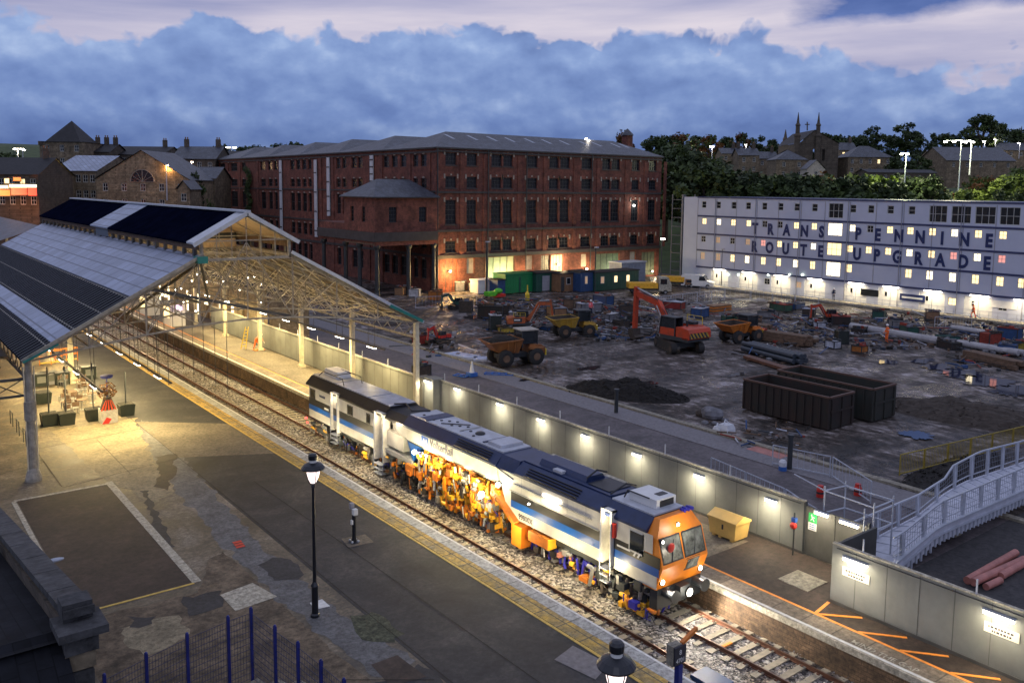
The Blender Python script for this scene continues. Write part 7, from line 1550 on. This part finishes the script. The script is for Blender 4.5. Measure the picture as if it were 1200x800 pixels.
# street lamps and floodlight masts
def mast(lab,u,vt,vb,D,heads=2,pw=0,col=W3,hs=.8,grp=None,r=.14):
    p=atD(u,vt,D); q=atD(u,vb,D); t=thing('lamp_mast',lab,'street lamp',q,0,grp); b=MB('galv'); b.tube(q,(q.x,q.y,p.z),r,r*.6,n=6); b.build('pole',t)
    b=MB('bulb'); rd=Vector((p.x,p.y,0)).normalized(); sd=Vector((rd.y,-rd.x,0))
    for k in range(heads): c=p+sd*(k-(heads-1)/2)*hs*1.6; b.cbox(c,(hs,.3*hs,.22*hs)); 
    b.build('lamp_head',t)
    b=MB('galv'); b.bar(p-sd*hs*heads*.6+Vector((0,0,.2)),p+sd*hs*heads*.6+Vector((0,0,.2)),.15,.1); b.build('bracket',t)
    if pw: lamp('light','POINT',p-rd*.8+Vector((0,0,-.5)),pw,col,.5)
mast('floodlight mast at the far left above the pub',22,175,205,210,2,1500,(1,.8,.5),.9); mast('smaller floodlight mast above the pub',28,176,205,230,1,0)
mast('single floodlight above the far end of the brick warehouse',271,173,185,320,2,0,hs=1.4)
mast('orange street lamp beside the low stone house',196,194,235,165,1,500,(1,.5,.15),.5); mast('orange street lamp in front of the dark houses',225,190,215,190,1,300,(1,.6,.3),.5)
mast('tallest floodlight mast on the slope at the right',1123,166,224,162,4,6500,(1,.95,.55),.9); mast('floodlight mast just right of the tallest one',1136,167,205,166,2,2200,(1,.95,.6),.8); mast('floodlight mast on the slope left of the tallest one',1060,181,214,158,2,4200,(.95,1,.55),.65)
mast('lamp glowing at the left end of the hill houses',834,172,196,330,1,6000,W3,1.8); mast('small lamp between the hill houses',874,170,184,380,1,500,W3,.9); mast('lamp on the hill right of the tall masts',1153,166,184,330,1,600,W3,1.4); mast('lamp behind the pale roof at the right',1166,164,175,340,1,600,W3,1.6); mast('lamp at the right edge of the hill',1194,168,186,330,1,600,W3,1.2)
# hill houses
house('stone house at the left end of the hill row',846,866,180,300,9,m='stone_pale',nw=2,nf=2,chim=1,rise=2); house('long stone terrace on the hill',866,890,182,290,9,m='stone',nw=2,nf=2,chim=2,rise=2.5)
house('terrace with dark roof left of the church',890,912,186,300,9,m='stone',nw=3,nf=1,chim=1,rise=2.5,lit=(1,)); house('hipped roof house in front of the church',910,946,187,270,10,m='stone',nw=2,nf=2,chim=0,hip=True,rise=3.2)
house('small grey gable below the church',946,967,198,255,6,m='plaster',nw=1,nf=1,chim=0,fan=True,rise=2.6)
house('house with warm lit window right of the church',984,1004,176,330,9,m='stone_pale',nw=2,nf=2,chim=1,rise=3,lit=(0,)); house('wide hipped roof house left of the floodlight mast',994,1046,184,300,12,m='stone',nw=5,nf=2,chim=0,hip=True,rise=4,lit=(3,))
house('low dark wall building in front of the hipped house',1018,1098,202,262,10,m='stone_dark',roof='slate_dark',nw=6,nf=1,chim=0,rise=1); house('stone house with two windows behind the masts',1092,1120,182,330,9,m='stone_pale',nw=2,nf=1,chim=0,rise=2)
house('long pale roofed hall right of the masts',1110,1190,188,300,22,m='stone',roof='slate',nw=5,nf=1,chim=0,rise=5); house('stone terrace at the right edge of the hill',1168,1215,176,340,10,m='stone',nw=4,nf=1,chim=2,rise=3)
house('rooftops behind the trees in the middle of the hill',900,940,178,420,10,m='stone_dark',nw=3,nf=1,chim=3,rise=3)
house('house roof showing between the trees at the left of the hill',790,812,180,350,9,m='plaster',nw=2,nf=1,chim=1,rise=3)
# church
D=300; a=atD(936,188,D); c=atD(982,188,D); ux_=Vector((c.x-a.x,c.y-a.y,0)); w=ux_.length; ux_.normalize(); ny_=Vector((-ux_.y,ux_.x,0)); gz=hill(a.x,a.y)-2
t=thing('church','dark stone church with twin pinnacled spires and a cross on its gable','church',(a.x,a.y,gz)); o=Vector((a.x,a.y,gz)); P=lambda q,d,z:o+ux_*q+ny_*d+Vector((0,0,z))
zt=atD(950,168,D).z-gz; zg=atD(947,153,D).z-gz
b=MB('stone_dark'); wall(b,o,ux_,w,zt,[(w*.35,w*.42,zt-6,zt-2),(w*.47,w*.54,zt-6,zt-1.6),(w*.59,w*.66,zt-6,zt-2)],.3,'stone_dark',inn=ny_); b.add([P(0,0,zt),P(w,0,zt),P(w*.38,0,zg)],[(0,1,2)]); b.quad(P(0,0,0),P(0,24,0),P(0,24,zt),P(0,0,zt)); b.quad(P(w,0,0),P(w,24,0),P(w,24,zt),P(w,0,zt)); b.build('wall',t)
b=MB('slate_dark'); b.add([P(-.4,-.3,zt),P(w*.38,-.3,zg+.2),P(w*.38,24,zg+.2),P(-.4,24,zt)],[(0,1,2,3)]); b.add([P(w*.38,-.3,zg+.2),P(w+.4,-.3,zt),P(w+.4,24,zt),P(w*.38,24,zg+.2)],[(0,1,2,3)]); b.build('roof',t)
for u_ in(934.5,958.5):
    p=atD(u_,160,D-1); top=atD(u_,132,D-1).z; b=MB('stone_dark'); b.lathe([(1.0,gz-p.z+0),(1.0,0),(1.3,.1),(1.1,.6),(.75,1.0),(.7,3.5),(.95,3.8),(.5,4.6),(.08,top-p.z)],p,8); b.build('spire',t)
p=atD(946,153,D); q=atD(946,143,D); b=MB('stone_dark'); b.bar(p,q,.3,.3); m_=p+(q-p)*.7; b.bar(m_-ux_*.8,m_+ux_*.8,.3,.3); b.build('cross',t)
p=atD(920,170,330); top=atD(920,152,330).z; b=MB('stone_dark'); b.lathe([(1.2,-12),(1.1,0),(.9,2),(1.0,2.2),(.6,3),(.1,top-p.z)],p,8); tag(b.build('stone_turret',loc=p),'slim stone turret left of the church','turret')
p=atD(1196,166,700); top=atD(1196,148,700).z; b=MB('stone_dark'); b.lathe([(2.2,-20),(2,0),(.1,top-p.z)],p,8); tag(b.build('distant_spire',loc=p),'thin distant spire at the right edge of the hill','spire')
# trees -------------------------------------------------
def make_tree(seed,mats,shape='round',n=30,leaf=.42,per=70):
    rs=random.Random(seed); t=thing('tree','x','tree',(0,0,0)); H=10.
    b=MB('bark'); b.tube((0,0,-1),(0,0,4),.32,.2,n=8); 
    cl=[]
    for k in range(n):
        a=rs.uniform(0,6.28); z=rs.uniform(2.6,9.6); f=(z-2.2)/7.6
        R=(3.7*math.sin(math.pi*min(1,f*.85+.12))**.7) if shape=='round' else 3.2*(1-f)+.4 if shape=='cone' else 3.4*(.4+.6*math.sin(math.pi*f))
        q=R*rs.random()**.5*rs.uniform(.75,1.15); c=Vector((q*math.cos(a),q*math.sin(a),z)); cl.append(c)
        if k%3==0: b.tube((0,0,rs.uniform(2,4)),c,.11,.03,n=5)
    b.build('trunk',t,False)
    b=MB()
    for c in cl:
        r=rs.uniform(.7,1.35); m=rs.choice(mats)
        for k in range(per):
            d=Vector((rs.gauss(0,1),rs.gauss(0,1),rs.gauss(0,.8))).normalized()*r*rs.random()**.4; p=c+d; s=leaf*rs.uniform(.5,1.2)
            a=Vector((rs.gauss(0,1),rs.gauss(0,1),rs.gauss(0,.6))).normalized()*s; q=a.cross(Vector((rs.gauss(0,1),rs.gauss(0,1),rs.gauss(0,1)))).normalized()*s*.6
            b.add([p-a,p-q,p+a,p+q],[(0,1,2,3)],m if rs.random()<.75 else rs.choice(mats))
    b.build('crown',t,False); return t
protos=[]
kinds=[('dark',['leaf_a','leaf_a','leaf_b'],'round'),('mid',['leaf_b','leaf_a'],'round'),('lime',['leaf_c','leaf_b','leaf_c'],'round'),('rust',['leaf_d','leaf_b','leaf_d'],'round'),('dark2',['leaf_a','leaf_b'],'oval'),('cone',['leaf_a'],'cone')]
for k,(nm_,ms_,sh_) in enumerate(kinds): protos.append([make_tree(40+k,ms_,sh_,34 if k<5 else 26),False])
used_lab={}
adj={0:'dark green',1:'mid green',2:'lamp lit lime green',3:'rust brown',4:'dark oval crowned',5:'dark conical'}  # lime kind has floodlight mixed into its brighter leaf colour
def plant(kind,u,vt,D,wd=1.,near=''):
    """a tree whose top reaches image height vt at distance D"""
    vt+=random.Random(int(u*13+D)).uniform(-3,6) if D<215 else 0
    p=atD(u,vt,D); gz=hill(p.x,p.y); h=max(4,p.z-gz); s=h/10.
    if h>17: gz=p.z-15; s=1.5
    lab='%s tree %s'%(adj[kind],near)
    if lab in used_lab: used_lab[lab]+=1; raise Exception('dup label '+lab)
    used_lab[lab]=1
    pr,us=protos[kind]
    if not us: o=pr; o.location=(p.x,p.y,gz); o.rotation_euler=(0,0,u*1.0); o['label']=lab; o['group']='trees on the hillside'; protos[kind][1]=True
    else: o=dup(pr,(p.x,p.y,gz),u*1.0,lab,'trees on the hillside')
    o.scale=(s*wd,s*wd,s)
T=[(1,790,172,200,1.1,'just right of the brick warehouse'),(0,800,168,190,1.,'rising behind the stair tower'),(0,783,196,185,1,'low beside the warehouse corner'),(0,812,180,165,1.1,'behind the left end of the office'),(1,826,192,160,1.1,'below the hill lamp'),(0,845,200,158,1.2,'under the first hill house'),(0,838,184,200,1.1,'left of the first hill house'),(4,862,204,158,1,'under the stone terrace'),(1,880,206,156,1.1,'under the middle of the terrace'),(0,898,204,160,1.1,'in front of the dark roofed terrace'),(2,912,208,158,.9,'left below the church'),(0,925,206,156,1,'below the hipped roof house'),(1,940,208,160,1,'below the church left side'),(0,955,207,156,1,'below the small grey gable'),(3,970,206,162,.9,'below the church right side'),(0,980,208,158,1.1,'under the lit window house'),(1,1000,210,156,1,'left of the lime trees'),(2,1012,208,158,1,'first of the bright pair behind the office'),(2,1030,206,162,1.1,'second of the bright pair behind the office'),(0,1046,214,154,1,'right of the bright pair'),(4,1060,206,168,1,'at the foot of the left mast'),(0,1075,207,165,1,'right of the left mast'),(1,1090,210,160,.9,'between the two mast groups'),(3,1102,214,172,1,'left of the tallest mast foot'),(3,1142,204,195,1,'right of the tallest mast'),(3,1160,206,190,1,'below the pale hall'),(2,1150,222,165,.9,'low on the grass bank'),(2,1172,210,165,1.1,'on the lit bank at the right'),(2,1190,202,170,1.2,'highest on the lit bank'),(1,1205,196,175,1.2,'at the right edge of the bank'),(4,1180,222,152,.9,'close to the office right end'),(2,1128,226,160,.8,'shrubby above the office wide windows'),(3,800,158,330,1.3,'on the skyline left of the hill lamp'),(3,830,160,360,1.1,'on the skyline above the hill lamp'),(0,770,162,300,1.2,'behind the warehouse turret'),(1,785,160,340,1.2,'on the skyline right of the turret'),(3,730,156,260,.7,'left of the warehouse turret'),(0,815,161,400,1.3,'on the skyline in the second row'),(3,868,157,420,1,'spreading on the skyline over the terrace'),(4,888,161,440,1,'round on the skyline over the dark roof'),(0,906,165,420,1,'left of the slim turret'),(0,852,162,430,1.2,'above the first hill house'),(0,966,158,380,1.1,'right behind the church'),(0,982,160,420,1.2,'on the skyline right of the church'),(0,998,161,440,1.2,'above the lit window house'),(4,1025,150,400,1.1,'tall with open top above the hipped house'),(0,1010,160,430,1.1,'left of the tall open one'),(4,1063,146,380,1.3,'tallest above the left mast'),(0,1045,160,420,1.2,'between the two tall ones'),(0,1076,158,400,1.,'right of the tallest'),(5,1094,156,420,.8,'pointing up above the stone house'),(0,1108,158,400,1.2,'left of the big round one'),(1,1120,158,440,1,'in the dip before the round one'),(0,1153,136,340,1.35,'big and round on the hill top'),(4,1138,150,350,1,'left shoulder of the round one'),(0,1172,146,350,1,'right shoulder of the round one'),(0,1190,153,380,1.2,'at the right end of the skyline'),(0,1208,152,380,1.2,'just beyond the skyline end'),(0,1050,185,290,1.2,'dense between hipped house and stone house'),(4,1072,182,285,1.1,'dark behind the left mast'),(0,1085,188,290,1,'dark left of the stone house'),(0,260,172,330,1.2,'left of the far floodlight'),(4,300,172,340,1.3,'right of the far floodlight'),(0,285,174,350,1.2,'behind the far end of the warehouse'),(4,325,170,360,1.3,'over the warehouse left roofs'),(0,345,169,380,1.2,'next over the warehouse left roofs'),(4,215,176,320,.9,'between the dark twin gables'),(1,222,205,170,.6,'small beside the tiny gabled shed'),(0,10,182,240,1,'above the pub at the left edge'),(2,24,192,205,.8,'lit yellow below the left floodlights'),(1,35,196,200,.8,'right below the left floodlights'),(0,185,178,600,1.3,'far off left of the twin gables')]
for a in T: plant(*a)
# ferny low growth on the bank
b=MB(); rs=random.Random(77)
for k in range(9000):
    u=rs.uniform(1000,1215); D=rs.uniform(150,185); p=atD(u,220,D); p.x=max(p.x,125.5); z=hill(p.x,p.y)
    if p.x<125: continue
    s=rs.uniform(.2,.5); a=Vector((rs.gauss(0,1),rs.gauss(0,1),rs.gauss(0,.6))).normalized()*s; q=a.cross(Vector((rs.gauss(0,1),rs.gauss(0,1),rs.gauss(0,1)))).normalized()*s*.6; c=Vector((p.x,p.y,z+rs.uniform(0,.9)))
    b.add([c-a,c-q,c+a,c+q],[(0,1,2,3)],rs.choice(['leaf_c','leaf_b','leaf_c','leaf_d']))
tag(b.build('bank_undergrowth'),'low mixed undergrowth covering the bank behind the office block','undergrowth',kind='stuff')
# distant hills
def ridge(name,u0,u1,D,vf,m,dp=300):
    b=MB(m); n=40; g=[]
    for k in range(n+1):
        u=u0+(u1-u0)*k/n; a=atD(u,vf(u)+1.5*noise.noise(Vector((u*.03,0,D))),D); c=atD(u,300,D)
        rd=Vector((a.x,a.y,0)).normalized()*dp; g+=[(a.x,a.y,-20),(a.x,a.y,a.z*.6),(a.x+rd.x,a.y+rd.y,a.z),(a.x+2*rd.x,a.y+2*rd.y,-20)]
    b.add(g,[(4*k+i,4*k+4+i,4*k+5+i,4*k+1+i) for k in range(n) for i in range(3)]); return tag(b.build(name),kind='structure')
mat('hill_haze_blue',(.035,.06,.13),.9)  # distance haze is mixed into this hill colour
ridge('distant_hills',-400,420,2300,lambda u:184-7*math.exp(-((u-190)/18)**2)-5*math.exp(-((u-60)/60)**2),'hill_haze_blue')
# ================================================================ SKY AND LIGHT
wd=bpy.data.worlds.new('World'); S.world=wd; wd.use_nodes=True; wd.cycles.sampling_method='MANUAL'; wd.cycles.sample_map_resolution=512; nt=wd.node_tree; N=nt.nodes; L=nt.links
bg=N['Background']; bg.inputs[1].default_value=1.0
def MN(op,a,c=None,v=None,cl=False):
    n_=N.new('ShaderNodeMath'); n_.operation=op; n_.use_clamp=cl
    for i,q in enumerate((a,c,v)):
        if q is None: continue
        if isinstance(q,(int,float)): n_.inputs[i].default_value=q
        else: L.new(q,n_.inputs[i])
    return n_.outputs[0]
tc=N.new('ShaderNodeTexCoord'); sx=N.new('ShaderNodeSeparateXYZ'); L.new(tc.outputs['Generated'],sx.inputs[0])
el=MN('ARCSINE',sx.outputs['Z']); el=MN('MULTIPLY',el,57.2958); az=MN('ARCTAN2',sx.outputs['X'],sx.outputs['Y']); az=MN('MULTIPLY',az,57.2958)
def NZ(sa,se,scale,det=7,rg=.6,dist=0,off=0):
    cb=N.new('ShaderNodeCombineXYZ'); L.new(MN('MULTIPLY',az,sa),cb.inputs[0]); L.new(MN('MULTIPLY',el,se),cb.inputs[1]); cb.inputs[2].default_value=off
    n_=N.new('ShaderNodeTexNoise'); n_.inputs['Scale'].default_value=scale; n_.inputs['Detail'].default_value=det; n_.inputs['Roughness'].default_value=rg; n_.inputs['Distortion'].default_value=dist; L.new(cb.outputs[0],n_.inputs['Vector']); return n_.outputs['Fac']
def RP(fac,st):
    r=N.new('ShaderNodeValToRGB'); e=r.color_ramp.elements
    while len(e)<len(st): e.new(.5)
    for k,(p_,c_) in enumerate(st): e[k].position=p_; e[k].color=(*c_,1)
    L.new(fac,r.inputs['Fac']); return r.outputs['Color']
def MX(f,a,c):
    m_=N.new('ShaderNodeMix'); m_.data_type='RGBA'; L.new(f,m_.inputs[0]) if not isinstance(f,float) else setattr(m_.inputs[0],'default_value',f); L.new(a,m_.inputs[6]); L.new(c,m_.inputs[7]); return m_.outputs[2]
sky=N.new('ShaderNodeTexSky'); sky.sky_type='NISHITA'; sky.sun_disc=False; sky.sun_elevation=math.radians(1.5); sky.sun_rotation=math.radians(-150); sky.ozone_density=3
sk=N.new('ShaderNodeVectorMath'); sk.operation='SCALE'; sk.inputs['Scale'].default_value=.10; L.new(sky.outputs[0],sk.inputs[0])
# clear strip high up: pale lilac with long streaks
pale=RP(NZ(.03,.25,1.0,6,.55,.3,3),[(.3,(.25,.28,.5)),(.5,(.5,.48,.64)),(.68,(.75,.68,.76))])
clear=MX(.85,sk.outputs[0],pale)
# cloud bank with billowed top edge
def VO(sa,se,off,det=4,rg=.5,da=0.,de=0.,warp=.35):
    cb=N.new('ShaderNodeCombineXYZ'); L.new(MN('MULTIPLY',MN('ADD',az,da),sa),cb.inputs[0]); L.new(MN('MULTIPLY',MN('ADD',el,de),se),cb.inputs[1]); cb.inputs[2].default_value=off
    of=N.new('ShaderNodeVectorMath'); of.operation='ADD'; of.inputs[1].default_value=(off*7.3,off*3.1,0); L.new(cb.outputs[0],of.inputs[0]); cb=of
    wn=N.new('ShaderNodeTexNoise'); wn.noise_dimensions='2D'; wn.inputs['Scale'].default_value=1.7; wn.inputs['Detail'].default_value=4; L.new(cb.outputs[0],wn.inputs['Vector'])
    wm=N.new('ShaderNodeVectorMath'); wm.operation='SCALE'; wm.inputs['Scale'].default_value=warp; L.new(wn.outputs['Color'],wm.inputs[0])
    wa=N.new('ShaderNodeVectorMath'); wa.operation='ADD'; L.new(cb.outputs[0],wa.inputs[0]); L.new(wm.outputs[0],wa.inputs[1])
    v=N.new('ShaderNodeTexVoronoi'); v.voronoi_dimensions='2D'; v.feature='F1'; v.inputs['Scale'].default_value=1.; v.inputs['Detail'].default_value=det; v.inputs['Roughness'].default_value=rg; v.normalize=True; L.new(wa.outputs[0],v.inputs['Vector'])
    return MN('SUBTRACT',1.,v.outputs['Distance'])
bil=VO(.16,.2,1.,4,.55); big=NZ(.03,.03,1.,2,.5,0,7)
topel=MN('ADD',MN('MULTIPLY',MN('SUBTRACT',bil,.72),9.),MN('ADD',MN('MULTIPLY',MN('SUBTRACT',big,.5),7.),MN('SUBTRACT',9.9,MN('MAXIMUM',MN('MULTIPLY',MN('SUBTRACT',az,50.),.14),0.))))
mask=MN('MULTIPLY',MN('SUBTRACT',topel,el),1.7,cl=False); mask=MN('ADD',mask,.5,cl=True)
def lit(sa,se,off,det,dx,dy,gain):
    def one(da,de):
        cb=N.new('ShaderNodeCombineXYZ'); L.new(MN('MULTIPLY',MN('ADD',az,da),sa),cb.inputs[0]); L.new(MN('MULTIPLY',MN('ADD',el,de),se),cb.inputs[1]); cb.inputs[2].default_value=off
        n_=N.new('ShaderNodeTexNoise'); n_.inputs['Scale'].default_value=1; n_.inputs['Detail'].default_value=det; n_.inputs['Roughness'].default_value=.55; L.new(cb.outputs[0],n_.inputs['Vector']); return n_.outputs['Fac']
    return MN('MULTIPLY',MN('SUBTRACT',one(0.,0.),one(dx,dy)),gain)
l1=MN('MULTIPLY',MN('SUBTRACT',VO(.09,.13,5.,3,.5),VO(.09,.13,5.,3,.5,.5,1.1)),1.15); l2=lit(.2,.3,9,5,.3,.5,.9)
inner=MN('ADD',MN('ADD',l1,l2),MN('ADD',MN('MULTIPLY',MN('SUBTRACT',NZ(.04,.08,1.,5,.55,0,13),.5),.6),.5))
hi=MN('MULTIPLY',el,1/10.,cl=True)
ba=RP(hi,[(0,(.1,.155,.35)),(.2,(.095,.15,.34)),(.45,(.14,.215,.45)),(.9,(.21,.305,.56))])
bb=RP(inner,[(.2,(.66,.69,.77)),(.42,(.92,.93,.95)),(.58,(1.2,1.16,1.08)),(.74,(1.75,1.55,1.25)),(.92,(2.4,2.05,1.5))])
mm=N.new('ShaderNodeMix'); mm.data_type='RGBA'; mm.blend_type='MULTIPLY'; mm.inputs[0].default_value=1; L.new(ba,mm.inputs[6]); L.new(bb,mm.inputs[7]); bank=mm.outputs[2]
col=MX(mask,clear,bank)
# second darker cloud high on the right
t2=NZ(.06,.12,1.,8,.6,.2,11); f2=MN('SUBTRACT',az,55); f2=MN('MULTIPLY',f2,.3,cl=False); up_=MN('MULTIPLY',MN('SUBTRACT',el,10.0),1.6)
m2=MN('ADD',MN('MULTIPLY',MN('SUBTRACT',t2,.5),5.),MN('MINIMUM',f2,up_)); m2=MN('MULTIPLY',m2,1.,cl=True)
dk=RP(NZ(.09,.2,1.,7,.6,.2,15),[(.3,(.07,.12,.32)),(.7,(.16,.23,.5))]); col=MX(m2,col,dk)
# high overcast above the picture keeps the light soft
f3=MN('MULTIPLY',MN('SUBTRACT',el,16),.12,cl=True); ov=RP(NZ(.05,.05,1.,5,.5,0,20),[(.3,(.26,.3,.46)),(.7,(.5,.52,.68))]); col=MX(f3,col,ov)
L.new(col,bg.inputs[0])
sl=bpy.data.lights.new('sun','SUN'); sl.energy=.12; sl.angle=math.radians(20); sl.color=(.8,.85,1); so_=bpy.data.objects.new('sun',sl); COL.objects.link(so_); so_.rotation_euler=Vector((.5,.6,-.65)).to_track_quat('-Z','Y').to_euler()
S.render.engine='CYCLES'
try: S.cycles.use_light_tree=True; S.cycles.max_bounces=5; S.cycles.diffuse_bounces=2; S.cycles.glossy_bounces=3; S.cycles.sample_clamp_indirect=4; S.cycles.sample_clamp_direct=30
except Exception: pass
